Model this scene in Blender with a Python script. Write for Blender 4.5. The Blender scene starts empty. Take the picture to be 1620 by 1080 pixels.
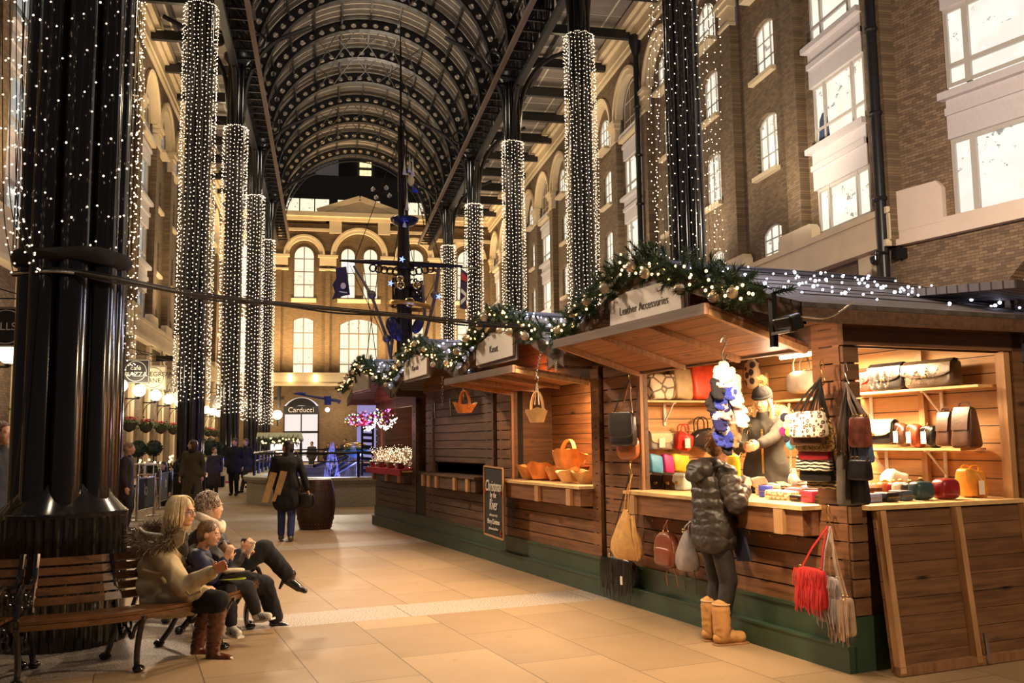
import bpy, math, random
from math import sin, cos, pi, radians as R, sqrt, atan2
from mathutils import Vector, Matrix
V = Vector
rnd = random.Random(7)
sc = bpy.context.scene
COL = sc.collection

# ------------------------------------------------------------------ camera
F_PX = 1448.2; PITCH = R(6.23); ROLL = R(-0.692); YAW = R(11.549); EYE = V((0, 0, 1.6))
_r = V((1, 0, 0)); _f = V((0, cos(PITCH), sin(PITCH))); _u = V((0, -sin(PITCH), cos(PITCH)))
_Z = Matrix.Rotation(-YAW, 3, 'Z')
CX = _Z @ (_r * cos(ROLL) + _u * sin(ROLL)); CU = _Z @ (_u * cos(ROLL) - _r * sin(ROLL)); CF = _Z @ _f
cam = bpy.data.cameras.new('camera'); cam.sensor_width = 36; cam.lens = F_PX / 1620 * 36
cam.clip_end = 400; cam.clip_start = .05
co = bpy.data.objects.new('camera', cam); COL.objects.link(co)
co.matrix_world = Matrix(((CX.x, CU.x, -CF.x, 0), (CX.y, CU.y, -CF.y, 0), (CX.z, CU.z, -CF.z, 1.6), (0, 0, 0, 1)))
sc.camera = co
sc.view_settings.view_transform = 'Standard'; sc.view_settings.look = 'None'
sc.view_settings.gamma = 1; sc.view_settings.use_curve_mapping = False
sc.view_settings.exposure = 0.66

# points in the place, found from the photograph's own pixels and a known plane or distance
def ray(px, py): return CX * ((px - 810) / F_PX) - CU * ((py - 540) / F_PX) + CF
def D(px, py, d): return EYE + ray(px, py) * d
def G(px, py, z=0.0):
    r = ray(px, py); return EYE + r * ((z - 1.6) / r.z)
def PL(px, py, p, n):
    r = ray(px, py); return EYE + r * ((p - EYE).dot(n) / r.dot(n))

# the market stalls stand turned from the hall: local x goes into the stalls, local y along their row
SA = R(11.331)
MS = Matrix.Rotation(SA, 4, 'Z'); TX = MS.to_3x3() @ V((1, 0, 0)); SY = MS.to_3x3() @ V((0, 1, 0))
def st(t, s, z=0.0): return TX * t + SY * s + V((0, 0, z))
def inst(p): return V((p.dot(TX), p.dot(SY), p.z))
def onT(px, py, t): return PL(px, py, TX * t, TX)
def onS(px, py, s): return PL(px, py, SY * s, SY)

# ------------------------------------------------------------------ world and lights
w = bpy.data.worlds.new('night'); sc.world = w; w.use_nodes = True
bg = w.node_tree.nodes['Background']; bg.inputs[0].default_value = (.75, .62, .60, 1); bg.inputs[1].default_value = .05

def lamp(kind, loc, energy, color=(1, .72, .42), size=.3, tgt=None, spot=None, blend=.5, size_y=None):
    l = bpy.data.lights.new('lamp_light', kind); l.energy = energy; l.color = color
    if kind == 'AREA':
        l.size = size
        if size_y: l.shape = 'RECTANGLE'; l.size_y = size_y
    else: l.shadow_soft_size = size
    if kind == 'SPOT': l.spot_size = R(spot or 60); l.spot_blend = blend
    o = bpy.data.objects.new('lamp_light', l); COL.objects.link(o); o.location = loc
    if tgt is not None: o.rotation_euler = (V(tgt) - V(loc)).to_track_quat('-Z', 'Y').to_euler()
    o['kind'] = 'helper'
    return o
WARM = (1, .70, .40); AMB = (1, .62, .30); COOL = (.80, .82, 1)
# floodlights under the hall roof, shining down the hall onto floor and walls
for y in (4.0, 16.0, 28.0, 43.0, 60.0):
    for x, k in ((-3.2, 1), (8.3, 1)):
        lamp('SPOT', (x, y, 15.5), 640 if y < 30 else 1000 if y < 50 else 1500, (1, .78, .52), .5, (x + 1.2 * (1 if x < 0 else -1), y + 2, 0), 135, .9)
# light thrown along the brick fronts (lamps fixed above the string course)
for y in (26, 34, 43, 52, 61, 70, 79):
    lamp('SPOT', (12.2, y, 8.2), 850, (1, .84, .64), .4, (15.4, y, 15), 140, .9)
    lamp('SPOT', (-6.6, y, 8.2), 800, (1, .76, .46), .4, (-9.2, y, 15), 140, .9)
for x in (-6, -1.9, 2.9, 7.8, 12):
    lamp('SPOT', (x, 80.5, 8.3), 2300, (1, .70, .36), .3, (x, 84, 15), 140, .9)
lamp('SPOT', (9.5, 13, 8.0), 2300, (1, .80, .64), .5, (16.3, 20, 9), 130, .9)
lamp('SPOT', (-4.0, 17.5, 7.5), 2300, (1, .76, .52), .4, st(4.2, 9.0, 2.0), 60, .9)  # added fill from the left, brightens the stall gables
lamp('SPOT', (-3.4, 11.0, 6.5), 900, (1, .74, .50), .3, st(4.4, 6.6, 1.6), 50, .9)  # second added fill, brightens the front of the nearest stall
lamp('SPOT', (4.6, 1.2, 4.6), 420, (1, .70, .42), .15, st(5.5, 5.0, .8), 62, .9)  # added spot out of frame, brightens the nearest stall's end wall
lamp('SPOT', (6.2, 15.5, 8.5), 1100, (1, .74, .48), .06, (-1.6, 7.6, 0), 40, .8)
for y in (40, 55, 70):
    lamp('POINT', (2.4, y, 20.5), 420, (1, .86, .68), .6)
for y in (48, 62, 76):
    lamp('POINT', (12.2, y, 19.4), 160, (1, .78, .5), .4)
    lamp('POINT', (-6.8, y, 19.4), 160, (1, .78, .5), .4)

# ------------------------------------------------------------------ mesh building
ROOT = {}
class MB:
    def __init__(s): s.v = []; s.f = []; s.M = Matrix.Identity(4)
    def add(s, vs, fs):
        n = len(s.v); M = s.M
        s.v.extend(M @ V(v) for v in vs); s.f.extend(tuple(i + n for i in f) for f in fs)
        return s
    def box(s, c, d, rot=None):
        hx, hy, hz = d[0] / 2, d[1] / 2, d[2] / 2; vs = []
        for x in (-hx, hx):
            for y in (-hy, hy):
                for z in (-hz, hz):
                    p = V((x, y, z))
                    if rot is not None: p = rot @ p
                    vs.append(p + V(c))
        return s.add(vs, [(0, 1, 3, 2), (4, 6, 7, 5), (0, 4, 5, 1), (2, 3, 7, 6), (0, 2, 6, 4), (1, 5, 7, 3)])
    def bb(s, x0, x1, y0, y1, z0, z1): return s.box(((x0 + x1) / 2, (y0 + y1) / 2, (z0 + z1) / 2), (abs(x1 - x0), abs(y1 - y0), abs(z1 - z0)))
    def bar(s, a, b, w, h=None, up=V((0, 0, 1))):
        a = V(a); b = V(b); d = b - a; L = d.length
        if L < 1e-6: return s
        z = d / L; x = up.cross(z)
        if x.length < 1e-4: x = V((1, 0, 0)).cross(z)
        x.normalize(); y = z.cross(x)
        return s.box((a + b) / 2, (w, h or w, L), Matrix((x, y, z)).transposed())
    def tube(s, pts, r, n=8, cap=True, flat=None):
        pts = [V(p) for p in pts]; m = len(pts)
        rs = r if isinstance(r, (list, tuple)) else [r] * m
        vs = []; up = None
        for i, p in enumerate(pts):
            t = (pts[min(i + 1, m - 1)] - pts[max(i - 1, 0)])
            if t.length < 1e-9: t = V((0, 0, 1))
            t.normalize()
            if up is None:
                up = V((0, 0, 1)) if abs(t.z) < .9 else V((1, 0, 0))
            x = up.cross(t)
            if x.length < 1e-5: x = V((0, 1, 0)).cross(t)
            x.normalize(); y = t.cross(x); up = y
            for k in range(n):
                a = 2 * pi * k / n
                vs.append(p + x * (cos(a) * rs[i]) + y * (sin(a) * rs[i] * (flat or 1)))
        fs = [(i * n + k, i * n + (k + 1) % n, (i + 1) * n + (k + 1) % n, (i + 1) * n + k) for i in range(m - 1) for k in range(n)]
        if cap: fs += [tuple(range(n - 1, -1, -1)), tuple((m - 1) * n + k for k in range(n))]
        return s.add(vs, fs)
    def strap(s, pts, w, th, side):
        # flat belt through pts; side = the direction of its width
        side = V(side).normalized(); pts = [V(p) for p in pts]; vs = []
        for i, p in enumerate(pts):
            t = (pts[min(i + 1, len(pts) - 1)] - pts[max(i - 1, 0)]).normalized()
            x = (side - t * side.dot(t)); x = x.normalized() if x.length > 1e-4 else V((0, 0, 1)); y = t.cross(x)
            for a, b in ((-1, -1), (1, -1), (1, 1), (-1, 1)): vs.append(p + x * (a * w / 2) + y * (b * th / 2))
        m = len(pts)
        fs = [(i * 4 + k, i * 4 + (k + 1) % 4, (i + 1) * 4 + (k + 1) % 4, (i + 1) * 4 + k) for i in range(m - 1) for k in range(4)]
        fs += [(3, 2, 1, 0), tuple((m - 1) * 4 + k for k in range(4))]
        return s.add(vs, fs)
    def lathe(s, prof, c=(0, 0, 0), n=24, wob=None, a0=0, a1=2 * pi, rot=None, sx=1, sy=1):
        full = abs(a1 - a0 - 2 * pi) < 1e-6; m = n if full else n + 1; vs = []; c = V(c)
        for j, (r, z) in enumerate(prof):
            for k in range(m):
                a = a0 + (a1 - a0) * k / n; rr, zz = r, z
                if wob: rr, zz = wob(j, a, r, z)
                p = V((rr * cos(a) * sx, rr * sin(a) * sy, zz))
                if rot is not None: p = rot @ p
                vs.append(p + c)
        fs = []
        for j in range(len(prof) - 1):
            for k in range(n):
                k2 = (k + 1) % m
                fs.append((j * m + k, j * m + k2, (j + 1) * m + k2, (j + 1) * m + k))
        if full:
            if prof[0][0] > 1e-5: fs.append(tuple(range(m - 1, -1, -1)))
            if prof[-1][0] > 1e-5: fs.append(tuple((len(prof) - 1) * m + k for k in range(m)))
        return s.add(vs, fs)
    def ball(s, c, r, n=10, m=6, rot=None):
        r = r if isinstance(r, (tuple, list, Vector)) else (r, r, r); c = V(c); vs = []; fs = []
        for j in range(1, m):
            t = pi * j / m
            for k in range(n):
                a = 2 * pi * k / n; p = V((r[0] * sin(t) * cos(a), r[1] * sin(t) * sin(a), r[2] * cos(t)))
                if rot is not None: p = rot @ p
                vs.append(c + p)
        for p in (V((0, 0, r[2])), V((0, 0, -r[2]))): vs.append(c + (rot @ p if rot is not None else p))
        T, B = len(vs) - 2, len(vs) - 1
        for j in range(m - 2):
            for k in range(n): fs.append((j * n + k, (j + 1) * n + k, (j + 1) * n + (k + 1) % n, j * n + (k + 1) % n))
        for k in range(n): fs.append((T, k, (k + 1) % n)); fs.append((B, (m - 2) * n + (k + 1) % n, (m - 2) * n + k))
        return s.add(vs, fs)
    def octa(s, c, r):
        c = V(c); vs = [c + V(p) * r for p in ((1, 0, 0), (0, 1, 0), (-1, 0, 0), (0, -1, 0), (0, 0, 1), (0, 0, -1))]
        return s.add(vs, [(0, 1, 4), (1, 2, 4), (2, 3, 4), (3, 0, 4), (1, 0, 5), (2, 1, 5), (3, 2, 5), (0, 3, 5)])
    def cone(s, a, b, r0, r1=0.0, n=5): return s.tube([a, b], [r0, max(r1, 1e-4)], n)
    def prism(s, poly, d, axis='z', o=(0, 0, 0)):
        # poly = outline of (a, b); extruded by d along the axis: x -> (d,a,b), y -> (a,d,b), z -> (a,b,d)
        n = len(poly); o = V(o); vs = []
        for k in (0, d):
            for a, b in poly:
                vs.append(o + (V((k, a, b)) if axis == 'x' else V((a, k, b)) if axis == 'y' else V((a, b, k))))
        return s.add(vs, [tuple(range(n))[::-1], tuple(range(n, 2 * n))] + [(i, (i + 1) % n, n + (i + 1) % n, n + i) for i in range(n)])
    def torus(s, c, R0, r, n=20, m=8, rot=None, a0=0, a1=2 * pi, sx=1, sy=1):
        full = abs(a1 - a0 - 2 * pi) < 1e-6; k0 = n if full else n + 1; pts = []
        for k in range(k0):
            a = a0 + (a1 - a0) * k / n; p = V((R0 * cos(a) * sx, R0 * sin(a) * sy, 0)); pts.append((rot @ p if rot is not None else p) + V(c))
        if full: pts.append(pts[0])
        return s.tube(pts, r, m, cap=not full)
    def sq(s, c, d, e=.5, e2=None, n=20, m=12, rot=None, fn=None):
        # superellipsoid: a soft padded block; e near 0.25 is boxy, 1 is an ellipsoid
        e2 = e2 or e; c = V(c); vs = []; fs = []
        pw = lambda x, p: math.copysign(abs(x) ** p, x)
        for j in range(m + 1):
            t = -pi / 2 + pi * j / m
            for k in range(n):
                a = 2 * pi * k / n
                p = V((d[0] / 2 * pw(cos(t), e) * pw(cos(a), e2), d[1] / 2 * pw(cos(t), e) * pw(sin(a), e2), d[2] / 2 * pw(sin(t), e)))
                if fn: p = V(fn(p))
                if rot is not None: p = rot @ p
                vs.append(c + p)
        for j in range(m):
            for k in range(n): fs.append((j * n + k, j * n + (k + 1) % n, (j + 1) * n + (k + 1) % n, (j + 1) * n + k))
        return s.add(vs, fs)
    def build(s, name, m, parent=None, smooth=False, label=None, cat=None, group=None, kind=None, ang=40, at=None):
        me = bpy.data.meshes.new(name)
        if parent is not None: o0 = ROOT.get(parent.name, Matrix.Identity(4)); inv = o0.inverted()
        else:
            if at is None:
                xs = [v.x for v in s.v]; ys = [v.y for v in s.v]; zs = [v.z for v in s.v]
                at = V(((min(xs) + max(xs)) / 2, (min(ys) + max(ys)) / 2, min(zs)))
            o0 = Matrix.Translation(at); inv = o0.inverted()
        me.from_pydata([inv @ v for v in s.v], [], s.f); me.validate()
        if smooth:
            me.polygons.foreach_set('use_smooth', [True] * len(me.polygons))
            me.set_sharp_from_angle(angle=R(ang))
        me.materials.append(m)
        o = bpy.data.objects.new(name, me); COL.objects.link(o)
        if parent is not None: o.parent = parent
        else: o.matrix_world = o0
        ROOT[o.name] = o0
        tag(o, label, cat, group, kind)
        return o
def tag(o, label=None, cat=None, group=None, kind=None):
    for k, v in (('label', label), ('category', cat), ('group', group), ('kind', kind)):
        if v: o[k] = v
def thing(name, label, cat, loc, group=None, rz=0, kind=None):
    o = bpy.data.objects.new(name, None); COL.objects.link(o); o.empty_display_size = .1
    M = Matrix.Translation(V(loc)) @ Matrix.Rotation(rz, 4, 'Z'); o.matrix_world = M; ROOT[o.name] = M
    tag(o, label, cat, group, kind); return o
def dup(o, loc, rz=0, label=None, group=None, scale=None, parent=None):
    def cp(a, par):
        c = a.copy(); COL.objects.link(c); c.parent = par
        for ch in KIDS.get(a, [x for x in a.children]): cp(ch, c)
        return c
    KIDS = {}
    c = cp(o, parent)
    if parent is None:
        c.matrix_world = Matrix.Translation(V(loc)) @ Matrix.Rotation(rz, 4, 'Z') @ (Matrix.Diagonal(V(scale).to_4d()) if scale else Matrix.Identity(4))
        ROOT[c.name] = c.matrix_world.copy()
    if label: c['label'] = label
    if group: c['group'] = group
    return c
def lin(a, b, n): return [V(a).lerp(V(b), i / (n - 1)) for i in range(n)]
def bez(a, b, c, n=10): a, b, c = V(a), V(b), V(c); return [a * (1 - t) ** 2 + b * (2 * t * (1 - t)) + c * t * t for t in [i / (n - 1) for i in range(n)]]
def cat_pts(pts, n=6):
    P = [V(p) for p in pts]; P = [P[0] * 2 - P[1]] + P + [P[-1] * 2 - P[-2]]; out = []
    for i in range(1, len(P) - 2):
        for k in range(n):
            t = k / n; a, b, c, d = P[i - 1:i + 3]
            out.append(((b * 2) + (c - a) * t + (a * 2 - b * 5 + c * 4 - d) * t * t + (b * 3 - a - c * 3 + d) * t ** 3) * .5)
    return out + [P[-2]]
def frame(org, xd, zd=V((0, 0, 1))):
    x = V(xd).normalized(); z = V(zd).normalized(); y = z.cross(x).normalized(); x = y.cross(z)
    return Matrix(((x.x, y.x, z.x, org[0]), (x.y, y.y, z.y, org[1]), (x.z, y.z, z.z, org[2]), (0, 0, 0, 1)))

# ------------------------------------------------------------------ materials
class NT:
    def __init__(s, name):
        s.m = bpy.data.materials.new(name); s.m.use_nodes = True; s.t = s.m.node_tree; s.b = s.t.nodes['Principled BSDF']
    def n(s, typ, props=None, **inp):
        nd = s.t.nodes.new('ShaderNode' + typ)
        for k, v in (props or {}).items(): setattr(nd, k, v)
        for k, v in inp.items():
            key = int(k[1:]) if k[0] == 'i' and k[1:].isdigit() else k.replace('_', ' ')
            s.set(nd.inputs[key], v)
        return nd
    def set(s, sock, v):
        if isinstance(v, bpy.types.NodeSocket): s.t.links.new(v, sock)
        else:
            if isinstance(v, (tuple, list, Vector)) and sock.type == 'RGBA' and len(v) == 3: v = (*v, 1)
            sock.default_value = v
    def math(s, op, a, b=0.0, c=0.0):
        nd = s.t.nodes.new('ShaderNodeMath'); nd.operation = op
        s.set(nd.inputs[0], a); s.set(nd.inputs[1], b); s.set(nd.inputs[2], c); return nd.outputs[0]
    def pos(s): return s.n('NewGeometry').outputs['Position']
    def obj(s): return s.n('TexCoord').outputs['Object']
    def dot(s, a, d):
        nd = s.n('VectorMath', dict(operation='DOT_PRODUCT')); s.set(nd.inputs[0], a); nd.inputs[1].default_value = d; return nd.outputs['Value']
    def vec(s, x, y, z=0.0):
        nd = s.n('CombineXYZ'); s.set(nd.inputs[0], x); s.set(nd.inputs[1], y); s.set(nd.inputs[2], z); return nd.outputs[0]
    def mix(s, f, a, b, typ='MIX'):
        nd = s.t.nodes.new('ShaderNodeMix'); nd.data_type = 'RGBA'; nd.blend_type = typ
        s.set(nd.inputs[0], f); s.set(nd.inputs[6], a); s.set(nd.inputs[7], b); return nd.outputs[2]
    def ramp(s, f, stops):
        nd = s.t.nodes.new('ShaderNodeValToRGB'); s.set(nd.inputs[0], f); e = nd.color_ramp.elements
        while len(e) < len(stops): e.new(.5)
        for k, (p, c) in enumerate(stops): e[k].position = p; e[k].color = (*c, 1) if len(c) == 3 else c
        return nd.outputs[0]
    def noise(s, v, scale, detail=3.0, rough=.5):
        nd = s.n('TexNoise'); s.set(nd.inputs['Vector'], v); nd.inputs['Scale'].default_value = scale
        nd.inputs['Detail'].default_value = detail; nd.inputs['Roughness'].default_value = rough; return nd.outputs[0]
    def bump(s, h, st_=.3, dist=.01):
        nd = s.n('Bump'); nd.inputs['Strength'].default_value = st_; nd.inputs['Distance'].default_value = dist
        s.set(nd.inputs['Height'], h); s.set(s.b.inputs['Normal'], nd.outputs[0])
    def fin(s, col=None, rough=.5, metal=0.0, spec=None, coat=None):
        if col is not None: s.set(s.b.inputs['Base Color'], col)
        s.set(s.b.inputs['Roughness'], rough); s.set(s.b.inputs['Metallic'], metal)
        if spec is not None: s.b.inputs['Specular IOR Level'].default_value = spec
        if coat: s.b.inputs['Coat Weight'].default_value = coat; s.b.inputs['Coat Roughness'].default_value = .12
        return s.m
def plain(name, col, rough=.5, metal=0.0, var=.18, scale=9.0, bump=.0, spec=None, coat=None, bs=40, sheen=None):
    t = NT(name); v = t.obj(); f = t.noise(v, scale, 3)
    c = t.mix(t.math('MULTIPLY', t.math('SUBTRACT', f, .3), 2.0), tuple(x * (1 - var) for x in col), tuple(min(1, x * (1 + var)) for x in col))
    if bump: t.bump(t.noise(v, bs, 3), bump, .006)
    if sheen and max(col) > .2: t.b.inputs['Sheen Weight'].default_value = sheen
    return t.fin(c, rough, metal, spec, coat)
def glow(name, col, st_=3.0, sample=False):
    t = NT(name); t.set(t.b.inputs['Base Color'], (0, 0, 0)); t.set(t.b.inputs['Emission Color'], col); t.b.inputs['Emission Strength'].default_value = st_
    t.m.cycles.emission_sampling = 'AUTO' if sample else 'NONE'
    return t.fin(None, .5)
def brick(name, d, c1=(.30, .20, .105), c2=(.13, .085, .048), mortar=(.085, .065, .045), sc_=1.0):
    t = NT(name); p = t.pos(); v = t.vec(t.dot(p, d), t.dot(p, (0, 0, 1)))
    b = t.n('TexBrick'); t.set(b.inputs['Vector'], v); b.inputs['Scale'].default_value = 1.0
    b.inputs['Brick Width'].default_value = .235 * sc_; b.inputs['Row Height'].default_value = .078 * sc_
    b.inputs['Mortar Size'].default_value = .008 * sc_; b.inputs['Mortar Smooth'].default_value = .3; b.inputs['Bias'].default_value = -.1
    for k, c in (('Color1', c1), ('Color2', c2), ('Mortar', mortar)): b.inputs[k].default_value = (*c, 1)
    nz = t.noise(p, 2.2, 4, .65)
    c = t.mix(t.math('MULTIPLY', t.math('SUBTRACT', nz, .35), 1.6), t.mix(.5, b.outputs[0], (.10, .065, .035)), b.outputs[0])
    t.bump(b.outputs[1], -.5, .008)
    return t.fin(c, .85)
def wood(name, g, b, c1, c2, pitch=.12, rough=.5, gap=.0, scale=1.0, knots=True, off=0.0):
    # planks running along g, stacked along b every `pitch`
    t = NT(name); p = t.pos(); u = t.dot(p, g); v = t.dot(p, b)
    o3 = V(g).cross(V(b)); w_ = t.dot(p, tuple(o3))
    q = t.math('DIVIDE', t.math('ADD', v, off), pitch); idx = t.math('FLOOR', q); fr = t.math('FRACT', q)
    wn = t.n('TexWhiteNoise', dict(noise_dimensions='1D')); t.set(wn.inputs['W'], idx)
    sh = t.math('MULTIPLY', wn.outputs[0], 7.0)
    n1 = t.noise(t.vec(t.math('ADD', t.math('MULTIPLY', u, 1.3 * scale), sh), t.math('MULTIPLY', v, 26 * scale), t.math('MULTIPLY', w_, 26 * scale)), 1.0, 5, .6)
    n2 = t.noise(t.vec(t.math('ADD', t.math('MULTIPLY', u, 3.0 * scale), sh), t.math('MULTIPLY', v, 9 * scale), w_), 1.0, 3, .5)
    f = t.math('ADD', t.math('MULTIPLY', n1, .75), t.math('MULTIPLY', n2, .35))
    c = t.ramp(f, [(.36, c2), (.50, tuple((a + b_) / 2 for a, b_ in zip(c1, c2))), (.66, c1)])
    c = t.mix(t.math('MULTIPLY', wn.outputs[0], .45), c, t.mix(1.0, c, (.55, .5, .45), 'MULTIPLY'))
    if knots:
        vo = t.n('TexVoronoi'); t.set(vo.inputs['Vector'], t.vec(t.math('ADD', t.math('MULTIPLY', u, 1.7), sh), t.math('MULTIPLY', v, 5.5), 0.0)); vo.inputs['Scale'].default_value = 1.0
        c = t.mix(t.ramp(vo.outputs[0], [(.05, (1, 1, 1)), (.16, (0, 0, 0))]), c, tuple(x * .30 for x in c2))
    h = t.math('ADD', t.math('MULTIPLY', n1, .15), 0.0)
    if gap:
        e = t.math('LESS_THAN', t.math('ABSOLUTE', t.math('SUBTRACT', fr, .5)), .5 - gap)
        c = t.mix(e, tuple(x * .12 for x in c2), c); h = t.math('ADD', h, e)
    t.bump(h, .45, .006)
    return t.fin(c, rough)
# ------------------------------------------------------------------ shared materials
WA = R(18.4)                         # the near right wing turns outwards
WD = V((-sin(WA), cos(WA), 0)); WN = V((-cos(WA), -sin(WA), 0)); WP = V((15.4, 22.45, 0))
M = {}
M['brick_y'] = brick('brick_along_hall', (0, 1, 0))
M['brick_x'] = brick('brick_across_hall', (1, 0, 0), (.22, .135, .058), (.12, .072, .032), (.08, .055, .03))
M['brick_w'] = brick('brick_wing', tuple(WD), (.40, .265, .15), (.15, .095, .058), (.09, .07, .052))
M['stone'] = plain('cream_stone', (.72, .58, .37), .75, var=.08, scale=1.3, bump=.15)
M['stone_pink'] = plain('pale_render', (.74, .60, .47), .8, var=.06, scale=1.1, bump=.12)
M['frame'] = plain('window_frame_paint', (.50, .46, .40), .45, var=.04)
M['frame_x'] = plain('brown_window_paint', (.13, .085, .045), .5)
M['panel'] = plain('mauve_grey_panel', (.60, .55, .53), .5, var=.05)
M['iron'] = plain('black_iron', (.018, .016, .016), .32, .3, var=.2)
M['gloss'] = plain('black_gloss_paint', (.010, .009, .009), .16, 0, var=.15, coat=.6)
M['steel'] = plain('dark_steelwork', (.022, .021, .022), .38, .2, var=.3)
M['cloth_black'] = plain('black_cloth', (.02, .017, .016), .9, var=.3)
M['chrome'] = plain('brushed_steel', (.62, .60, .57), .25, 1, var=.08)
M['gold'] = plain('brass', (.70, .48, .16), .3, 1, var=.1)
M['white'] = plain('white_paint', (.80, .77, .72), .5, var=.05)
M['wire'] = plain('dark_cable', (.02, .018, .015), .5, var=.1)
M['bulb_warm'] = glow('warm_bulb', (1, .72, .46), 4.2)
M['bulb_amber'] = glow('amber_bulb', (1, .58, .20), 4.5)
M['bulb_cool'] = glow('cool_bulb', (.72, .76, 1), 7)
M['globe'] = glow('opal_globe', (1, .82, .60), 3)
def pane_mat(name, dirs, seed, tint=(1, .90, .72), st_=.78):
    # a lit office seen through the glass: pale ceiling and walls, some darker furniture low down
    t = NT(name); p = t.pos(); u = t.dot(p, dirs); z = t.dot(p, (0, 0, 1))
    vo = t.n('TexVoronoi'); t.set(vo.inputs['Vector'], t.vec(t.math('ADD', t.math('MULTIPLY', u, .9), seed), t.math('MULTIPLY', z, 1.1))); vo.inputs['Scale'].default_value = 1.5
    n_ = t.noise(t.vec(u, z, seed), 1.3, 3)
    c = t.mix(t.ramp(n_, [(.42, (0, 0, 0)), (.60, (1, 1, 1))]), tuple(x * .88 for x in tint), tint)
    c = t.mix(t.ramp(vo.outputs[0], [(.04, (1, 1, 1)), (.10, (0, 0, 0))]), c, (1.6, 1.5, 1.3))
    dk = t.ramp(t.noise(t.vec(t.math('MULTIPLY', u, 1.6), t.math('MULTIPLY', z, 2.2), seed), 1.4, 4, .7), [(.58, (0, 0, 0)), (.63, (1, 1, 1))])
    bd = t.math('LESS_THAN', t.math('MODULO', t.math('ADD', z, 40.55), 3.75), 1.25)
    c = t.mix(t.math('MULTIPLY', t.math('MULTIPLY', dk, bd), .75), c, (.10, .09, .08))
    t.set(t.b.inputs['Base Color'], (0.02, .02, .02)); t.set(t.b.inputs['Emission Color'], c); t.b.inputs['Emission Strength'].default_value = st_
    t.m.cycles.emission_sampling = 'NONE'
    return t.fin(None, .12)
M['pane_y'] = pane_mat('lit_window_along', (0, 1, 0), 3.0)
M['pane_l'] = pane_mat('dim_window_along', (0, 1, 0), 4.0, (.85, .86, .80), .30)  # panes not lit inside: a faint glow stands in for reflected light
M['pane_x'] = pane_mat('lit_window_across', (1, 0, 0), 5.0, (1, .88, .62))
M['pane_w'] = pane_mat('lit_window_wing', tuple(WD), 9.0, (1, .92, .80), .72)

# ------------------------------------------------------------------ ground
def paving():
    t = NT('sandstone_paving'); p = t.pos(); s = t.dot(p, tuple(SY)); u = t.dot(p, tuple(TX))
    b = t.n('TexBrick'); t.set(b.inputs['Vector'], t.vec(t.math('ADD', s, .42), t.math('SUBTRACT', u, .55))); b.inputs['Scale'].default_value = 1
    b.offset = .5; b.inputs['Brick Width'].default_value = 1.12; b.inputs['Row Height'].default_value = .70
    b.inputs['Mortar Size'].default_value = .005; b.inputs['Mortar Smooth'].default_value = .2; b.inputs['Bias'].default_value = 0
    for k, c in (('Color1', (.42, .29, .165)), ('Color2', (.315, .215, .12)), ('Mortar', (.12, .085, .055))): b.inputs[k].default_value = (*c, 1)
    nz = t.noise(p, 1.1, 5, .6); nf = t.noise(p, 60, 2)
    c = t.mix(t.math('MULTIPLY', nz, .55), b.outputs[0], t.mix(1, b.outputs[0], (.72, .66, .58), 'MULTIPLY'))
    # worn grey spots of trodden dirt
    c = t.mix(t.ramp(t.noise(p, 7, 4), [(.66, (0, 0, 0)), (.74, (1, 1, 1))]), c, t.mix(1, c, (.82, .78, .72), 'MULTIPLY'))
    g = t.ramp(t.noise(p, 75, 2, .8), [(.40, (.16, .12, .09)), (.5, (.40, .32, .26)), (.58, (.60, .52, .45))])
    sm = t.math('MODULO', t.math('ADD', s, 6.0 * 12 - 8.40), 6.0)
    band = t.math('LESS_THAN', sm, .64)
    dx = t.math('SUBTRACT', t.dot(p, (1, 0, 0)), -2.15); dy = t.math('SUBTRACT', t.dot(p, (0, 1, 0)), 8.4)
    rr = t.math('SQRT', t.math('ADD', t.math('MULTIPLY', dx, dx), t.math('MULTIPLY', dy, dy)))
    ring = t.math('LESS_THAN', rr, 1.38)
    joint = t.math('LESS_THAN', t.math('MODULO', t.math('ADD', u, 20.3), 1.9), .010)
    g = t.mix(joint, g, (.10, .08, .06))
    c = t.mix(t.math('MAXIMUM', band, ring), c, g)
    t.bump(t.math('ADD', t.math('MULTIPLY', nf, .2), t.math('MULTIPLY', b.outputs[1], -1.0)), .25, .004)
    return t.fin(c, t.math('ADD', .42, t.math('MULTIPLY', nz, .3)))
mb = MB(); mb.add([(-30, -6, 0), (40, -6, 0), (40, 100, 0), (-30, 100, 0)], [(0, 1, 2, 3)])
mb.build('floor', paving(), kind='structure', at=(0, 0, 0))

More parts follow.
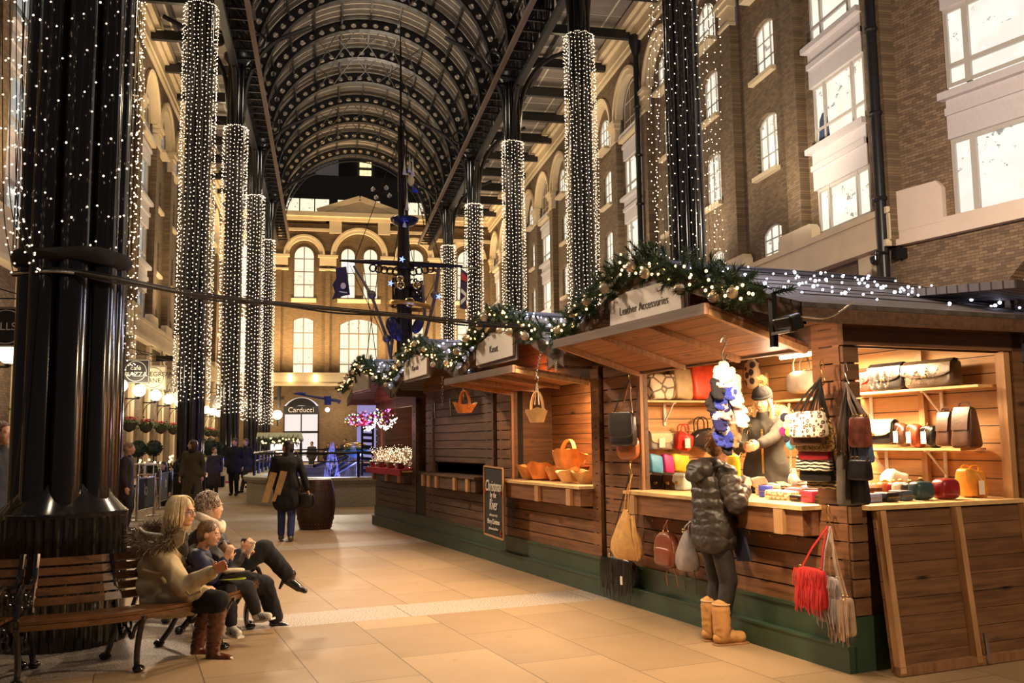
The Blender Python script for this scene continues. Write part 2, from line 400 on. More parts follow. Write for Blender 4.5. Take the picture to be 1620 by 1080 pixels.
# ------------------------------------------------------------------ brick fronts
def arc_pts(uc, z, hw, rise, n=12):
    # arch from left to right; rise < hw gives a flat segmental head
    if rise <= 0: return [(uc - hw, z), (uc + hw, z)]
    if rise >= hw - .01: return [(uc - hw * cos(pi * k / n), z + hw * sin(pi * k / n)) for k in range(n + 1)]
    r = (hw * hw + rise * rise) / (2 * rise); a = math.asin(hw / r)
    return [(uc + r * sin(-a + 2 * a * k / n), z + rise - r + r * cos(-a + 2 * a * k / n)) for k in range(n + 1)]
class Front:
    # local frame: x along the front, y out of it towards the hall, z up
    def __init__(s, Mx, bk, pane, stone='stone'):
        s.M = Mx; s.bk = bk; s.pane = pane; s.stone = stone
        s.b = MB(); s.b.M = Mx; s.s = MB(); s.s.M = Mx; s.k = 0
    def fill(s, poly, y, thick=.0): s.b.add([(a, y, z) for a, z in poly], [tuple(range(len(poly)))])
    def stack(s, u0, u1, z0, z1, uc, hw, ops, y):
        # brick bay from u0..u1 with openings (zb, zs, rise) stacked at uc
        b = s.b
        s.fill([(u0, z0), (uc - hw, z0), (uc - hw, z1), (u0, z1)], y); s.fill([(uc + hw, z0), (u1, z0), (u1, z1), (uc + hw, z1)], y)
        lo = [(uc - hw, z0), (uc + hw, z0)]
        for zb, zs, rise in ops:
            s.fill(lo + [(uc + hw, zb), (uc - hw, zb)], y)
            ar = arc_pts(uc, zs, hw, rise); out = [(uc - hw, zb), (uc + hw, zb)] + ar[::-1]
            n = len(out)
            b.add([(a, y, z) for a, z in out] + [(a, y - .26, z) for a, z in out], [(i, (i + 1) % n, n + (i + 1) % n, n + i) for i in range(n)])
            lo = ar
            # lo polygon runs left to right along the arch
        s.fill(lo + [(uc + hw, z1), (uc - hw, z1)], y)
    def window(s, uc, hw, zb, zs, rise, y, nx=3, nz=3, fr=.07, sill=True, pane=None, arch_bars=True):
        ar = arc_pts(uc, zs, hw, rise); out = [(uc - hw, zb), (uc + hw, zb)] + ar[::-1]; n = len(out)
        WIN[0] += 1
        f = MB(); f.M = s.M; top = max(z for _, z in out)
        cx, cz = uc, (zb + top) / 2
        inn = [(cx + (a - cx) * (1 - fr / hw), cz + (z - cz) * (1 - fr / ((top - zb) / 2))) for a, z in out]
        vs = [(a, y + d, z) for d in (0, .08) for a, z in out] + [(a, y + d, z) for d in (0, .08) for a, z in inn]
        fs = []
        for i in range(n):
            j = (i + 1) % n
            fs += [(n + i, n + j, 3 * n + j, 3 * n + i), (2 * n + i, 2 * n + j, 3 * n + j, 3 * n + i)]
        f.add(vs, fs)
        wb = fr * (1.1 if s.pane == 'pane_x' else .7)
        zt = lambda u: next((ar[k][1] + (ar[k + 1][1] - ar[k][1]) * (u - ar[k][0]) / max(1e-6, ar[k + 1][0] - ar[k][0]) for k in range(len(ar) - 1) if ar[k][0] <= u <= ar[k + 1][0]), zs)
        for k in range(1, nx):
            u = uc - hw + 2 * hw * k / nx; f.bb(u - wb / 2, u + wb / 2, y, y + .06, zb, zt(u))
        for k in range(1, nz):
            z = zb + (top - zb) * k / nz
            if z < zs or not rise: f.bb(uc - hw, uc + hw, y, y + .055, z - wb / 2, z + wb / 2)
            else:
                c2 = [a for a, zz in ar if zz >= z]
                if c2: f.bb(min(c2), max(c2), y, y + .055, z - wb / 2, z + wb / 2)
        w_ = f.build('window_%d' % WIN[0], M['frame_x' if s.pane == 'pane_x' else 'frame'], kind='structure')
        p = MB(); p.M = s.M; p.add([(a, y + .01, z) for a, z in out], [tuple(range(n))]); p.build('pane', M[pane or s.pane], w_)
        if sill:
            q = MB(); q.M = s.M; q.bb(uc - hw - .12, uc + hw + .12, y - .02, y + .42, zb - .16, zb - .0); q.build('sill', M[s.stone], w_)
        return w_
    def archring(s, uc, z, r0, r1, y0, y1, n=20, key=True):
        for ra, rb, ya, yb in ((r0, r0 + (r1 - r0) * .62, y0, y1 - .06), (r0 + (r1 - r0) * .62, r1, y0, y1 + .05)):
            vs = []
            for k in range(n + 1):
                a = pi * k / n
                for r, y in ((ra, ya), (ra, yb), (rb, yb), (rb, ya)): vs.append((uc - r * cos(a), y, z + r * sin(a)))
            s.s.add(vs, [(k * 4 + j, k * 4 + (j + 1) % 4, k * 4 + 4 + (j + 1) % 4, k * 4 + 4 + j) for k in range(n) for j in range(4)])
    def spandrel(s, u0, u1, z, z1, uc, r, y, n=16, depth=.3):
        ar = arc_pts(uc, z, r, r, n)
        s.fill([(u0, z), (uc - r, z)] + ar + [(uc + r, z), (u1, z), (u1, z1), (u0, z1)], y)
        s.b.add([(a, y, q) for a, q in ar] + [(a, y - depth, q) for a, q in ar], [(i, i + 1, n + 2 + i, n + 1 + i) for i in range(n)])
    def cap(s, u0, u1, z0=17.62, y=.25):
        s.s.bb(u0 - .02, u1 + .02, 0, y + .04, z0, z0 + .62); s.s.bb(u0 - .10, u1 + .10, 0, y + .12, z0 + .62, z0 + .86); s.s.bb(u0 - .18, u1 + .18, 0, y + .20, z0 + .86, z0 + 1.06)
        s.s.bb(u0 - .05, u1 + .05, 0, y + .09, z0 - .12, z0)
WIN = [0]
BW = 4.72
def side_front(Mx, n0, n1, wide, name, stone_g=True):
    F = Front(Mx, 'brick_y', 'pane_y' if name == 'right' else 'pane_l')
    ops = [(7.75, 8.95, .25), (11.1, 13.0, .25), (14.75, 16.5, .25), (17.95, 19.05, .62)]
    for k in range(n0, n1):
        u0, u1 = 22.45 + BW * k, 22.45 + BW * (k + 1); pw = .42
        a, b = u0 + pw, u1 - pw; c = (u0 + u1) / 2
        if k % 4 == wide:
            F.stack(a, b, 6.8, 18.7, c, 1.5, [(7.5, 16.6, 0)], -.10)
            for zb, zt in ((7.5, 9.5), (10.85, 12.9), (14.3, 16.3)):
                F.window(c, 1.44, zb, zt, 0, -.16, 1, 1, .09, False)
                mm = MB(); mm.M = Mx
                for du in (-.78, .78): mm.bb(c + du - .05, c + du + .05, -.2, -.06, zb, zt)
                mm.bb(c - 1.4, c + 1.4, -.2, -.07, zb + .55, zb + .64)
                lw = [o for o in bpy.data.objects if o.name == 'window_%d' % WIN[0]][0]
                mm.build('mullion', M['frame'], lw)
                s = MB(); s.M = Mx; s.bb(c - 1.62, c + 1.62, -.1, .22, zt + 1.2, zt + 1.38); s.bb(c - 1.5, c + 1.5, -.2, .02, zt, zt + 1.2); s.bb(c - 1.5, c + 1.5, -.1, .1, zt + .62, zt + .80)
                s.build('spandrel_panel', M['panel'], lw)
            F.fill([(c - 1.5, 16.6), (c + 1.5, 16.6), (c + 1.5, 18.7), (c - 1.5, 18.7)], -.3)
            F.window(c, 1.35, 17.4, 18.9, 1.35, -.14, 3, 3, .10, True)
        else:
            F.stack(a, b, 6.8, 18.7, c, .78, [o for o in ops[:3]], -.10)
            F.window(c, .78, 17.95, 18.9, .78, -.09, 3, 3, .06, True)
            for zb, zs, rs in ops[:3]: F.window(c, .78, zb, zs, rs, -.32, 3, 3, .06, True)
        F.fill([(a, 18.7), (b, 18.7), (b, 21.6), (a, 21.6)], -.1)
        F.b.bb(u1 - pw, u1 + pw, -.5, .25, 6.8, 17.6); F.cap(u1 - pw, u1 + pw)
        if k == n0: F.b.bb(u0 - pw, u0 + pw, -.5, .25, 6.8, 17.6); F.cap(u0 - pw, u0 + pw)
        F.archring(c, 18.68, 1.72, 2.16, -.1, .33); F.spandrel(u0, u1, 18.68, 21.3, c, 2.12, .25, depth=.32)
        # stepped stone blocks standing on the string course
        F.s.prism([(u1 - 1.1, 7.8), (u1 + 1.1, 7.8), (u1 + 1.1, 8.22), (u1 + .95, 8.40), (u1 - .95, 8.40), (u1 - 1.1, 8.22)], .31, 'y')
    U0, U1 = 22.45 + BW * n0 - .4, 22.45 + BW * n1 + .2
    F.s.bb(U0, U1, -.3, .30, 6.95, 7.75 if stone_g else 8.1); F.s.bb(U0, U1, -.3, .42, 6.8, 6.98); F.s.bb(U0, U1, -.3, .36, 7.72, 7.9)
    for y, za, zb in ((.42, 21.3, 21.55), (.5, 21.55, 22.1), (.72, 22.1, 22.35), (.95, 22.35, 22.75)): F.s.bb(U0, U1, -.3, y, za, zb)
    # ground storey: brick with pale stone pilaster strips
    F.fill([(U0, 0), (U1, 0), (U1, 6.9), (U0, 6.9)], .02)
    u = U0 + 1.4
    while u < U1 - .5: F.s.bb(u - .32, u + .32, 0, .20, 0, 6.8); u += 4.13
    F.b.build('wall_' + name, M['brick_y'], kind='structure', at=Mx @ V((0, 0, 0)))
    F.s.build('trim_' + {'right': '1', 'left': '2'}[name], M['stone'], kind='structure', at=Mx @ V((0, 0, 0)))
MR = Matrix(((0, -1, 0, 15.4), (1, 0, 0, 0), (0, 0, 1, 0), (0, 0, 0, 1)))
ML = Matrix(((0, 1, 0, -9.2), (1, 0, 0, 0), (0, 0, 1, 0), (0, 0, 0, 1)))
side_front(MR, 0, 13, 0, 'right'); side_front(ML, -3, 13, 1, 'left')

# near wing of the right-hand building (x runs away from the bend towards the river, y out to the hall)
MW = Matrix(((-WD.x, WN.x, 0, WP.x), (-WD.y, WN.y, 0, WP.y), (0, 0, 1, 0), (0, 0, 0, 1)))
F = Front(MW, 'brick_w', 'pane_w', 'stone_pink')
F.stack(0, 5.9, 6.8, 24, 4.0, 2.05, [(7.15, 24, 0)], .0)
F.stack(5.9, 16, 6.8, 24, 9.0, 1.9, [(7.15, 24, 0)], .0)
for uc, hw in ((4.0, 2.05), (9.0, 1.9)):
    for zb, zt in ((7.25, 9.35), (10.75, 12.9), (14.2, 16.4)):
        F.window(uc, hw, zb, zt, 0, -.14, 1, 1, .11, False, 'pane_w')
        wn = bpy.data.objects['window_%d' % WIN[0]]
        mm = MB(); mm.M = MW
        for du in (-hw + .62, hw - .62): mm.bb(uc + du - .08, uc + du + .08, -.2, -.04, zb, zt)
        if zb > 8: mm.bb(uc - hw, uc + hw, -.2, -.05, zb + .52, zb + .64)
        mm.build('mullion', M['frame'], wn)
        q = MB(); q.M = MW; q.bb(uc - hw, uc + hw, -.12, .04, zt, zt + 1.05); q.bb(uc - hw - .12, uc + hw + .05, -.1, .22, zt + 1.05, zt + 1.25); q.bb(uc - hw, uc + hw, -.1, .12, zt + .62, zt + .82)
        q.build('spandrel_panel', M['panel'], wn)
F.s.bb(-.02, 16, -.2, .16, 6.95, 7.3); F.s.bb(-.02, 16, -.2, .26, 6.8, 6.97)
F.s.prism([(-.1, 7.2), (1.75, 7.2), (1.75, 8.12), (1.6, 8.32), (-.1, 8.32)], .17, 'y', (0, 0, 0))
F.s.prism([(6.2, 7.2), (7.0, 7.2), (7.0, 8.32), (6.2, 8.32)], .17, 'y')
# ground storey with a wide round arch
ac, ar_ = 5.2, 2.4
F.spandrel(0, 12.5, 3.9, 6.9, ac, ar_, .02, depth=.5)
F.fill([(0, 0), (ac - ar_, 0), (ac - ar_, 3.9), (0, 3.9)], .02); F.fill([(ac + ar_, 0), (12.5, 0), (12.5, 3.9), (ac + ar_, 3.9)], .02)
n_ = 22; vs = []
for k in range(n_ + 1):
    a = pi * k / n_
    for r, y in ((ar_, -.4), (ar_, .06), (ar_ + .62, .06), (ar_ + .62, -.1)): vs.append((ac - r * cos(a), y, 3.9 + r * sin(a)))
F.b.add(vs, [(k * 4 + j, k * 4 + (j + 1) % 4, k * 4 + 4 + (j + 1) % 4, k * 4 + 4 + j) for k in range(n_) for j in range(4)])
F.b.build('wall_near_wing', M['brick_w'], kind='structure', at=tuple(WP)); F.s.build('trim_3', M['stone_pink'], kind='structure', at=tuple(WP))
WIN[0] += 1
g = MB(); g.M = MW
for k in range(-9, 10):
    x = k * .27; g.bb(ac + x - .018, ac + x + .018, -.46, -.42, 0, 3.9 + sqrt(max(0, ar_ * ar_ - x * x)))
for z in (4.15, 5.1, 5.9): g.bb(ac - sqrt(ar_ ** 2 - max(0, z - 3.9) ** 2), ac + sqrt(ar_ ** 2 - max(0, z - 3.9) ** 2), -.46, -.41, z, z + .05)
aw = g.build('window_%d' % WIN[0], M['iron'], kind='structure')
g = MB(); g.M = MW; pts = [(ac - ar_, 0), (ac + ar_, 0)] + arc_pts(ac, 3.9, ar_, ar_, 20)[::-1]; g.add([(a, -.5, z) for a, z in pts], [tuple(range(len(pts)))])
g.build('pane', glow('lit_arch_glass', (1, .62, .34), .55), aw)
# brick return joining hall wall and wing, high part
# ------------------------------------------------------------------ far front
MF = Matrix(((1, 0, 0, 0), (0, -1, 0, 84), (0, 0, 1, 0), (0, 0, 0, 1)))
F = Front(MF, 'brick_x', 'pane_x'); CXF = 2.92
def fbay(u0, u1, c, hw, r, two=False):
    if two:
        for cc in (c - 1.02, c + 1.02):
            F.stack(u0 if cc < c else c, c if cc < c else u1, 13.6, 18.7, cc, .66, [(14.77, 18.7, 0)], -.1)
        F.fill([(u0, 18.7), (u1, 18.7), (u1, 21.6), (u0, 21.6)], -.1)
        for cc in (c - 1.02, c + 1.02): F.window(cc, .66, 14.77, 18.75, .66, -.09, 2, 4, .06, False)
        F.s.bb(c - 1.95, c + 1.95, -.1, .1, 14.35, 14.7)
        F.stack(u0, u1, 6.8, 13.6, c, 1.75, [(7.35, 12.4, .55)], -.1); F.window(c, 1.75, 7.35, 12.4, .55, -.3, 4, 4, .09, False)
    else:
        F.stack(u0, u1, 13.6, 18.7, c, .92, [(14.77, 18.7, 0)], -.1); F.fill([(u0, 18.7), (u1, 18.7), (u1, 21.6), (u0, 21.6)], -.1)
        F.window(c, .92, 14.77, 18.6, .92, -.09, 2, 4, .07, False); F.s.bb(c - 1.1, c + 1.1, -.1, .1, 14.35, 14.7)
        F.stack(u0, u1, 6.8, 13.6, c, .92, [(7.35, 12.75, .25)], -.1); F.window(c, .92, 7.35, 12.75, .25, -.3, 2, 4, .07, False)
    F.archring(c, 18.7, r, r + .48, -.1, .33, 24); F.spandrel(u0, u1, 18.7, 21.7, c, r + .44, .25, depth=.34)
edges = [(-9.3, -4.75, -6.85, 1), (-4.0, -.1, -2.02, 1), (.3, 5.55, CXF, 2), (5.9, 9.9, 7.95, 1), (10.7, 15.5, 12.9, 1)]
for (a, b, c, k) in edges: fbay(a, b, c, 1, 1.35 if k == 1 else 2.1, k == 2)
prev = -9.3
for a, b in ((-4.75, -4.0), (-.1, .3), (5.55, 5.9), (9.9, 10.7)):
    F.b.bb(a, b, -.5, .25, 6.8, 22); m_ = (a + b) / 2
    F.s.bb(a - .55, b + .55, 0, .30, 17.7, 18.45); F.s.bb(a - .7, b + .7, 0, .38, 18.45, 18.68); F.s.bb(a - .6, b + .6, 0, .35, 17.25, 17.42)
F.fill([(-9.3, 21.6), (15.5, 21.6), (15.5, 22.4), (-9.3, 22.4)], .25)
F.s.bb(-9.3, 15.5, -.3, .32, 6.95, 7.95); F.s.bb(-9.3, 15.5, -.3, .44, 6.75, 6.98)
F.s.bb(-9.3, 15.5, -.3, .55, 21.85, 22.15); F.s.bb(-9.3, 15.5, -.3, .9, 22.15, 22.55)
F.s.bb(-4.3, 1.1, 0, .42, 20.85, 21.1); F.s.bb(4.7, 10.1, 0, .42, 20.85, 21.1); F.s.bb(.2, 1.3, 0, .5, 20.7, 21.85); F.s.bb(4.6, 5.7, 0, .5, 20.7, 21.85)
F.s.bb(-9.3, -4.0, 0, .42, 20.2, 20.5); F.s.bb(9.9, 15.5, 0, .42, 20.2, 20.5)
# pediment
F.s.prism([(-.75, 22.55), (6.6, 22.55), (CXF, 23.85)], .55, 'y'); F.s.bar((-.9, .7, 22.62), (CXF, .7, 23.95), .5, .17, V((0, 1, 0))); F.s.bar((6.75, .7, 22.62), (CXF, .7, 23.95), .5, .17, V((0, 1, 0)))
# ground storey with the shop opening
F.stack(-9.3, 1.9, 0, 6.9, -2.1, 1.5, [(0, 5.0, .75)], .02); F.stack(1.9, 15.5, 0, 6.9, 5.0, 2.2, [(0, 5.2, .75)], .02)
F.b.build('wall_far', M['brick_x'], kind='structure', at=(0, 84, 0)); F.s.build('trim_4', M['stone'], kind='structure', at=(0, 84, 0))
# set-back attic storey and the dark slope above it, sky and a lit tower beyond
b = MB(); b.bb(-9, 15.5, 85.5, 86.2, 22.3, 25.6); b.bb(-9, 15.5, 85.6, 99, 24.4, PL(560, 279, V((0, 85.6, 0)), V((0, 1, 0))).z); at_ = b.build('wall_attic', plain('dark_slate', (.012, .011, .013), .7), kind='structure')
for x0, x1 in ((-3.9, .2), (.9, 2.1 + .9), (3.8, 4.9), (6.9, 10.1)):
    WIN[0] += 1; n = max(2, int((x1 - x0) / 1.3)); f = MB()
    for k in range(n + 1): x = x0 + (x1 - x0) * k / n; f.bb(x - .05, x + .05, 85.3, 85.5, 22.7, 24.4)
    f.bb(x0, x1, 85.3, 85.5, 24.3, 24.4); wdw = f.build('window_%d' % WIN[0], M['iron'], kind='structure')
    f = MB(); f.add([(x0, 85.42, 22.6), (x1, 85.42, 22.6), (x1, 85.42, 24.35), (x0, 85.42, 24.35)], [(0, 1, 2, 3)]); f.build('pane', M['pane_x'], wdw)
t = MB(); t.bb(1.2, 9.5, 100, 104, 0, 33.2); tw = t.build('tower_block', plain('dusk_grey_cladding', (.055, .05, .055), .8), label='dark distant tower block beyond the end arch with a few lit windows', cat='building')
for y0_, y1_ in ((264, 257), (277, 270)):
    q = MB(); a, c = (PL(*p, V((0, 99.9, 0)), V((0, 1, 0))) for p in ((569, y0_), (588, y1_)))
    for k in range(3): q.bb(a.x + (c.x - a.x) * k / 3, a.x + (c.x - a.x) * (k + .9) / 3, 99.85, 100.0, a.z, c.z)
    q.build('lit_window', glow('office_light_far', (1, .72, .34), 1.1), tw)
lamp('POINT', (-5.2, 81.5, 4.2), 260, (1, .74, .42), .3); lamp('POINT', (1.0, 81.5, 4.5), 260, (1, .80, .55), .3)
# shop behind the far arch
for x0, x1, lb_, c_, e_ in ((-3.6, -.6, 'bright white shop interior behind the canopied far arch', (1, .86, .80), .62), (2.8, 7.2, 'violet and blue lit shop interior behind the second far arch', (.50, .42, .85), .38)):
    b = MB(); b.bb(x0, x1, 84.6, 84.7, 0, 5.8); b.build('shop_interior', glow('shop_glow', c_, e_), label=lb_, cat='shop')
s_ = thing('shop_entrance', 'arched shop front with dark canopy lettered Carducci at hall end', 'shop entrance', (-2.1, 84, 0))
b = MB(); b.bb(-3.6, -.6, 83.9, 84.05, 2.55, 2.75)
for x in (-3.58, -2.1, -.62): b.bb(x - .05, x + .05, 83.9, 84.05, 0, 4.7)
b.build('frame', M['iron'], s_)
b = MB(); b.M = MF; pts = arc_pts(-2.1, 4.55, 1.5, 1.15, 14)
vs = [(a, .1, z) for a, z in pts] + [(-2.1 + (a + 2.1) * 1.0, .9, 4.35 + (z - 4.55) * .55) for a, z in pts]
b.add(vs, [(i, i + 1, 16 + i, 15 + i) for i in range(14)]); b.bb(-3.6, -.6, .85, .92, 4.2, 4.95); b.build('canopy', plain('black_canvas', (.02, .02, .025), .8), s_)
def text(body, name, m, loc, size, xd, nd, parent=None, ext=.002, align='CENTER', sx=1.0, shear=0.0, space=1.0, **kw):
    c = bpy.data.curves.new(name, 'FONT'); c.body = body; c.size = size; c.align_x = align; c.align_y = 'CENTER'; c.extrude = ext; c.space_character = space; c.shear = shear
    o = bpy.data.objects.new(name, c); COL.objects.link(o)
    x = V(xd).normalized(); n = V(nd).normalized(); y = n.cross(x).normalized(); n = x.cross(y)
    mw = Matrix(((x.x * sx, y.x, n.x, loc[0]), (x.y * sx, y.y, n.y, loc[1]), (x.z * sx, y.z, n.z, loc[2]), (0, 0, 0, 1)))
    bpy.context.view_layer.update()
    me = bpy.data.meshes.new_from_object(o); bpy.data.objects.remove(o); me.materials.clear(); me.materials.append(m)
    mb = MB(); mb.v = [mw @ v.co for v in me.vertices]; mb.f = [tuple(p.vertices) for p in me.polygons]
    return mb.build(name, m, parent, **kw)
text('Carducci', 'lettering', M['white'], (-2.1, 83.06, 4.58), .62, (1, 0, 0), (0, -1, 0), s_)
# ------------------------------------------------------------------ the glazed vault
VX, VZ, VR = 2.45, 20.6, 6.75
def clad():
    t = NT('vault_cladding'); p = t.pos(); y = t.dot(p, (0, 1, 0))
    m = t.math('MODULO', t.math('ADD', y, 200), .68)
    line = t.math('LESS_THAN', m, .075)
    n_ = t.noise(p, .7, 3); nf = t.noise(t.vec(t.math('MULTIPLY', t.dot(p, (1, 0, 0)), 3), t.math('MULTIPLY', y, .5), t.dot(p, (0, 0, 1))), 4, 3)
    c = t.mix(n_, (.10, .085, .07), (.24, .20, .16)); c = t.mix(t.math('MULTIPLY', nf, .5), c, (.07, .06, .05))
    c = t.mix(line, c, (.85, .74, .58)); t.bump(line, .6, .02)
    return t.fin(c, .5)
ce = MB(); n_ = 36
Y0, Y1 = 8.0, 81.2
for k in range(n_):
    a0, a1 = pi * k / n_, pi * (k + 1) / n_
    ce.add([(VX - (VR + .12) * cos(a), y, VZ + (VR + .12) * sin(a)) for a in (a0, a1) for y in (Y0, Y1)], [(0, 1, 3, 2)])
vault = ce.build('ceiling', clad(), kind='structure', at=(VX, 0, 0))
def rib_mesh(r0, r1, th, cells):
    b = MB(); hw = 8
    for k in range(cells):
        a0 = pi * k / cells; a1 = pi * (k + 1) / cells; am = (a0 + a1) / 2; rm = (r0 + r1) / 2
        for sgn in (-1, 1):
            y = sgn * th / 2; out = []
            for (a, r) in ((a0, r0), (am, r0), (a1, r0), (a1, rm), (a1, r1), (am, r1), (a0, r1), (a0, rm)): out.append((-r * cos(a), y, r * sin(a)))
            hole = []
            for j in range(8):
                q = 2 * pi * j / 8 - 3 * pi / 4
                da = (a1 - a0) * .27 * cos(q); dr = (r1 - r0) * .25 * sin(q)
                hole.append((-(rm + dr) * cos(am + da), y, (rm + dr) * sin(am + da)))
            b.add(out + hole, [(j, (j + 1) % 8, 8 + (j + 1) % 8, 8 + j) for j in range(8)])
            if sgn == 1:
                n = len(b.v); b.f += [(n - 8 + j, n - 8 + (j + 1) % 8, n - 24 + (j + 1) % 8, n - 24 + j) for j in range(8)]
        for r in (r0, r1):
            b.add([(-r * cos(a), y, r * sin(a)) for a in (a0, a1) for y in (-th * 1.6, th * 1.6)], [(0, 1, 3, 2)])
    return b
rb = rib_mesh(6.05, 6.68, .14, 30); rb.v = [v + V((VX, 8.9, VZ)) for v in rb.v]
rib0 = rb.build('rib', M['steel'], vault)
ry = 8.9
k = 0
while ry + 4.117 < 80:
    ry += 4.117; k += 1; c = rib0.copy(); COL.objects.link(c); c.parent = vault; c.location.y += k * 4.117
for k in range(1, 12):          # bars running down the vault between the ribs
    a = pi * k / 12; b = MB(); c = V((VX - 6.62 * cos(a), 0, VZ + 6.62 * sin(a)))
    b.bar((c.x, 8.9, c.z), (c.x, 79.5, c.z), .10, .16, V((cos(a), 0, -sin(a)))); b.build('purlin', M['steel'], vault)
b = MB()
b.bar((VX, 9, VZ + VR + .02), (VX, 79, VZ + VR + .02), .10, .05); b.build('ridge_strip', plain('ridge_strip', (.8, .7, .52), .4), vault)
b = MB()
for i, y in enumerate([8.9 + 4.117 * k for k in range(8, 17)]):   # crossed ties in some bays
    if i % 3 != 2:
        for a in (.36, .42, .5, .58, .64):
            p = lambda aa, yy: (VX - 6.1 * cos(pi * aa), yy, VZ + 6.1 * sin(pi * aa))
            b.bar(p(a - .035, y), p(a + .035, y + 4.1), .05, .05); b.bar(p(a + .035, y), p(a - .035, y + 4.1), .05, .05)
b.build('tie_rods', M['steel'], vault)
# end frame: pale lattice arch closing the vault
b = MB()
for r, th in ((6.12, .10), (6.42, .12), (6.75, .2)):
    b.torus((VX, 81, VZ), r, th / 2, 40, 6, Matrix.Rotation(pi / 2, 3, 'X'), 0, pi)
for k in range(48):
    a = pi * k / 48; a2 = pi * (k + .5) / 48; a3 = pi * (k + 1) / 48; q = lambda r, a: (VX - r * cos(a), 80.9, VZ + r * sin(a))
    b.bar(q(6.12, a), q(6.42, a2), .04); b.bar(q(6.42, a2), q(6.12, a3), .04)
b.build('end_arch', M['steel'], vault)
b = MB(); n_ = 40
for k in range(n_):
    a0, a1 = pi * k / n_, pi * (k + .92) / n_
    b.add([(VX - r * cos(a), 81.1, VZ + r * sin(a)) for a in (a0, a1) for r in (6.46, 6.7)], [(0, 1, 3, 2)])
b.build('end_glazing', plain('obscured_glazing', (.55, .45, .32), .4), vault)
# aisle roofs either side: grey profiled sheets on black beams
def sheet():
    t = NT('aisle_sheet'); p = t.pos(); x = t.dot(p, (1, 0, 0)); y = t.dot(p, (0, 1, 0))
    l1 = t.math('LESS_THAN', t.math('MODULO', t.math('ADD', x, 50), 1.45), .09); l2 = t.math('LESS_THAN', t.math('MODULO', t.math('ADD', y, 50), 2.05), .06)
    c = t.mix(t.noise(p, .8, 3), (.16, .135, .115), (.30, .25, .21)); c = t.mix(t.math('MAXIMUM', l1, l2), c, (.62, .55, .45))
    return t.fin(c, .55)
SHEET = sheet()
for nm, x0, x1 in (('left', -9.2, -3.6), ('right', 8.6, 15.4)):
    b = MB(); b.add([(x0, 2, 22.9), (x1, 2, 22.9), (x1, 84, 22.9), (x0, 84, 22.9)], [(0, 1, 2, 3)]); a_ = b.build('ceiling_' + nm, SHEET, kind='structure')
    y = 9.4; k = 0
    while y < 83:
        for dy, h in ((0, .46), (1.0, .26)) if k % 1 == 0 else ():
            b = MB(); b.bb(x0, x1, y + dy - .13, y + dy + .13, 21.75 if h > .3 else 22.4, 21.75 + h if h > .3 else 22.7); b.build('beam', M['steel'], a_)
        y += 4.117; k += 1
    for xb in (x0 + (1.6 if nm == 'left' else 3.2),):
        b = MB(); b.bb(xb - .08, xb + .08, 8, 84, 22.5, 22.85); b.build('beam', M['steel'], a_)
# valley girders along both column rows
for nm, x, s_ in (('left', -4.3, 1), ('right', 9.2, -1)):
    g = vault
    b = MB(); b.bb(x - .15, x + .15, 4, 82, 19.0, 19.25); b.bb(x - .3, x + .3, 4, 82, 21.2, 21.5); b.build('girder_chord', M['steel'], g)
    b = MB(); b.bb(x + s_ * 1.0 - .1, x + s_ * 1.0 + .1, 8, 82, 19.5, 19.72); b.build('girder_rail', plain('rusty_rail', (.11, .065, .05), .5), g)
    b = MB(); y = 6.8; k = 0
    while y < 82:
        b.bar((x, y, 19.1), (x, y, 21.3), .12); b.bar((x, y, 19.1 if k % 2 else 21.3), (x, y + 1.03, 21.3 if k % 2 else 19.1), .09)
        b.bar((x + s_ * 1.0, y, 19.6), (x + s_ * .1, y, 20.9), .08, .14); b.bb(min(x, x + s_), max(x, x + s_), y - .05, y + .05, 19.55, 19.65)
        y += 1.03; k += 1
    b.build('girder_lattice', M['steel'], g)
    b = MB()
    b.add([(x + s_ * .3, 4, 21.4), (x + s_ * .3, 82, 21.4), (x - s_ * .6, 82, 22.9), (x - s_ * .6, 4, 22.9)], [(0, 1, 2, 3)]); b.build('gutter_plate', M['steel'], g)

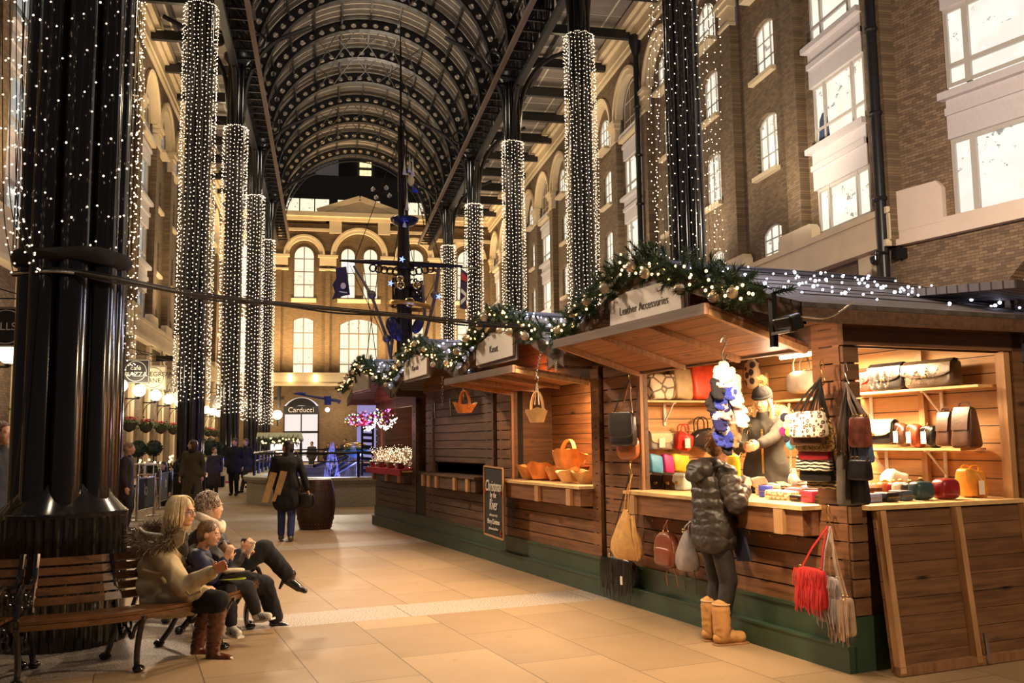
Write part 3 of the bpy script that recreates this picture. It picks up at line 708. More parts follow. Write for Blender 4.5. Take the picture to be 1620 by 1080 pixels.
# ------------------------------------------------------------------ clustered columns with light curtains
def column(x, y, top, label, near=False, scale=1.0):
    c = thing('clustered_column', label, 'column', (x, y, 0), 'clustered black columns of the hall')
    n = 8; b = MB(); b.lathe([(.30, .9), (.30, top)], (x, y, 0), 24)
    b.build('core', M['gloss'], c, True)
    b = MB()
    for k in range(n):
        a = 2 * pi * (k + .35) / n; p = (x + .30 * cos(a), y + .30 * sin(a), 0); b.lathe([(.125, .95), (.125, top)], p, 16)
    b.build('tubes', M['gloss'], c, True)
    b = MB()
    nr = 44
    b.lathe([(.49, 0), (.49, 1.02), (.505, 1.03), (.505, 1.06), (.47, 1.09)], (x, y, 0), nr * 4, wob=lambda j, a, r, z: ((r + (.014 if j < 2 and int(a / (2 * pi) * nr * 4 + .5) % 4 < 2 else 0)), z))
    b.build('ribbed_drum', M['gloss'], c, True, ang=25)
    b = MB()       # scalloped skirt between the tubes
    def sc_(j, a, r, z):
        f = abs(sin((a - .35 * 2 * pi / n) * n / 4)) ** 1.3
        return (r, z) if j == 0 else (r - .02 - (.17 * f if j == 2 else .085 * f), z + (.30 * f if j == 2 else .15 * f))
    b.lathe([(.495, 1.07), (.47, 1.10), (.44, 1.13)], (x, y, 0), 96, wob=sc_)
    b.build('scalloped_skirt', M['gloss'], c, True)
    b = MB(); b.lathe([(.42, top), (.62, top + .3), (.62, top + .5)], (x, y, 0), 24)
    s_ = 1 if x > 2.4 else -1
    for dy in (-1, 1):
        pts = [(x, y + dy * .3, 16.6), (x, y + dy * .55, 18.0), (x, y + dy * 1.4, 19.0)]; b.tube(cat_pts(pts, 5), .10, 8)
    for sx in (-1, 1):
        pts = [(x + sx * .3, y, 17.0), (x + sx * .6, y, 19.2), (x + sx * 1.6, y, 20.8), (x + sx * 3.4, y, 21.8)]; b.tube(cat_pts(pts, 6), .11, 8)
        b.torus((x + sx * .95, y, 20.9), .36, .07, 16, 6, Matrix.Rotation(pi / 2, 3, 'X'))
    b.build('bracket', M['steel'], c, True)
    return c
def curtain(x, y, z0, z1, label, strings, dz, r=.56, bulb=.022, parts=0, flare=.0, jitter=.02, seed=1):
    rr = random.Random(seed)
    c = thing('light_curtain', label, 'fairy lights', (x, y, z0), 'warm fairy light curtains on the columns')
    wi = MB(); rest = MB(); dots = []
    wi.torus((x, y, z1), r, .012, 32, 5)
    for k in range(strings):
        a = 2 * pi * k / strings; ph = rr.random() * dz; amp = rr.uniform(.5, 1.5); ph2 = rr.uniform(0, 6)
        pts = []
        nz = 14
        rad = lambda z: r + flare * (.5 + .5 * sin(z * .55 + ph2)) * amp
        for i in range(nz + 1):
            z = z1 + (z0 - z1) * i / nz; q = rad(z); aa = a + .03 * sin(z * 1.3 + ph2)
            pts.append((x + q * cos(aa), y + q * sin(aa), z))
        wi.tube(pts, .0035, 3, cap=False)
        z = z1 - ph
        while z > z0:
            q = rad(z) + rr.uniform(0, jitter); aa = a + .03 * sin(z * 1.3 + ph2) + rr.uniform(-1, 1) * jitter / r
            dots.append(V((x + q * cos(aa), y + q * sin(aa), z))); z -= dz * rr.uniform(.75, 1.25)
    for k in range(max(40, strings * 2)):
        a = 2 * pi * k / max(40, strings * 2); dots.append(V((x + r * cos(a), y + r * sin(a), z1 + rr.uniform(-.03, .04))))
    wi.build('wire', M['wire'], c)
    # the bulbs facing the walkway are separate, the rest one mass
    dots = [d for d in dots if (d - V((x, y, d.z))).normalized().dot(V((x, y, 0)).normalized()) < .6]
    rr.shuffle(dots); dots.sort(key=lambda d: abs(d.z - 8) > 7) if parts else None
    sel = dots[:parts]
    for d in dots[parts:]: rest.octa(d, bulb)
    rest.build('bulbs', M['bulb_warm'], c, kind='stuff')
    if parts:
        b0 = MB(); b0.ball((0, 0, 0), bulb, 6, 4)
        me = None
        for d in sel:
            if me is None:
                q = MB(); q.ball(d, bulb, 6, 4); o = q.build('bulb', M['bulb_warm'], c); me = (o, d)
            else:
                o = me[0].copy(); COL.objects.link(o); o.parent = c; o.location = o.location + (d - me[1])
    return c
cols = [(-2.15, 8.4, 'nearest column, bench wrapped around its ribbed base, black sleeve at head height'),
        (-4.3, 19.1, 'column just behind the nearest one at left, strings of lights down its side'),
        (-4.3, 31.45, 'tall column behind the woman in the long olive coat'),
        (-4.3, 43.8, 'column behind the pair of walking men'),
        (-4.3, 56.15, 'fourth lit column along the left side, beside the garlanded kiosk'),
        (-4.3, 68.5, 'farthest lit column of the left row, before the far front'),
        (8.35, 20.0, 'nearest column of the right row, rising behind the leather stall garland'),
        (9.1, 31.45, 'second column of the right row, left of the leather stall peak'),
        (9.1, 43.8, 'third column of the right row, behind the second stall roof'),
        (9.1, 56.15, 'fourth column of the right row, narrow, beside the hanging banner'),
        (9.1, 68.5, 'last column of the right row, in front of the far front')]
for i, (x, y, lab) in enumerate(cols):
    column(x, y, 19.6 if i not in () else 19.6, 'glossy black ribbed ' + lab)
    L2 = 'warm fairy light curtain on the ' + lab.split(',')[0]
    zt = 16.5
    if i == 0: curtain(x, y, 3.25, 10, L2, 34, .34, .455, .0088, 100, .015, .03, 1)
    elif i == 1: curtain(x, y, 3.0, zt, L2, 26, .20, .53, .014, 100, .05, .04, 2)
    elif i == 6: curtain(x, y, 3.0, zt, L2, 24, .26, .60, .014, 100, .22, .05, 3)
    else: curtain(x, y, 3.0, zt, L2, 24 if y < 40 else 20, .15 if y < 40 else .19 if y < 50 else .24, .53, .017 if y < 40 else .022 if y < 50 else .027, 100 if y < 60 else 0, .05, .025, 10 + i)
# loose strings of lights hanging at the far left, beside the nearest column
b = thing('light_string', 'loose warm light strings hanging at the left edge of the view', 'fairy lights', (-2.9, 8.2, 3.1))
wi = MB(); dots = MB(); rr = random.Random(5)
for px in (4, 16, 26, 36):
    top = D(px, -60, 7.2); bot = D(58 if px > 10 else 20, 428, 7.2)
    mid = D(px + 2, 330, 7.2); pts = cat_pts([top, D(px, 150, 7.2), mid, bot], 14); wi.tube(pts, .004, 4)
    for i, p in enumerate(pts):
        if i % 2 == 0: dots.octa(p + V((rr.uniform(-.03, .03), 0, rr.uniform(-.02, .02))), .0085)
wi.build('wire', M['wire'], b); dots.build('bulbs', M['bulb_warm'], b, kind='stuff')
# sleeve and cable on the nearest column
b = MB(); b.lathe([(.432, 3.13), (.462, 3.14), (.475, 3.18), (.462, 3.22), (.435, 3.24)], (-2.15, 8.4, 0), 40, wob=lambda j, a, r, z: (r + .008 * sin(a * 7 + j), z + .02 * sin(a * 3 + j)))
b.build('cable_sleeve', M['cloth_black'], smooth=True, label='black fabric sleeve wrapped round the nearest column above head height', cat='sleeve')
cp = [D(20, 432, 7.75), D(90, 428, 7.45), D(175, 440, 7.6), D(290, 463, 8.3), D(400, 477, 8.8), D(520, 489, 9.3), D(640, 500, 9.6), D(770, 513, 9.9), D(893, 524, 10.1)]
t_ = thing('overhead_cable', 'thick black cable slung from nearest column to the leather stall roof', 'cable', cp[4])
b = MB(); pts = cat_pts(cp, 8); b.tube(pts, .017, 6)
b.tube([p + V((0, 0, -.02 - .012 * sin(i * .5))) for i, p in enumerate(pts)], .010, 5); b.tube([p + V((0, .01, .025)) for p in pts[4:]], .007, 5); b.build('cable', M['wire'], t_)
b = MB(); b.tube(pts[:12], .011, 6); b.v = [v + V((0, -.03, -.012)) for v in b.v]; b.build('steel_strand', M['chrome'], t_)
b = MB(); b.tube([D(50, 436, 7.4), D(47, 520, 7.4), D(38, 640, 7.35), D(22, 760, 7.3), D(5, 900, 7.25)], .008, 5); b.build('drop_cable', M['wire'], t_)

# ------------------------------------------------------------------ left side: wall lanterns, hanging baskets, signs
lan = thing('wall_lantern', '', 'lantern', (0, 0, 0), 'globe lanterns on the left wall')
b = MB(); b.ball((.62, 0, .28), .29, 18, 12); gl = b.build('globe', M['globe'], lan, True)
b = MB(); b.bb(0, .65, -.03, .03, -.12, -.06); b.tube(bez((0, 0, -.85), (.05, 0, -.2), (.45, 0, -.1)), .02, 6); b.bb(-.03, .03, -.04, .04, -1.3, .1); b.lathe([(.03, -.1), (.11, -.03), (.09, .02)], (.62, 0, 0), 10); b.build('bracket', M['iron'], lan)
bas = thing('flower_basket', '', 'flower basket', (0, 0, 0), 'hanging flower baskets on the left wall')
b = MB(); b.tube([(0, 0, .9), (0, 0, .25)], .015, 4); b.lathe([(.05, -.42), (.25, -.3), (.36, 0)], (0, 0, 0), 12); b.build('basket', plain('coir_liner', (.03, .028, .015), .9), bas)
b = MB(); rr = random.Random(3)
for k in range(240):
    p = V((rr.gauss(0, .2), rr.gauss(0, .2), rr.uniform(-.15, .22))); d = V((rr.uniform(-1, 1), rr.uniform(-1, 1), rr.uniform(-.8, 1))).normalized() * .13; s_ = d.cross(V((0, 0, 1))).normalized() * .05
    b.add([p, p + d * .5 + s_, p + d, p + d * .5 - s_], [(0, 1, 2, 3)])
b.build('foliage', plain('basket_leaves', (.06, .10, .03), .7), bas)
b = MB()
for k in range(16): b.ball((rr.gauss(0, .16), rr.gauss(0, .16), rr.uniform(.1, .3)), .05, 5, 4)
b.build('flowers', plain('pink_flowers', (.70, .06, .10), .6), bas)
poss = [27.44, 41.6, 45.6, 49.9, 54.05, 58.1, 66.5, 70.6, 74.7, 78.8]
names = ['beside the dark round sign at the left edge', 'touching the edge of the second column', 'below the black cafe sign', 'below the pale square sign', 'third along from the second column', 'half hidden behind the tall column', 'first beyond the tall column', 'second beyond the tall column', 'third beyond the tall column', 'farthest down the left wall']
for i, (y, nm) in enumerate(zip(poss, names)):
    L_ = 'glowing white globe lantern on iron bracket, ' + nm
    if i == 0: lan.location = (-9.2, y, 3.9); lan['label'] = L_
    else: dup(lan, (-9.2, y, 3.9), 0, L_)
    lamp('POINT', (-8.1, y, 4.2), 120, (1, .78, .48), .3)
    yb = y + 2.9 if i else y + 2.5
    L_ = 'pink flower basket on left wall, %s' % ('cut by nearest column', 'under the first globe', 'under the second globe', 'under the third globe', 'under the fourth globe', 'behind the tall lit column', 'first beyond the tall column', 'second beyond the tall column', 'third beyond the tall column', 'farthest away')[i]
    if i == 0: bas.location = (-8.75, yb, 2.65); bas['label'] = L_
    else: dup(bas, (-8.75, yb, 2.65), i * 1.0, L_)
def hang_sign(px, py, w_, h_, x, label, m, body, inv=False, y=None):
    q = PL(px, py, V((x, 0, 0)), V((1, 0, 0))); c = V((x, q.y, q.z)); s = thing('hanging_sign', label, 'sign', c)
    b = MB(); b.bb(x - w_ / 2, x + w_ / 2, c.y - .03, c.y + .03, c.z - h_ / 2, c.z + h_ / 2); b.build('board', m, s)
    b = MB(); b.torus((x, c.y - .035, c.z), min(w_, h_) * .42, .012, 28, 5, Matrix.Rotation(pi / 2, 3, 'X'))
    for a, b_ in ((-1, 0), (1, 0)): b.bar((x + a * w_ * .47, c.y - .035, c.z - h_ * .47), (x + a * w_ * .47, c.y - .035, c.z + h_ * .47), .015)
    for a in (-1, 1): b.bar((x - w_ * .47, c.y - .035, c.z + a * h_ * .47), (x + w_ * .47, c.y - .035, c.z + a * h_ * .47), .015)
    b.build('border', M['white'] if inv else M['iron'], s)
    b = MB(); zt = c.z + h_ / 2
    b.bar((-9.2, c.y, zt + .22), (x + w_ * .6, c.y, zt + .22), .035); b.bar((x - w_ * .35, c.y, zt), (x - w_ * .35, c.y, zt + .2), .02); b.bar((x + w_ * .35, c.y, zt), (x + w_ * .35, c.y, zt + .2), .02)
    b.tube(cat_pts([(-9.1, c.y, zt + 1.25), (-8.9, c.y, zt + .7), (x - .1, c.y, zt + .45), (x + w_ * .6, c.y, zt + .24)], 5), .02, 5); b.build('bracket', M['iron'], s)
    text(body, 'lettering', M['white'] if inv else M['iron'], (x, c.y - .045, c.z), h_ * .27, (1, 0, 0), (0, -1, 0), s)
BLK = plain('sign_black', (.02, .02, .022), .5); CRM = plain('sign_cream', (.72, .66, .48), .6)
hang_sign(215, 587, 1.15, 1.05, -8.2, 'square black hanging sign with round cafe emblem', BLK, 'café\nPIAZZA', True)
hang_sign(242, 597, 1.2, 1.15, -8.2, 'cream hanging sign with circle beside the cafe sign', CRM, 'BOTTLEGREENS\nLANE')
hang_sign(279, 614, 1.2, 1.15, -8.2, 'cream hanging sign partly behind the tall lit column', CRM, 'HAY\nGALLERIA')
hang_sign(346, 635, 1.0, 1.0, -8.2, 'grey hanging sign between the tall column and the next', plain('sign_grey', (.35, .33, .3), .6), 'BAR')
hang_sign(10, 517, 1.15, 1.05, -8.2, 'black square sign with round border cut by left edge', BLK, 'BALLS B', True)
b = MB(); q = PL(259, 567, V((-8.8, 0, 0)), V((1, 0, 0))); b.bb(-9.2, -8.3, q.y - .12, q.y + .12, q.z - .15, q.z + .15); b.bar((-8.9, q.y, q.z), (-8.9, q.y, q.z + .7), .04); b.build('wall_speaker', M['iron'], label='small black box speaker under the left string course', cat='speaker')
# ------------------------------------------------------------------ market stalls
S3, T3 = tuple(SY), tuple(TX)
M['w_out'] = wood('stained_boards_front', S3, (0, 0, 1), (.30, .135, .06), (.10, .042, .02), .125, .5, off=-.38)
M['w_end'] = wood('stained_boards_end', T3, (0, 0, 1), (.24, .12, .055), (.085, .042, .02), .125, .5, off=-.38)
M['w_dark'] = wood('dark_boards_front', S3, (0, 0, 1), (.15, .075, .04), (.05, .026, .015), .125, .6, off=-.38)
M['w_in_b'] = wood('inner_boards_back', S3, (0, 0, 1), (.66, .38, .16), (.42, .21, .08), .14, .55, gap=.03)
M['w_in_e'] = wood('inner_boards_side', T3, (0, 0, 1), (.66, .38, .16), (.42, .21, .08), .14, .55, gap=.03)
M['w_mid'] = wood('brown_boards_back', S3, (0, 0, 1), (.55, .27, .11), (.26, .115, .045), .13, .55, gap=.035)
M['w_can'] = wood('canopy_boards', S3, T3, (.32, .145, .07), (.13, .055, .028), .13, .5, gap=.03)
M['w_post'] = wood('post_timber', (0, 0, 1), S3, (.34, .17, .08), (.14, .065, .03), .4, .55)
M['w_trim'] = wood('pale_batten', (0, 0, 1), T3, (.62, .36, .17), (.36, .19, .08), .4, .5, knots=False)
M['w_gab'] = wood('gable_boards', S3, (0, 0, 1), (.36, .16, .075), (.16, .065, .03), .14, .5, gap=.03)
M['w_shelf'] = plain('pale_pine_shelf', (.72, .48, .22), .5, var=.15, scale=14)
M['green'] = plain('dark_green_paint', (.034, .070, .040), .42, var=.2, scale=3, bump=.1, bs=60)
def felt():
    t = NT('roof_felt'); p = t.pos(); s = t.dot(p, S3); u = t.dot(p, T3)
    fr = t.math('FRACT', t.math('DIVIDE', s, .10)); n_ = t.noise(t.vec(t.math('MULTIPLY', u, 2), t.math('MULTIPLY', s, 12)), 2, 4)
    c = t.mix(n_, (.10, .085, .085), (.26, .22, .21)); c = t.mix(t.math('LESS_THAN', fr, .16), c, (.035, .03, .03))
    t.bump(fr, .5, .02); return t.fin(c, .8)
M['felt'] = felt()
def sb():
    b = MB(); b.M = MS; return b
def boards_t(b, t, s0, s1, z0, z1, th=.03, h=.125, gap=.011, off=.38):
    z = z0 - ((z0 - off) % h)
    while z < z1 - .02:
        a, c = max(z, z0), min(z + h - gap, z1)
        if c - a > .01: b.bb(t - th, t, s0, s1, a, c)
        z += h
def boards_s(b, s, t0, t1, z0, z1, th=.03, h=.125, gap=.011, off=.38):
    z = z0 - ((z0 - off) % h)
    while z < z1 - .02:
        a, c = max(z, z0), min(z + h - gap, z1)
        if c - a > .01: b.bb(t0, t1, s - th, s, a, c)
        z += h
RT0, RT1 = 4.12, 6.95
def stall(s0, s1, label, front, canopy=2.53, light=(0, 0), ends=True, closed=False, wood_='w_out', back='w_in_b', backt=6.40, z_top=2.25, roof=True):
    sc_ = (s0 + s1) / 2; hw = (s1 - s0) / 2 + .26
    root = thing('market_stall', label, 'market stall', st(5.5, sc_), 'row of four timber market stalls')
    o0, o1 = front; zc = 1.12
    b = sb(); boards_t(b, 4.68, s0, s1, .38, .88)
    boards_t(b, 4.68, s0, o0 - .02, .88, 2.5); boards_t(b, 4.68, o1 + .02, s1, .88, 2.5)
    if closed: boards_t(b, 4.70, o0 + .02, o1 - .02, 1.30, 2.24)
    b.build('front_boards', M[wood_], root)
    b = sb(); b.bb(4.69, 4.74, s0, s1, .3, .9); b.bb(4.69, 4.74, s0, o0, .9, 2.5); b.bb(4.69, 4.74, o1, s1, .9, 2.5); b.bb(4.66, 4.74, s0, s1, 2.25, 2.55)
    if closed: b.bb(4.72, 4.76, o0, o1, 1.28, 2.3)
    b.build('backing', M['w_dark'], root)
    # counter box and shelf
    b = sb(); b.bb(4.50, 4.69, o0 - .02, o1 + .04, .90, 1.085); b.build('counter_box', M[wood_], root)
    b = sb(); b.bb(4.47, 5.15, o0 - .05, o1 + .06, 1.085, 1.115); b.build('counter_top', M['w_shelf'] if not closed else M['w_dark'], root)
    for q in ([o0 + .16, o0 + 1.0, o1 - .15] if not closed else [o0 + .2, o0 + .75, o0 + 1.6, o0 + 2.0, o1 - .05]):
        b = sb(); b.bb(4.465, 4.50, q, q + .10, .90, 1.08); b.build('cleat', M['w_trim'], root)
    # posts
    for q in (s0, s1 - .16, o0 - .09, o1):
        b = sb(); b.bb(4.655, 4.70, q, q + .07, .38, 2.5); b.build('post', M['w_post'], root)
    # green plinth
    b = sb(); pe = {8.55: 8.64, 11.58: 11.70, 14.78: 15.34}.get(s1, s1 + .05)
    b.bb(4.64, 6.5, s0 - .02, pe, .0, .37); b.bb(4.59, 4.66, s0 - .02, pe, 0, .165); b.bb(4.58, 4.66, s0 - .02, pe, .165, .18)
    b.bb(4.625, 4.66, s0 - .02, pe, .36, .385); b.build('plinth', M['green'], root)
    # inner walls, floor and ceiling
    b = sb(); b.bb(backt, backt + .05, s0 + .02, s1 - .02, .3, 2.55); b.build('back_wall', M[back], root)
    for q0, q1 in ([(s1 - .06, s1 - .02)] + ([(s0 + .02, s0 + .05)] if ends else [])):
        b = sb(); b.bb(4.72, 6.42, q0, q1, .3, 2.55); b.build('side_wall', M['w_in_e'] if back == 'w_in_b' else M['w_end'], root)
    b = sb(); b.bb(4.7, 6.45, s0, s1, .37, .40); b.build('stall_floor', M['w_dark'], root)
    if roof:
        zr, ze = 3.13, 2.50
        gb = sb(); k = (zr - ze) / hw
        gb.prism([(s0 + .04, 2.42), (s1 - .04, 2.42), (s1 - .04, ze + k * .28), (sc_, zr - .06), (s0 + .04, ze + k * .28)], .04, 'x', (4.60, 0, 0)); gb.build('gable', M['w_gab'], root)
        for sg in (-1, 1):
            b = sb(); e = sc_ + sg * hw
            b.add([(t, s, z) for t in (RT0, RT1) for s, z in ((sc_, zr), (e, ze), (e, ze - .035), (sc_, zr - .035))], [(0, 1, 5, 4), (2, 3, 7, 6), (0, 3, 2, 1), (4, 5, 6, 7), (1, 2, 6, 5)])
            b.build('roof_slope', M['felt'], root)
            b = sb(); b.bb(RT0, RT1, min(e, e - sg * .03), max(e, e - sg * .03), ze - .13, ze - .03)
            b.add([(RT0 + d, s, z) for d in (0, .03) for s, z in ((sc_, zr - .03), (e, ze - .03), (e, ze - .15), (sc_, zr - .15))], [(0, 1, 2, 3), (4, 7, 6, 5), (0, 4, 5, 1), (3, 2, 6, 7)])
            b.build('bargeboard', M['w_dark'], root)
        b = sb(); b.bb(RT0 - .02, RT1, sc_ - .07, sc_ + .07, zr - .01, zr + .03); b.build('ridge_cap', M['felt'], root)
    if canopy:
        b = sb(); c0, c1 = o0 + .02, o1 + .06; zi, zo, ti, to = 2.25 if canopy < 2.5 else 2.27, canopy, 4.66, 3.78
        sl = (zo - zi) / (to - ti)
        b.add([(t, s, z + dz) for dz in (0, .025) for t, z in ((ti, zi), (to, zo)) for s in (c0, c1)], [(0, 1, 3, 2), (4, 6, 7, 5), (0, 4, 5, 1), (2, 3, 7, 6), (0, 2, 6, 4), (1, 5, 7, 3)])
        cp_ = b.build('canopy', M['w_can'], root)
        for s in lin((c0 + .03, 0, 0), (c1 - .03, 0, 0), 4):
            b = sb(); b.bar((ti, s.x, zi - .025), (to, s.x, zo - .025), .045, .05, V((0, 1, 0))); b.build('batten', M['w_trim'] if s.x < c0 + .1 else M['w_post'], cp_)
        b = sb(); b.bb(to - .03, to + .01, c0, c1, zo - .05, zo + .03); b.build('canopy_edge', M['w_dark'], cp_)
    return root
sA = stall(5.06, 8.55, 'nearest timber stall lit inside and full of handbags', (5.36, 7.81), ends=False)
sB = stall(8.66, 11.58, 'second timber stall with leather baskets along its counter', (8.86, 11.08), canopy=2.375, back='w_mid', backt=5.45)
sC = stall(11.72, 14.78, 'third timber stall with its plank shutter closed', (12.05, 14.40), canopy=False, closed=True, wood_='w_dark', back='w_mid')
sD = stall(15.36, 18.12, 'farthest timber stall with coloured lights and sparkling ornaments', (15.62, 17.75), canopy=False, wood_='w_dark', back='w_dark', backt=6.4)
# dark fillers between stalls
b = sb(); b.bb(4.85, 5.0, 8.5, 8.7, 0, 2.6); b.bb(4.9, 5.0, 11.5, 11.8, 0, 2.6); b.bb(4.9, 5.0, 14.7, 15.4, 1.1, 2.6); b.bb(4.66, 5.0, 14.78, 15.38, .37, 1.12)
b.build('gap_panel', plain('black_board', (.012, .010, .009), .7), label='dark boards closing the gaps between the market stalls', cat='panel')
# end wall of the nearest stall with its side opening and lowered flap
b = sb(); boards_s(b, 5.06, 4.66, 6.42, 2.26, 2.50, h=.13); boards_s(b, 5.06, 4.66, 4.80, .38, 2.5); b.bb(4.64, 6.44, 5.0, 5.05, 2.25, 2.40); b.build('end_boards', M['w_end'], sA)
b = sb(); b.bb(4.66, 6.42, 5.07, 5.10, 2.24, 2.56); b.bb(4.66, 4.80, 5.07, 5.10, .3, 2.5); b.bb(4.72, 6.42, 5.07, 5.1, .38, 1.10); b.build('end_backing', M['w_dark'], sA)
b = sb(); b.bb(6.24, 6.30, 5.02, 5.10, .38, 2.25); b.build('opening_post', M['w_trim'], sA)
b = sb(); b.bb(6.31, 6.42, 5.0, 5.07, 0, 2.5); b.build('corner_post', M['w_end'], sA)
b = sb(); b.bb(4.76, 6.36, 4.96, 5.45, 1.095, 1.125); b.build('side_counter', M['w_shelf'], sA)
fl = thing('lowered_flap', 'braced plank flap hanging below the side counter of the nearest stall', 'flap', st(5.55, 4.98, 0))
b = sb(); th0 = .0; P0 = lambda t, z, o=0: (t, 4.985 - (1.09 - z) * .10 - o, z)
for k in range(9):
    z0, z1 = 1.085 - k * .119, 1.085 - (k + 1) * .119 + .004
    b.add([P0(4.82, z0), P0(6.30, z0), P0(6.30, z1), P0(4.82, z1), P0(4.82, z0, -.02), P0(6.30, z0, -.02), P0(6.30, z1, -.02), P0(4.82, z1, -.02)], [(0, 1, 2, 3), (4, 7, 6, 5), (0, 4, 5, 1), (3, 2, 6, 7), (0, 3, 7, 4), (1, 5, 6, 2)])
b.build('planks', M['w_end'], fl)
for t in (4.85, 5.56, 6.25):
    b = sb(); b.bar(P0(t, 1.09, .03), P0(t, .02, .03), .05, .055, V((0, 1, 0))); b.build('batten', M['w_trim'], fl)
b = sb(); b.bar(P0(4.82, .035, .03), P0(6.30, .035, .03), .05, .06); b.build('bottom_rail', M['w_post'], fl)
b = sb(); b.bar(P0(5.63, .22, .065), P0(5.63, .02, .065), .03, .012, V((0, 1, 0))); b.build('bolt', M['chrome'], fl)
# dark gap / plinth return under flap
# neighbouring hut to the right with ledged door
hb = thing('neighbouring_hut', 'dark vertical-boarded hut with strap hinges at the right edge', 'hut', st(7.4, 5.9))
b = sb(); t = 6.44
while t < 9: b.bb(t, t + .10, 5.02, 5.06, .1, 2.30); t += .112
b.build('door', M['w_dark'], hb)
b = sb(); b.bb(6.42, 9, 5.07, 5.12, 0, 2.75); boards_s(b, 5.05, 6.44, 9, 2.32, 2.70); b.build('hut_wall', M['w_dark'], hb)
for z in (2.24, 1.40, .55):
    b = sb(); b.bb(6.42, 6.47, 5.0, 5.02, z - .07, z + .07); b.add([(6.46, 5.0, z - .025), (6.46, 5.0, z + .025), (6.80, 5.0, z + .008), (6.80, 5.0, z - .008)], [(0, 1, 2, 3)]); b.build('strap_hinge', M['chrome'], hb)
b = sb(); b.add([(5.9, 4.6, 2.72), (10, 4.6, 2.62), (10, 8.2, 2.75), (5.9, 8.2, 3.02), (5.9, 4.6, 2.66), (10, 4.6, 2.56), (10, 8.2, 2.69), (5.9, 8.2, 2.96)], [(0, 1, 2, 3), (4, 7, 6, 5), (0, 4, 5, 1), (0, 3, 7, 4)])
b.build('hut_roof', M['felt'], hb)

# ---- name boards
sign_m = plain('name_board_cream', (.72, .66, .60), .55, var=.05)
def name_board(pxs, t, body, label, size, cpx):
    pts = [inst(onT(px, py, t)) for px, py in pxs]; s_ = thing('name_board', label, 'sign', st(t, pts[0].y, min(p.z for p in pts)))
    b = sb(); b.prism([(p.y, p.z) for p in pts], .03, 'x', (t, 0, 0)); b.build('board', sign_m, s_)
    b = sb(); lo, hi = min(p.y for p in pts) - .04, max(p.y for p in pts) + .04; zt = max(p.z for p in pts)
    b.prism([(lo, min(p.z for p in pts) - .03), (hi, min(p.z for p in pts) - .03), (hi, zt - .1), ((lo + hi) / 2 + .2, zt + .04), ((lo + hi) / 2 - .25, zt + .03), (lo, zt - .14)], .02, 'x', (t + .035, 0, 0)); b.build('backing_board', plain('grey_backing', (.30, .27, .27), .6), s_)
    if body:
        c = inst(onT(*cpx, t)); text(body, 'lettering', plain('brown_ink', (.09, .06, .05), .6), tuple(st(t - .004, c.y, c.z)), size, tuple(-SY), tuple(-TX), s_, ext=.0015)
    return s_
name_board([(965, 521), (965, 478), (990, 462), (1049, 446), (1077, 463), (1078, 492)], 4.06, 'Leather Accessories', 'cream board lettered Leather Accessories on the nearest stall gable', .098, (1017, 484))
name_board([(753, 578), (754, 547), (772, 532), (797, 524), (811, 534), (811, 562)], 4.06, 'Kasut', 'blank-looking cream board with faint lettering on the second stall gable', .12, (781, 552))
name_board([(638, 602), (640, 574), (650, 566), (664, 562), (675, 566), (675, 591)], 4.06, 'Kaprida', 'cream name board on the third stall gable', .11, (657, 582))
name_board([(557, 621), (560, 598), (565, 592), (575, 588), (582, 595), (582, 614)], 4.06, '', 'small cream name board on the farthest stall gable', .1, (570, 600))

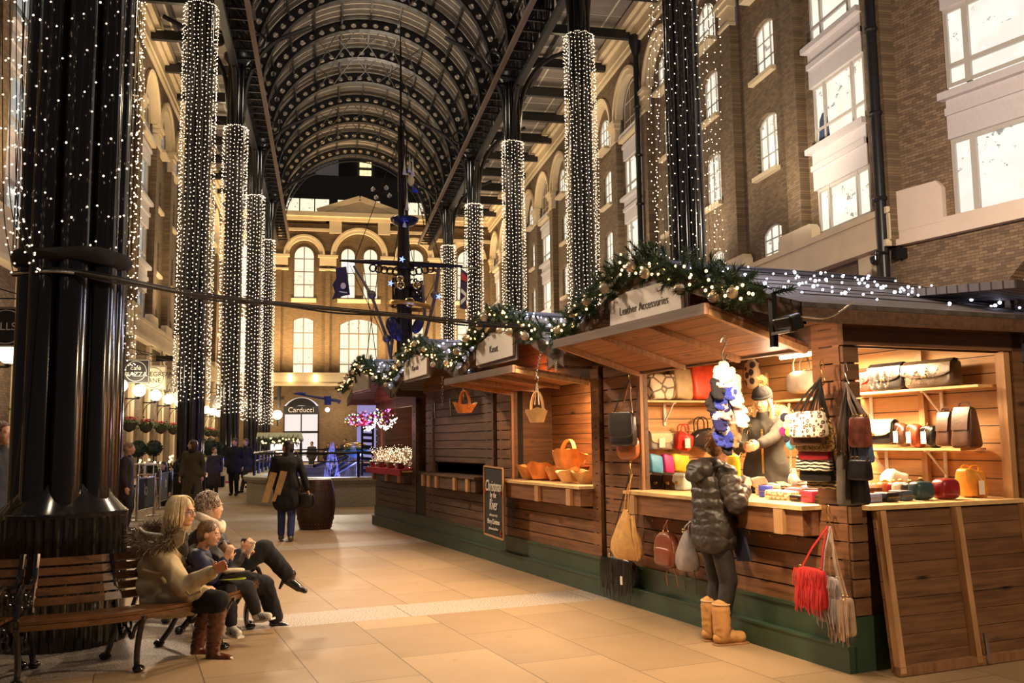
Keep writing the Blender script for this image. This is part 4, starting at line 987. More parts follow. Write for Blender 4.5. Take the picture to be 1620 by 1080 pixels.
# ---- fir garlands over the gables, with bells and small lights
M['fir'] = plain('fir_needles', (.055, .105, .045), .6, var=.6, scale=30)
M['fir2'] = plain('fir_twigs', (.07, .045, .025), .8)
M['bauble'] = plain('champagne_bell', (.82, .70, .56), .28, .35, var=.05)
def garland(sc_, s_near, s_far, label, seed, dens=1.0, t=4.05, lights=40, bells=8):
    rr = random.Random(seed); g = thing('fir_garland', label, 'garland', st(t, sc_, 2.6), 'fir garlands over the stall gables')
    hw = 2.0; z = lambda s: 3.12 - abs(s - sc_) / hw * .63
    b = sb(); tw = sb(); L_ = sb(); n = int(150 * dens)
    for i in range(n):
        s = s_near + (s_far - s_near) * (i + rr.random()) / n; c = V((t + rr.uniform(-.06, .05), s, z(s) + rr.uniform(-.03, .08)))
        d = V((rr.uniform(-.8, .3), rr.uniform(-1, 1), rr.uniform(-.50, .95))).normalized(); ln = rr.uniform(.13, .26) * (1 if dens > 1.2 else .8)
        e = c + d * ln + V((0, 0, -.03)); tw.tube([c, (c + e) / 2 + V((0, 0, .01)), e], [.006, .004, .002], 3)
        m = 13
        x = d.cross(V((rr.uniform(-1, 1), rr.uniform(-1, 1), 1))).normalized(); y = d.cross(x)
        for k in range(m):
            f = .12 + .88 * k / m; base = c.lerp(e, f)
            for q in range(4):
                a = q * pi / 2 + k * .9; o = (x * cos(a) + y * sin(a)) * .045 + d * .035; sd = o.cross(d).normalized() * .0065
                b.add([base - sd, base + sd, base + o], [(0, 1, 2)])
    b.build('needles', M['fir'], g, kind='stuff'); tw.build('twigs', M['fir2'], g, kind='stuff')
    q = 0
    for i in range(lights):
        s = s_near + (s_far - s_near) * rr.random(); p = V((t - rr.uniform(.05, .14), s, z(s) + rr.uniform(-.08, .11)))
        o = sb(); o.ball(p, .0125, 6, 4); o.build('bulb', M['bulb_amber'], g)
    for i in range(bells):
        s = s_near + (s_far - s_near) * (i + .5 + rr.uniform(-.25, .25)) / bells; p = V((t - rr.uniform(.10, .15), s, z(s) + rr.uniform(-.11, .03)))
        r = rr.uniform(.038, .048); o = sb(); o.ball(p, r, 16, 10); o.torus(p + V((0, 0, r)), .012, .003, 8, 4, Matrix.Rotation(pi / 2, 3, 'X')); o.bar(p + V((-r * .98, -.015, -.01)), p + V((-r * .98, .015, -.01)), .004); bb = o.build('bell', M['bauble'], g, True)
        o = sb(); o.bb(p.x - r * 1.01, p.x - r * .9, p.y - r * .45, p.y + r * .45, p.z - .005, p.z + .002); o.bb(p.x - r * 1.01, p.x - r * .8, p.y - .004, p.y + .004, p.z - r * .5, p.z); o.build('slot', M['iron'], bb)
    return g
garland(6.80, 5.05, 8.45, 'thick fir garland with bells over the nearest stall gable', 1, 1.5, lights=60, bells=9)
garland(10.1, 8.75, 11.75, 'fir garland with bells over the second stall gable', 2, 1.1, lights=55, bells=8)
garland(13.25, 11.95, 14.9, 'fir garland over the third stall gable', 3, .9, lights=45, bells=7)
garland(16.75, 15.2, 18.4, 'fir garland over the farthest stall gable', 4, .9, lights=40, bells=6)
# cool white bulbs strewn over the stall roofs
def roof_lights(sc_, hw, n, label, seed, near=True):
    rr = random.Random(seed); g = thing('roof_light_net', label, 'fairy lights', st(5.5, sc_, 2.6), 'cool white lights on the stall roofs')
    wi = sb(); 
    for sg in ((-1, 1) if near else (1,)):
        for k in range(7):
            f = .04 + .92 * k / 6; s = sc_ + sg * hw * f; z = 3.13 - .63 * f + .012
            wi.tube([(t, s + rr.uniform(-.05, .05), z + .012 + rr.uniform(0, .02)) for t in (4.15, 4.7, 5.3, 5.9, 6.4, 6.9)], .004, 3)
    wi.build('wire', M['wire'], g)
    c = 0; rest = sb()
    for i in range(n):
        sg = (-1 if rr.random() < (.72 if sc_ < 7 else .95) else 1); f = rr.uniform(.02, .98); s = sc_ + sg * hw * f; z = 3.13 - .63 * f + .03; t = 4.15 + 2.75 * rr.random() ** (1 if sc_ < 7 else 1.8)
        o = sb() if c < 100 else rest; o.ball((t, s, z + rr.uniform(0, .02)), .009 if rr.random() < .7 else .014, 6, 4); c += 1
        if c <= 100: o.build('bulb', M['bulb_cool'], g)
    if rest.v: rest.build('bulbs', M['bulb_cool'], g, kind='stuff')
roof_lights(6.80, 2.0, 150, 'net of cool white bulbs over the nearest stall roof', 11)
roof_lights(10.1, 1.7, 120, 'net of cool white bulbs over the second stall roof', 12)
roof_lights(13.25, 1.75, 110, 'net of cool white bulbs over the third stall roof', 13)
roof_lights(16.75, 1.6, 100, 'net of cool white bulbs over the farthest stall roof', 14)
for s in (6.8, 10.1, 13.2, 16.7): lamp('POINT', st(5.0, s - .9, 3.45), 16 if s < 7 else 30, (.72, .76, 1), .2)

# ---- lights in and on the stalls
def tubelight(t, s, z, label):
    g = thing('batten_light', label, 'lamp', st(t, s, z)); b = sb(); b.bb(t - .04, t + .04, s - .5, s + .5, z, z + .04); b.build('housing', M['white'], g)
    b = sb(); b.tube([(t, s - .48, z - .02), (t, s + .48, z - .02)], .016, 8); b.build('tube', glow('strip_light', (1, .78, .45), 14), g)
tubelight(5.75, 6.55, 2.38, 'strip light under the roof inside the handbag stall'); tubelight(5.05, 10.0, 2.34, 'strip light inside the basket stall')
SL = (1, .66, .36)
lamp('AREA', st(5.7, 6.5, 2.34), 125, SL, .3, st(5.7, 6.5, 0), size_y=1.0)
lamp('POINT', st(5.35, 5.5, 2.22), 11, SL, .08); lamp('SPOT', st(4.0, 5.12, 2.30), 22, (1, .66, .42), .05, st(4.68, 5.3, 1.85), 110, .9); lamp('POINT', st(6.15, 7.35, 2.28), 6, SL, .08)
lamp('POINT', st(4.85, 6.1, 1.98), 8, (1, .74, .48), .08)
lamp('AREA', st(4.95, 9.9, 2.3), 60, (1, .56, .26), .25, st(4.8, 9.9, 0), size_y=1.2)
lamp('POINT', st(4.9, 16.8, 1.9), 5, (1, .80, .55), .1)
fx = thing('flood_lamp', 'black floodlight on bracket at the near corner of stall roof', 'lamp', st(4.05, 5.0, 2.3))
q = inst(onT(1247, 512, 4.0)); b = sb(); b.sq((4.0, q.y, q.z), (.10, .19, .11), .25, rot=Matrix.Rotation(R(-20), 3, 'Y')); b.bb(3.98, 4.02, q.y + .13, q.y + .17, q.z - .14, q.z + .22); b.build('head', M['iron'], fx)
b = sb(); b.bb(3.93, 3.94, q.y - .09, q.y + .09, q.z - .07, q.z - .05); b.tube(cat_pts([(4.05, q.y - .02, q.z + .05), (4.2, q.y - .15, q.z + .03), (4.3, q.y - .28, q.z + .12)], 5), .006, 4); b.build('cable', M['chrome'], fx)
lamp('SPOT', st(3.72, 5.0, 2.22), 120, (1, .70, .40), .08, st(4.6, 6.6, .7), 110, .8)
for s, e, t_ in ((5.2, 420, 3.9), (8.65, 520, 3.9), (11.65, 380, 3.9), (15.1, 260, 3.9)):
    lamp('SPOT', st(t_ - .2, s, 2.72), e * .46, (1, .72, .44), .06, st(1.6, s + .3, 0), 125, .7)
# chalkboard
cb = thing('chalkboard', 'tall black chalkboard lettered Christmas by the River', 'chalkboard', st(4.5, 11.2, .36))
b = sb(); b.prism([(10.86, .37), (11.52, .39), (11.52, 1.28), (10.86, 1.26)], .015, 'x', (4.44, 0, 0)); b.build('board', plain('chalk_black', (.02, .02, .022), .7), cb)
b = sb()
for a, c in (((10.86, .37), (11.52, .39)), ((11.52, .39), (11.52, 1.28)), ((11.52, 1.28), (10.86, 1.26)), ((10.86, 1.26), (10.86, .37))): b.bar((4.435, *a), (4.435, *c), .014, .02)
b.build('edge', M['w_trim'], cb)
ch = plain('chalk_white', (.85, .82, .76), .8)
for body, px, py, sz, sh in (('Christmas', 788, 770, .205, .2), ('by the', 788, 784, .11, .2), ('River', 788, 800, .20, .2), ('wishes you a very', 788, 816, .05, .2), ('Merry Christmas', 789, 827, .095, .2), ('#ChristmasbytheRiver', 788, 838, .045, .2)):
    c = inst(onT(px, py, 4.43)); text(body, 'lettering', ch, tuple(st(4.43, 11.19, c.z - (.0 if sz > .1 else 0))), sz, tuple(-SY), tuple(-TX), cb, sx=(.66 if sz > .18 or sz == .095 else .8), shear=sh)
b = sb()
for s_, z_ in ((11.47, .98), (10.93, .97), (10.93, .46)):
    for k in range(3): b.ball((4.43, s_ + .012 * (k % 2), z_ - .02 * k), .012, 6, 4)
b.build('berries', plain('chalk_red', (.7, .05, .05), .7), cb)
# ------------------------------------------------------------------ people
def remesh(b, vox, it=3):
    me = bpy.data.meshes.new('tmp'); me.from_pydata(b.v, [], b.f); o = bpy.data.objects.new('tmp', me); COL.objects.link(o)
    m = o.modifiers.new('r', 'REMESH'); m.mode = 'VOXEL'; m.voxel_size = vox
    if it: s = o.modifiers.new('s', 'SMOOTH'); s.factor = .5; s.iterations = it
    dg = bpy.context.evaluated_depsgraph_get(); m2 = bpy.data.meshes.new_from_object(o.evaluated_get(dg))
    r = MB(); r.v = [v.co.copy() for v in m2.vertices]; r.f = [tuple(p.vertices) for p in m2.polygons]; r.n = [v.normal.copy() for v in m2.vertices]
    bpy.data.objects.remove(o); bpy.data.meshes.remove(me); bpy.data.meshes.remove(m2)
    return r
def prim(b, q):
    if q[0] == 'c':
        _, p0, p1, r0, r1 = q; p0 = V(p0); p1 = V(p1); n = 14; L = (p1 - p0).length
        if L < 1e-4: b.ball(p0, r0, n, 8); return
        d = (p1 - p0) / L; pts = []; rs = []
        for k in (-80, -50, -25, 0): a = R(k); pts.append(p0 + d * (r0 * sin(a))); rs.append(r0 * cos(a))
        for k in (0, 25, 50, 80): a = R(k); pts.append(p1 + d * (r1 * sin(a))); rs.append(r1 * cos(a))
        b.tube(pts, rs, n)
    else:
        _, c, r, rot = q; b.ball(c, r, 18, 12, rot)
def blob(name, prims, m, parent, vox=.01, it=3, wr=None, **kw):
    b = MB()
    for q in prims: prim(b, q)
    r = remesh(b, vox, it)
    if wr:
        from mathutils import noise
        amp, sc_, st_ = wr
        for i, v in enumerate(r.v):
            q = V((v.x * sc_, v.y * sc_, v.z * sc_ * st_)); r.v[i] = v + r.n[i] * (amp * (1 - abs(noise.noise(q)) * 2.2 + .4 * noise.noise(q * 2.3)))
    return r.build(name, m, parent, True, ang=75, **kw)
def ik(a, b, l1, l2, pole):
    a = V(a); b = V(b); d = b - a; L = min(d.length, (l1 + l2) * .999); u = d.normalized()
    x = (l1 * l1 - l2 * l2 + L * L) / (2 * L); h = sqrt(max(0, l1 * l1 - x * x)); p = V(pole) - u * u.dot(V(pole))
    return a + u * x + p.normalized() * h
def hf(c, fwd, up):
    y = V(fwd).normalized(); z = V(up); z = (z - y * z.dot(y)).normalized(); x = y.cross(z); return Matrix((x, y, z)).transposed(), V(c)
def head_prims(c, fwd, up, s=1.0, neck=None, nose=1.0):
    H, c = hf(c, fwd, up); P = lambda x, y, z: c + H @ V((x, y, z)) * s
    e = lambda p, r: ('e', P(*p), tuple(q * s for q in r), H); k = lambda a, b, r0, r1: ('c', P(*a), P(*b), r0 * s, r1 * s)
    L = [e((0, -.012, .035), (.074, .095, .082)), e((0, .028, -.02), (.062, .066, .080)), e((0, .045, -.078), (.036, .040, .028)), e((0, .02, -.06), (.052, .06, .045)),
         k((0, .088, .018), (0, .099 + .004 * nose, -.020), .008, .0120), k((-.036, .077, .026), (.036, .077, .026), .011, .011), k((-.018, .083, -.052), (.018, .083, -.052), .0085, .0085),
         e((-.035, .062, -.022), (.022, .022, .022)), e((.035, .062, -.022), (.022, .022, .022)), k((-.012, .098, -.024), (.012, .098, -.024), .008, .008)]
    for q in (-1, 1): L += [e((q * .074, -.008, -.006), (.009, .019, .030))]
    L.append(('c', P(0, -.02, -.05), V(neck) if neck is not None else P(0, -.03, -.16), .050 * s, .056 * s))
    return L
def face_bits(c, fwd, up, s, par, lips=(.55, .20, .17), brow=(.12, .07, .04)):
    H, c = hf(c, fwd, up); P = lambda x, y, z: c + H @ V((x, y, z)) * s
    for q in (-1, 1):
        b = MB(); b.ball(P(q * .030, .0755, .004), .0125 * s, 10, 8); e = b.build('eye', plain('eye_white', (.75, .72, .68), .3) if 'eye' not in M else M['eye'], par, True); M.setdefault('eye', e.data.materials[0])
        b = MB(); b.ball(P(q * .0315, .0845, .004), .0056 * s, 8, 6); b.build('iris', M['iron'], e)
        b = MB(); b.tube([P(q * .016, .089, .024), P(q * .032, .087, .029), P(q * .046, .077, .024)], .0032 * s, 5); b.build('eyebrow', mcol('brow', brow), par)
    b = MB(); b.tube([P(-.020, .086, -.051), P(-.008, .0935, -.048), P(0, .094, -.050), P(.008, .0935, -.048), P(.020, .086, -.051)], [.002 * s, .0042 * s, .0036 * s, .0042 * s, .002 * s], 6)
    b.tube([P(-.018, .087, -.054), P(0, .0935, -.058), P(.018, .087, -.054)], [.002 * s, .0048 * s, .002 * s], 6); b.build('lips', mcol('lips', lips), par)
def mcol(n, c, **k):
    key = n + '%.2f%.2f%.2f' % tuple(c)
    if key not in M: M[key] = plain(n, c, k.pop('rough', .6), **k)
    return M[key]
def hand_prims(w, d, pn, thumb, curl=.5, s=1.0, spread=.12):
    # w wrist, d finger direction, pn palm normal (fingers curl towards it), thumb = side vector
    d = V(d).normalized(); pn = V(pn); pn = (pn - d * pn.dot(d)).normalized(); t = V(thumb); t = (t - d * t.dot(d) - pn * t.dot(pn)).normalized(); w = V(w); L = []
    for i, (off, l) in enumerate(((.030, .068), (.010, .076), (-.010, .070), (-.029, .054))):
        k = w + d * .088 * s + t * off * s; L.append(('c', w + t * off * .5 * s, k, .016 * s, .0125 * s))
        dd = (d + t * off * spread * 20 * .5).normalized(); p = k; a = 0
        for j, f in enumerate((.42, .32, .26)):
            a += curl * (.6, 1.0, .8)[j] * (1 + .08 * i); q = p + (dd * cos(a) + pn * sin(a)) * l * f * 1.08 * s
            L.append(('c', p, q, (.0095 - .001 * j) * s, (.0085 - .001 * j) * s)); p = q
    b0 = w + d * .020 * s + t * .020 * s; b1 = b0 + (t * .75 + d * .65 + pn * .25).normalized() * .038 * s; b2 = b1 + (t * .25 + d * .8 + pn * (.3 + curl * .5)).normalized() * .032 * s; b3 = b2 + (d * .8 + pn * (.3 + curl * .7) - t * .1).normalized() * .024 * s
    L += [('c', b0, b1, .014 * s, .0115 * s), ('c', b1, b2, .0110 * s, .0095 * s), ('c', b2, b3, .0092 * s, .0078 * s), ('c', w - d * .03 * s, w + d * .03 * s, .024 * s, .020 * s)]
    return L
SKIN = plain('skin', (.66, .36, .22), .5, var=.06, scale=20); SKIN.node_tree.nodes['Principled BSDF'].inputs['Subsurface Weight'].default_value = .08
def hair_mat(n, c1, c2):
    t = NT(n); v = t.obj(); f = t.noise(v, 60, 3); g = t.noise(v, 9, 2); t.bump(f, .5, .004)
    return t.fin(t.mix(t.math('MULTIPLY', t.math('SUBTRACT', t.math('ADD', f, g), .6), 1.8), c1, c2), .42)
def locks(name, m, par, strands, r=.006, nseg=9):
    b = MB()
    for pts in strands:
        P = cat_pts(pts, 4); n = len(P); b.tube(P, [r * (1 - .75 * (i / (n - 1)) ** 2) for i in range(n)], 5)
    return b.build(name, m, par, True)
def fur(name, m, par, pts, rad, n, ln, seed=0, w_=.004, down=.3, dirf=None):
    rr = random.Random(seed); b = MB(); P = cat_pts(pts, 6)
    for i in range(n):
        c = P[rr.randrange(len(P))]; d = V((rr.gauss(0, 1), rr.gauss(0, 1), rr.gauss(0, 1))).normalized(); base = c + d * rad * rr.uniform(.55, 1)
        tip = base + (d + V((rr.uniform(-.4, .4), rr.uniform(-.4, .4), -down))).normalized() * ln * rr.uniform(.6, 1.2); s_ = (tip - base).cross(V((rr.random(), rr.random(), rr.random()))).normalized() * w_
        md = (base + tip) / 2 + s_ * 1.5
        b.add([base - s_, base + s_, md + s_ * .6, md - s_ * .6, tip], [(0, 1, 2, 3), (3, 2, 4)])
    core = MB(); core.tube(P, rad * .8, 10); b.add(core.v, core.f)
    return b.build(name, m, par)
def fabric(n, c, rough=.85, bs=300, var=.15, scale=6, bump=.15): return plain(n, c, rough, var=var, scale=scale, bump=bump, bs=bs, sheen=.15)

def figure(label, base, h, facing, coat, trouser, shoe, hairc, stride=.0, coat_len=.75, hands=None, look=None, hair='short', vox=.014, fat=1.0, coat_name='coat', hair_name='hair', lean=0.0, scarf=None, group=None, loc=None, name='person', lift=None, mats=None, bits=False, boots=None, sleeve=1.0):
    # a standing or walking person; facing is a flat direction; hands are optional world targets
    k = h / 1.70; f = V(facing).normalized(); x = f.cross(V((0, 0, 1))).normalized(); B = V(base)
    P = lambda a, b_, z: B + (x * a + f * b_) * k + V((0, 0, z * k))
    root = thing(name, label, 'person', B, group)
    pel = P(0, 0, .93); che = P(0, .02 + lean, 1.30); nk = P(0, .02 + lean * 1.3, 1.44); hd = P(0, .045 + lean * 1.7, 1.585)
    aL, aR = P(-.09, stride * .5, .09), P(.09, -stride * .5, .09 + (lift or 0))
    hL, hR = P(-.085, 0, .90), P(.085, 0, .90); kL, kR = ik(hL, aL, .412 * k, .412 * k, f), ik(hR, aR, .412 * k, .412 * k, f)
    sL, sR = P(-.18 * fat ** .5, lean + .01, 1.385), P(.18 * fat ** .5, lean + .01, 1.385)
    wL, wR = (V(q) for q in (hands or (P(-.25, .05 - stride * .3, .86), P(.25, .05 + stride * .3, .86))))
    eL, eR = ik(sL, wL, .28 * k, .26 * k, -f * .8 - x * .5 - V((0, 0, .4))), ik(sR, wR, .28 * k, .26 * k, -f * .8 + x * .5 - V((0, 0, .4)))
    up = V((0, 0, 1)); lk = V(look).normalized() if look is not None else f
    c = lambda a, b_, r0, r1: ('c', a, b_, r0 * k, r1 * k)
    body = head_prims(hd, lk, up, k, nk) + [c(nk, che, .055, .075), c(che, pel, .075, .08), c(sL, eL, .045, .035), c(eL, wL, .034, .024), c(sR, eR, .045, .035), c(eR, wR, .034, .024), c(sL, sR, .045, .045), c(hL, kL, .065, .045), c(hR, kR, .065, .045), c(kL, aL, .045, .034), c(kR, aR, .045, .034), c(hL, hR, .075, .075)]
    for w_, e_, q in ((wL, eL, 1), (wR, eR, -1)): body += hand_prims(w_, (w_ - e_), -x * -q, f, .45, k)
    bd = blob('body', body, SKIN, root, min(vox, .010) if vox < .013 else vox * .8, 2)
    m_c, m_t, m_s, m_h = mats or (fabric('coat_cloth', coat), fabric('trouser_cloth', trouser), plain('shoe_leather', shoe, .4), hair_mat('hair', hairc, tuple(v * 1.9 for v in hairc)))
    ft = fat
    # coat: torso, skirt and sleeves
    L = [*[c(P(-w_, lean * q, z_), P(w_, lean * q, z_), r_ * ft, r_ * ft) for q, z_, w_, r_ in [(1 - i / 11, 1.345 - .425 * i / 11, .075 + .028 * cos(i / 11 * 2 * pi), .112 + .012 * (i / 11) - .014 * (i == 0)) for i in range(12)]],
         c(sL, eL, .068 * ft * sleeve, .058 * ft * sleeve), c(eL, wL + (eL - wL) * .1, .056 * ft * sleeve, .046 * ft * sleeve), c(sR, eR, .068 * ft * sleeve, .058 * ft * sleeve), c(eR, wR + (eR - wR) * .1, .056 * ft * sleeve, .046 * ft * sleeve), c(P(0, lean, 1.36), nk, .085, .070)]
    z = .92
    while z > coat_len + .06: z -= .045; L.append(c(P(-.075, 0, z), P(.075, 0, z), (.125 + (.92 - z) * .09) * ft, (.125 + (.92 - z) * .09) * ft))
    blob(coat_name, L, m_c, root, vox, 12, (.008 * k, 9, .6))
    blob('trousers', [c(hL, kL, .094, .074), c(kL, aL + V((0, 0, .03)), .070, .056), c(hR, kR, .094, .074), c(kR, aR + V((0, 0, .03)), .070, .056), c(hL, hR, .105, .105)], m_t, root, vox, 2, (.005, 12, .6))
    for a_ in (aL, aR):
        if boots: blob('boot', [c(a_ + V((0, 0, .30 * k)), a_ + V((0, 0, -.02)), .068, .062), c(a_ - V((0, 0, .035 * k)), a_ + f * .15 * k - V((0, 0, .042 * k)), .052, .045)], m_s, root, min(vox, .012), 2, (.003, 20, 1))
        else: blob('shoe', [c(a_ - f * .04 * k - V((0, 0, .035 * k)), a_ + f * .16 * k - V((0, 0, .045 * k)), .044, .040), c(a_, a_ - V((0, 0, .03)), .05, .048)], m_s, root, min(vox, .014), 2)
    H, hc = hf(hd, lk, up); Q = lambda a, b_, z: hc + H @ V((a, b_, z)) * k
    hp = [('e', Q(0, -.025, .048), (.084 * k, .096 * k, .082 * k), H), ('e', Q(0, -.05, .0), (.078 * k, .070 * k, .085 * k), H)]
    if hair == 'long': hp += [('c', Q(s_ * .055, -.045, 0), Q(s_ * .06, -.05, -.19), .045 * k, .03 * k) for s_ in (-1, 0, 1)]
    if hair == 'bob': hp += [('c', Q(s_ * .06, -.03, 0), Q(s_ * .062, -.02, -.09), .040 * k, .03 * k) for s_ in (-1, 1)] + [('c', Q(0, -.07, 0), Q(0, -.07, -.09), .06 * k, .05 * k)]
    blob(hair_name, hp, m_h, root, min(vox, .012), 2, (.006, 22, .7))
    if scarf: blob('scarf', [('c', nk + x * .05 * k * cos(q) + f * .06 * k * sin(q) + V((0, 0, .02)), nk + x * .055 * k * cos(q + .8) + f * .065 * k * sin(q + .8) + V((0, 0, .01)), .045 * k, .045 * k) for q in [i * .8 for i in range(8)]], fabric('scarf_knit', scarf), root, vox, 2, (.005, 25, 1))
    if bits: face_bits(hd, lk, up, k, root)
    return root, dict(hd=hd, H=H, k=k, x=x, f=f, P=P, wL=wL, wR=wR, eL=eL, eR=eR, nk=nk, aL=aL, aR=aR, sL=sL, sR=sR, pel=pel)
X_ = V((CX.x, CX.y, 0)).normalized(); F_ = V((CF.x, CF.y, 0)).normalized(); UP = V((0, 0, 1))

# --- woman in the beige parka
def seated_woman():
    root = thing('person', 'seated blonde woman in beige parka and glasses gesturing with one hand', 'person', D(265, 968, 7.25))
    hd = D(288, 810, 7.15); fw = (X_ * 1 - F_ * .12 + UP * -.05).normalized(); nk = D(268, 848, 7.17)
    sn, sf = D(250, 868, 6.98), D(272, 866, 7.34); pel = D(262, 952, 7.2); che = D(258, 890, 7.17)
    wn, wf = D(338, 903, 6.85), D(316, 929, 7.12); en, ef = D(291, 929, 6.86), D(282, 925, 7.35)
    kn, kf = D(346, 950, 6.86), D(333, 944, 7.12); an, af = D(336, 1032, 6.93), D(311, 1026, 7.1); hn, hf_ = D(266, 950, 7.08), D(270, 948, 7.3)
    body = head_prims(hd, fw, UP, 1.0, nk) + [('c', nk, che, .06, .11), ('c', che, pel, .12, .13), ('c', sn, en, .045, .036), ('c', en, wn, .035, .025), ('c', sf, ef, .045, .036), ('c', ef, wf, .035, .025), ('c', hn, kn, .08, .055), ('c', hf_, kf, .08, .055), ('c', kn, an, .05, .035), ('c', kf, af, .05, .035)]
    body += hand_prims(wn, D(356, 893, 6.82) - wn, -F_ + UP * -.2, UP, .35) + hand_prims(wf, D(340, 930, 7.08) - wf, -UP, -F_, .55)
    blob('body', body, SKIN, root, .0055, 2); face_bits(hd, fw, UP, 1, root)
    pk = fabric('beige_parka_cloth', (.50, .39, .22), .8, bs=200, var=.10)
    L = [('c', D(250, 872, 7.05), D(268, 872, 7.28), .105, .105), ('c', D(245, 900, 7.03), D(262, 900, 7.27), .125, .125), ('c', D(246, 925, 7.03), D(264, 925, 7.28), .14, .14), ('c', D(250, 948, 7.02), D(270, 950, 7.3), .135, .135),
         ('c', D(262, 940, 7.0), D(322, 946, 6.9), .115, .085), ('c', D(270, 940, 7.25), D(318, 942, 7.12), .11, .08), ('c', D(262, 958, 7.0), D(300, 962, 6.92), .09, .06),
         ('c', sn, en, .080, .074), ('c', en, wn + (en - wn) * .12, .070, .052), ('c', sf, ef, .078, .07), ('c', ef, wf + (ef - wf) * .1, .066, .05), ('c', D(252, 862, 7.12), D(272, 856, 7.2), .09, .07)]
    blob('parka', L, pk, root, .010, 3, (.010, 8, .7))
    b = MB(); b.strap([D(x_, y_, 6.86) for x_, y_ in ((225, 900), (248, 906), (275, 905))], .012, .004, UP); b.strap([D(284, 925, 6.80), D(300, 942, 6.78), D(318, 935, 6.76)], .02, .006, UP); b.build('pocket_seam', pk, root)
    fur('fur_hood', hair_mat('brown_fur', (.09, .06, .035), (.34, .25, .16)), root, [D(218, 848, 7.05), D(226, 862, 6.98), D(248, 866, 6.94), D(268, 856, 6.96), D(276, 846, 7.02)], .062, 2600, .065, 1, .003)
    fur('hood_back', hair_mat('hood_lining', (.06, .035, .025), (.22, .12, .08)), root, [D(232, 842, 7.2), D(246, 838, 7.2), D(262, 838, 7.2)], .07, 900, .05, 2, .003)
    b = MB(); b.tube(cat_pts([D(220, 835, 7.06), D(230, 842, 7.0), D(250, 845, 6.98), D(262, 848, 6.98)], 5), .011, 8); b.build('zip_edge', M['white'], root, True)
    b = MB(); b.prism([(0, 0), (.10, .03), (.085, -.06), (.04, -.10)], .012, 'y'); Mx = frame(D(272, 846, 6.93), X_); b.v = [Mx @ v for v in b.v]; b.build('collar_flap', pk, root)
    blob('scarf', [('c', D(268, 846, 7.15), D(288, 850, 7.12), .055, .05), ('c', D(284, 852, 7.1), D(292, 872, 7.1), .05, .035)], fabric('dark_scarf', (.03, .025, .025)), root, .010, 2, (.005, 20, 1))
    tm = fabric('black_skirt_cloth', (.008, .007, .009), .95)
    blob('skirt', [('c', D(290, 950, 6.97), kn, .10, .080), ('c', D(290, 948, 7.2), kf, .10, .076), ('c', kn, D(343, 972, 6.88), .078, .058), ('c', kf, D(322, 965, 7.1), .072, .055)], tm, root, .010, 2, (.006, 10, .7))
    bl = plain('brown_boot_leather', (.115, .035, .016), .22, var=.35, scale=7, bump=.3, bs=30, coat=.4)
    for kk, a_, q, dt in ((kn, an, 1, V((0, 0, 0))), (kf, af, 0, V((0, 0, 0)))):
        t_ = kk.lerp(a_, .17); toe = X_ * .95 - F_ * .2
        blob('boot', [('c', t_, t_.lerp(a_, .5), .064, .060), ('c', t_.lerp(a_, .5), a_, .060, .046), ('c', a_ + V((0, 0, -.035)), a_ + toe * .15 + V((0, 0, -.052)), .043, .037), ('c', a_ + V((0, 0, -.03)), a_ + V((0, 0, -.05)), .046, .04)], bl, root, .008, 2, (.006, 16, 2.2))
        b = MB(); b.sq(a_ + toe * .065 + V((0, 0, -.092)), (.27, .088, .02), .4, rot=Matrix.Rotation(atan2(toe.y, toe.x), 3, 'Z')); b.sq(a_ - toe * .035 + V((0, 0, -.078)), (.065, .07, .04), .3, rot=Matrix.Rotation(atan2(toe.y, toe.x), 3, 'Z')); b.build('sole', M['iron'], root, True)
    # blonde bob
    hm = hair_mat('blonde_hair', (.52, .36, .17), (.92, .76, .48)); H, hc = hf(hd, fw, UP); Q = lambda a, b_, z: hc + H @ V((a, b_, z))
    blob('hair', [('e', Q(0, -.025, .045), (.086, .102, .085), H), ('c', Q(.06, -.04, .0), Q(.068, -.035, -.10), .035, .026), ('c', Q(-.06, -.04, 0), Q(-.068, -.035, -.10), .035, .026), ('c', Q(0, -.08, 0), Q(0, -.09, -.10), .055, .045)], hm, root, .008, 2)
    rr = random.Random(4); S = []
    for i in range(210):
        a = rr.uniform(-2.6, 2.6); a += .35 * (1 if a > 0 else -1); top = Q(.012 * sin(a), -.01, .128); sx, cy = sin(a), cos(a)
        ln = rr.uniform(.10, .165) if abs(a) > .9 else rr.uniform(.02, .05)
        ang = lambda r, z: Q(r * sx, -.02 + r * 1.12 * cy * (1 if cy < 0 else .95), z)
        if abs(a) < .75: S.append([top, ang(.06, .118), ang(.092, .08), ang(.100, .048)])
        else: S.append([top, ang(.060, .118), ang(.094, .06), ang(.100, -.01), ang(.100 + rr.uniform(-.01, .012), -.06), ang(.096 + rr.uniform(-.02, .02), -ln)])
    locks('hair_locks', hm, root, S, .0055)
    b = MB()
    for q in (-1, 1): b.torus(Q(q * .031, .094, .004), .021, .0022, 16, 5, H @ Matrix.Rotation(pi / 2, 3, 'X'), sy=.7); b.tube([Q(q * .052, .092, .008), Q(q * .076, .01, .004)], .0024, 5)
    b.tube([Q(-.01, .1, .007), Q(.01, .1, .007)], .002, 4); b.build('glasses', M['iron'], root)
    return root
seated_woman()

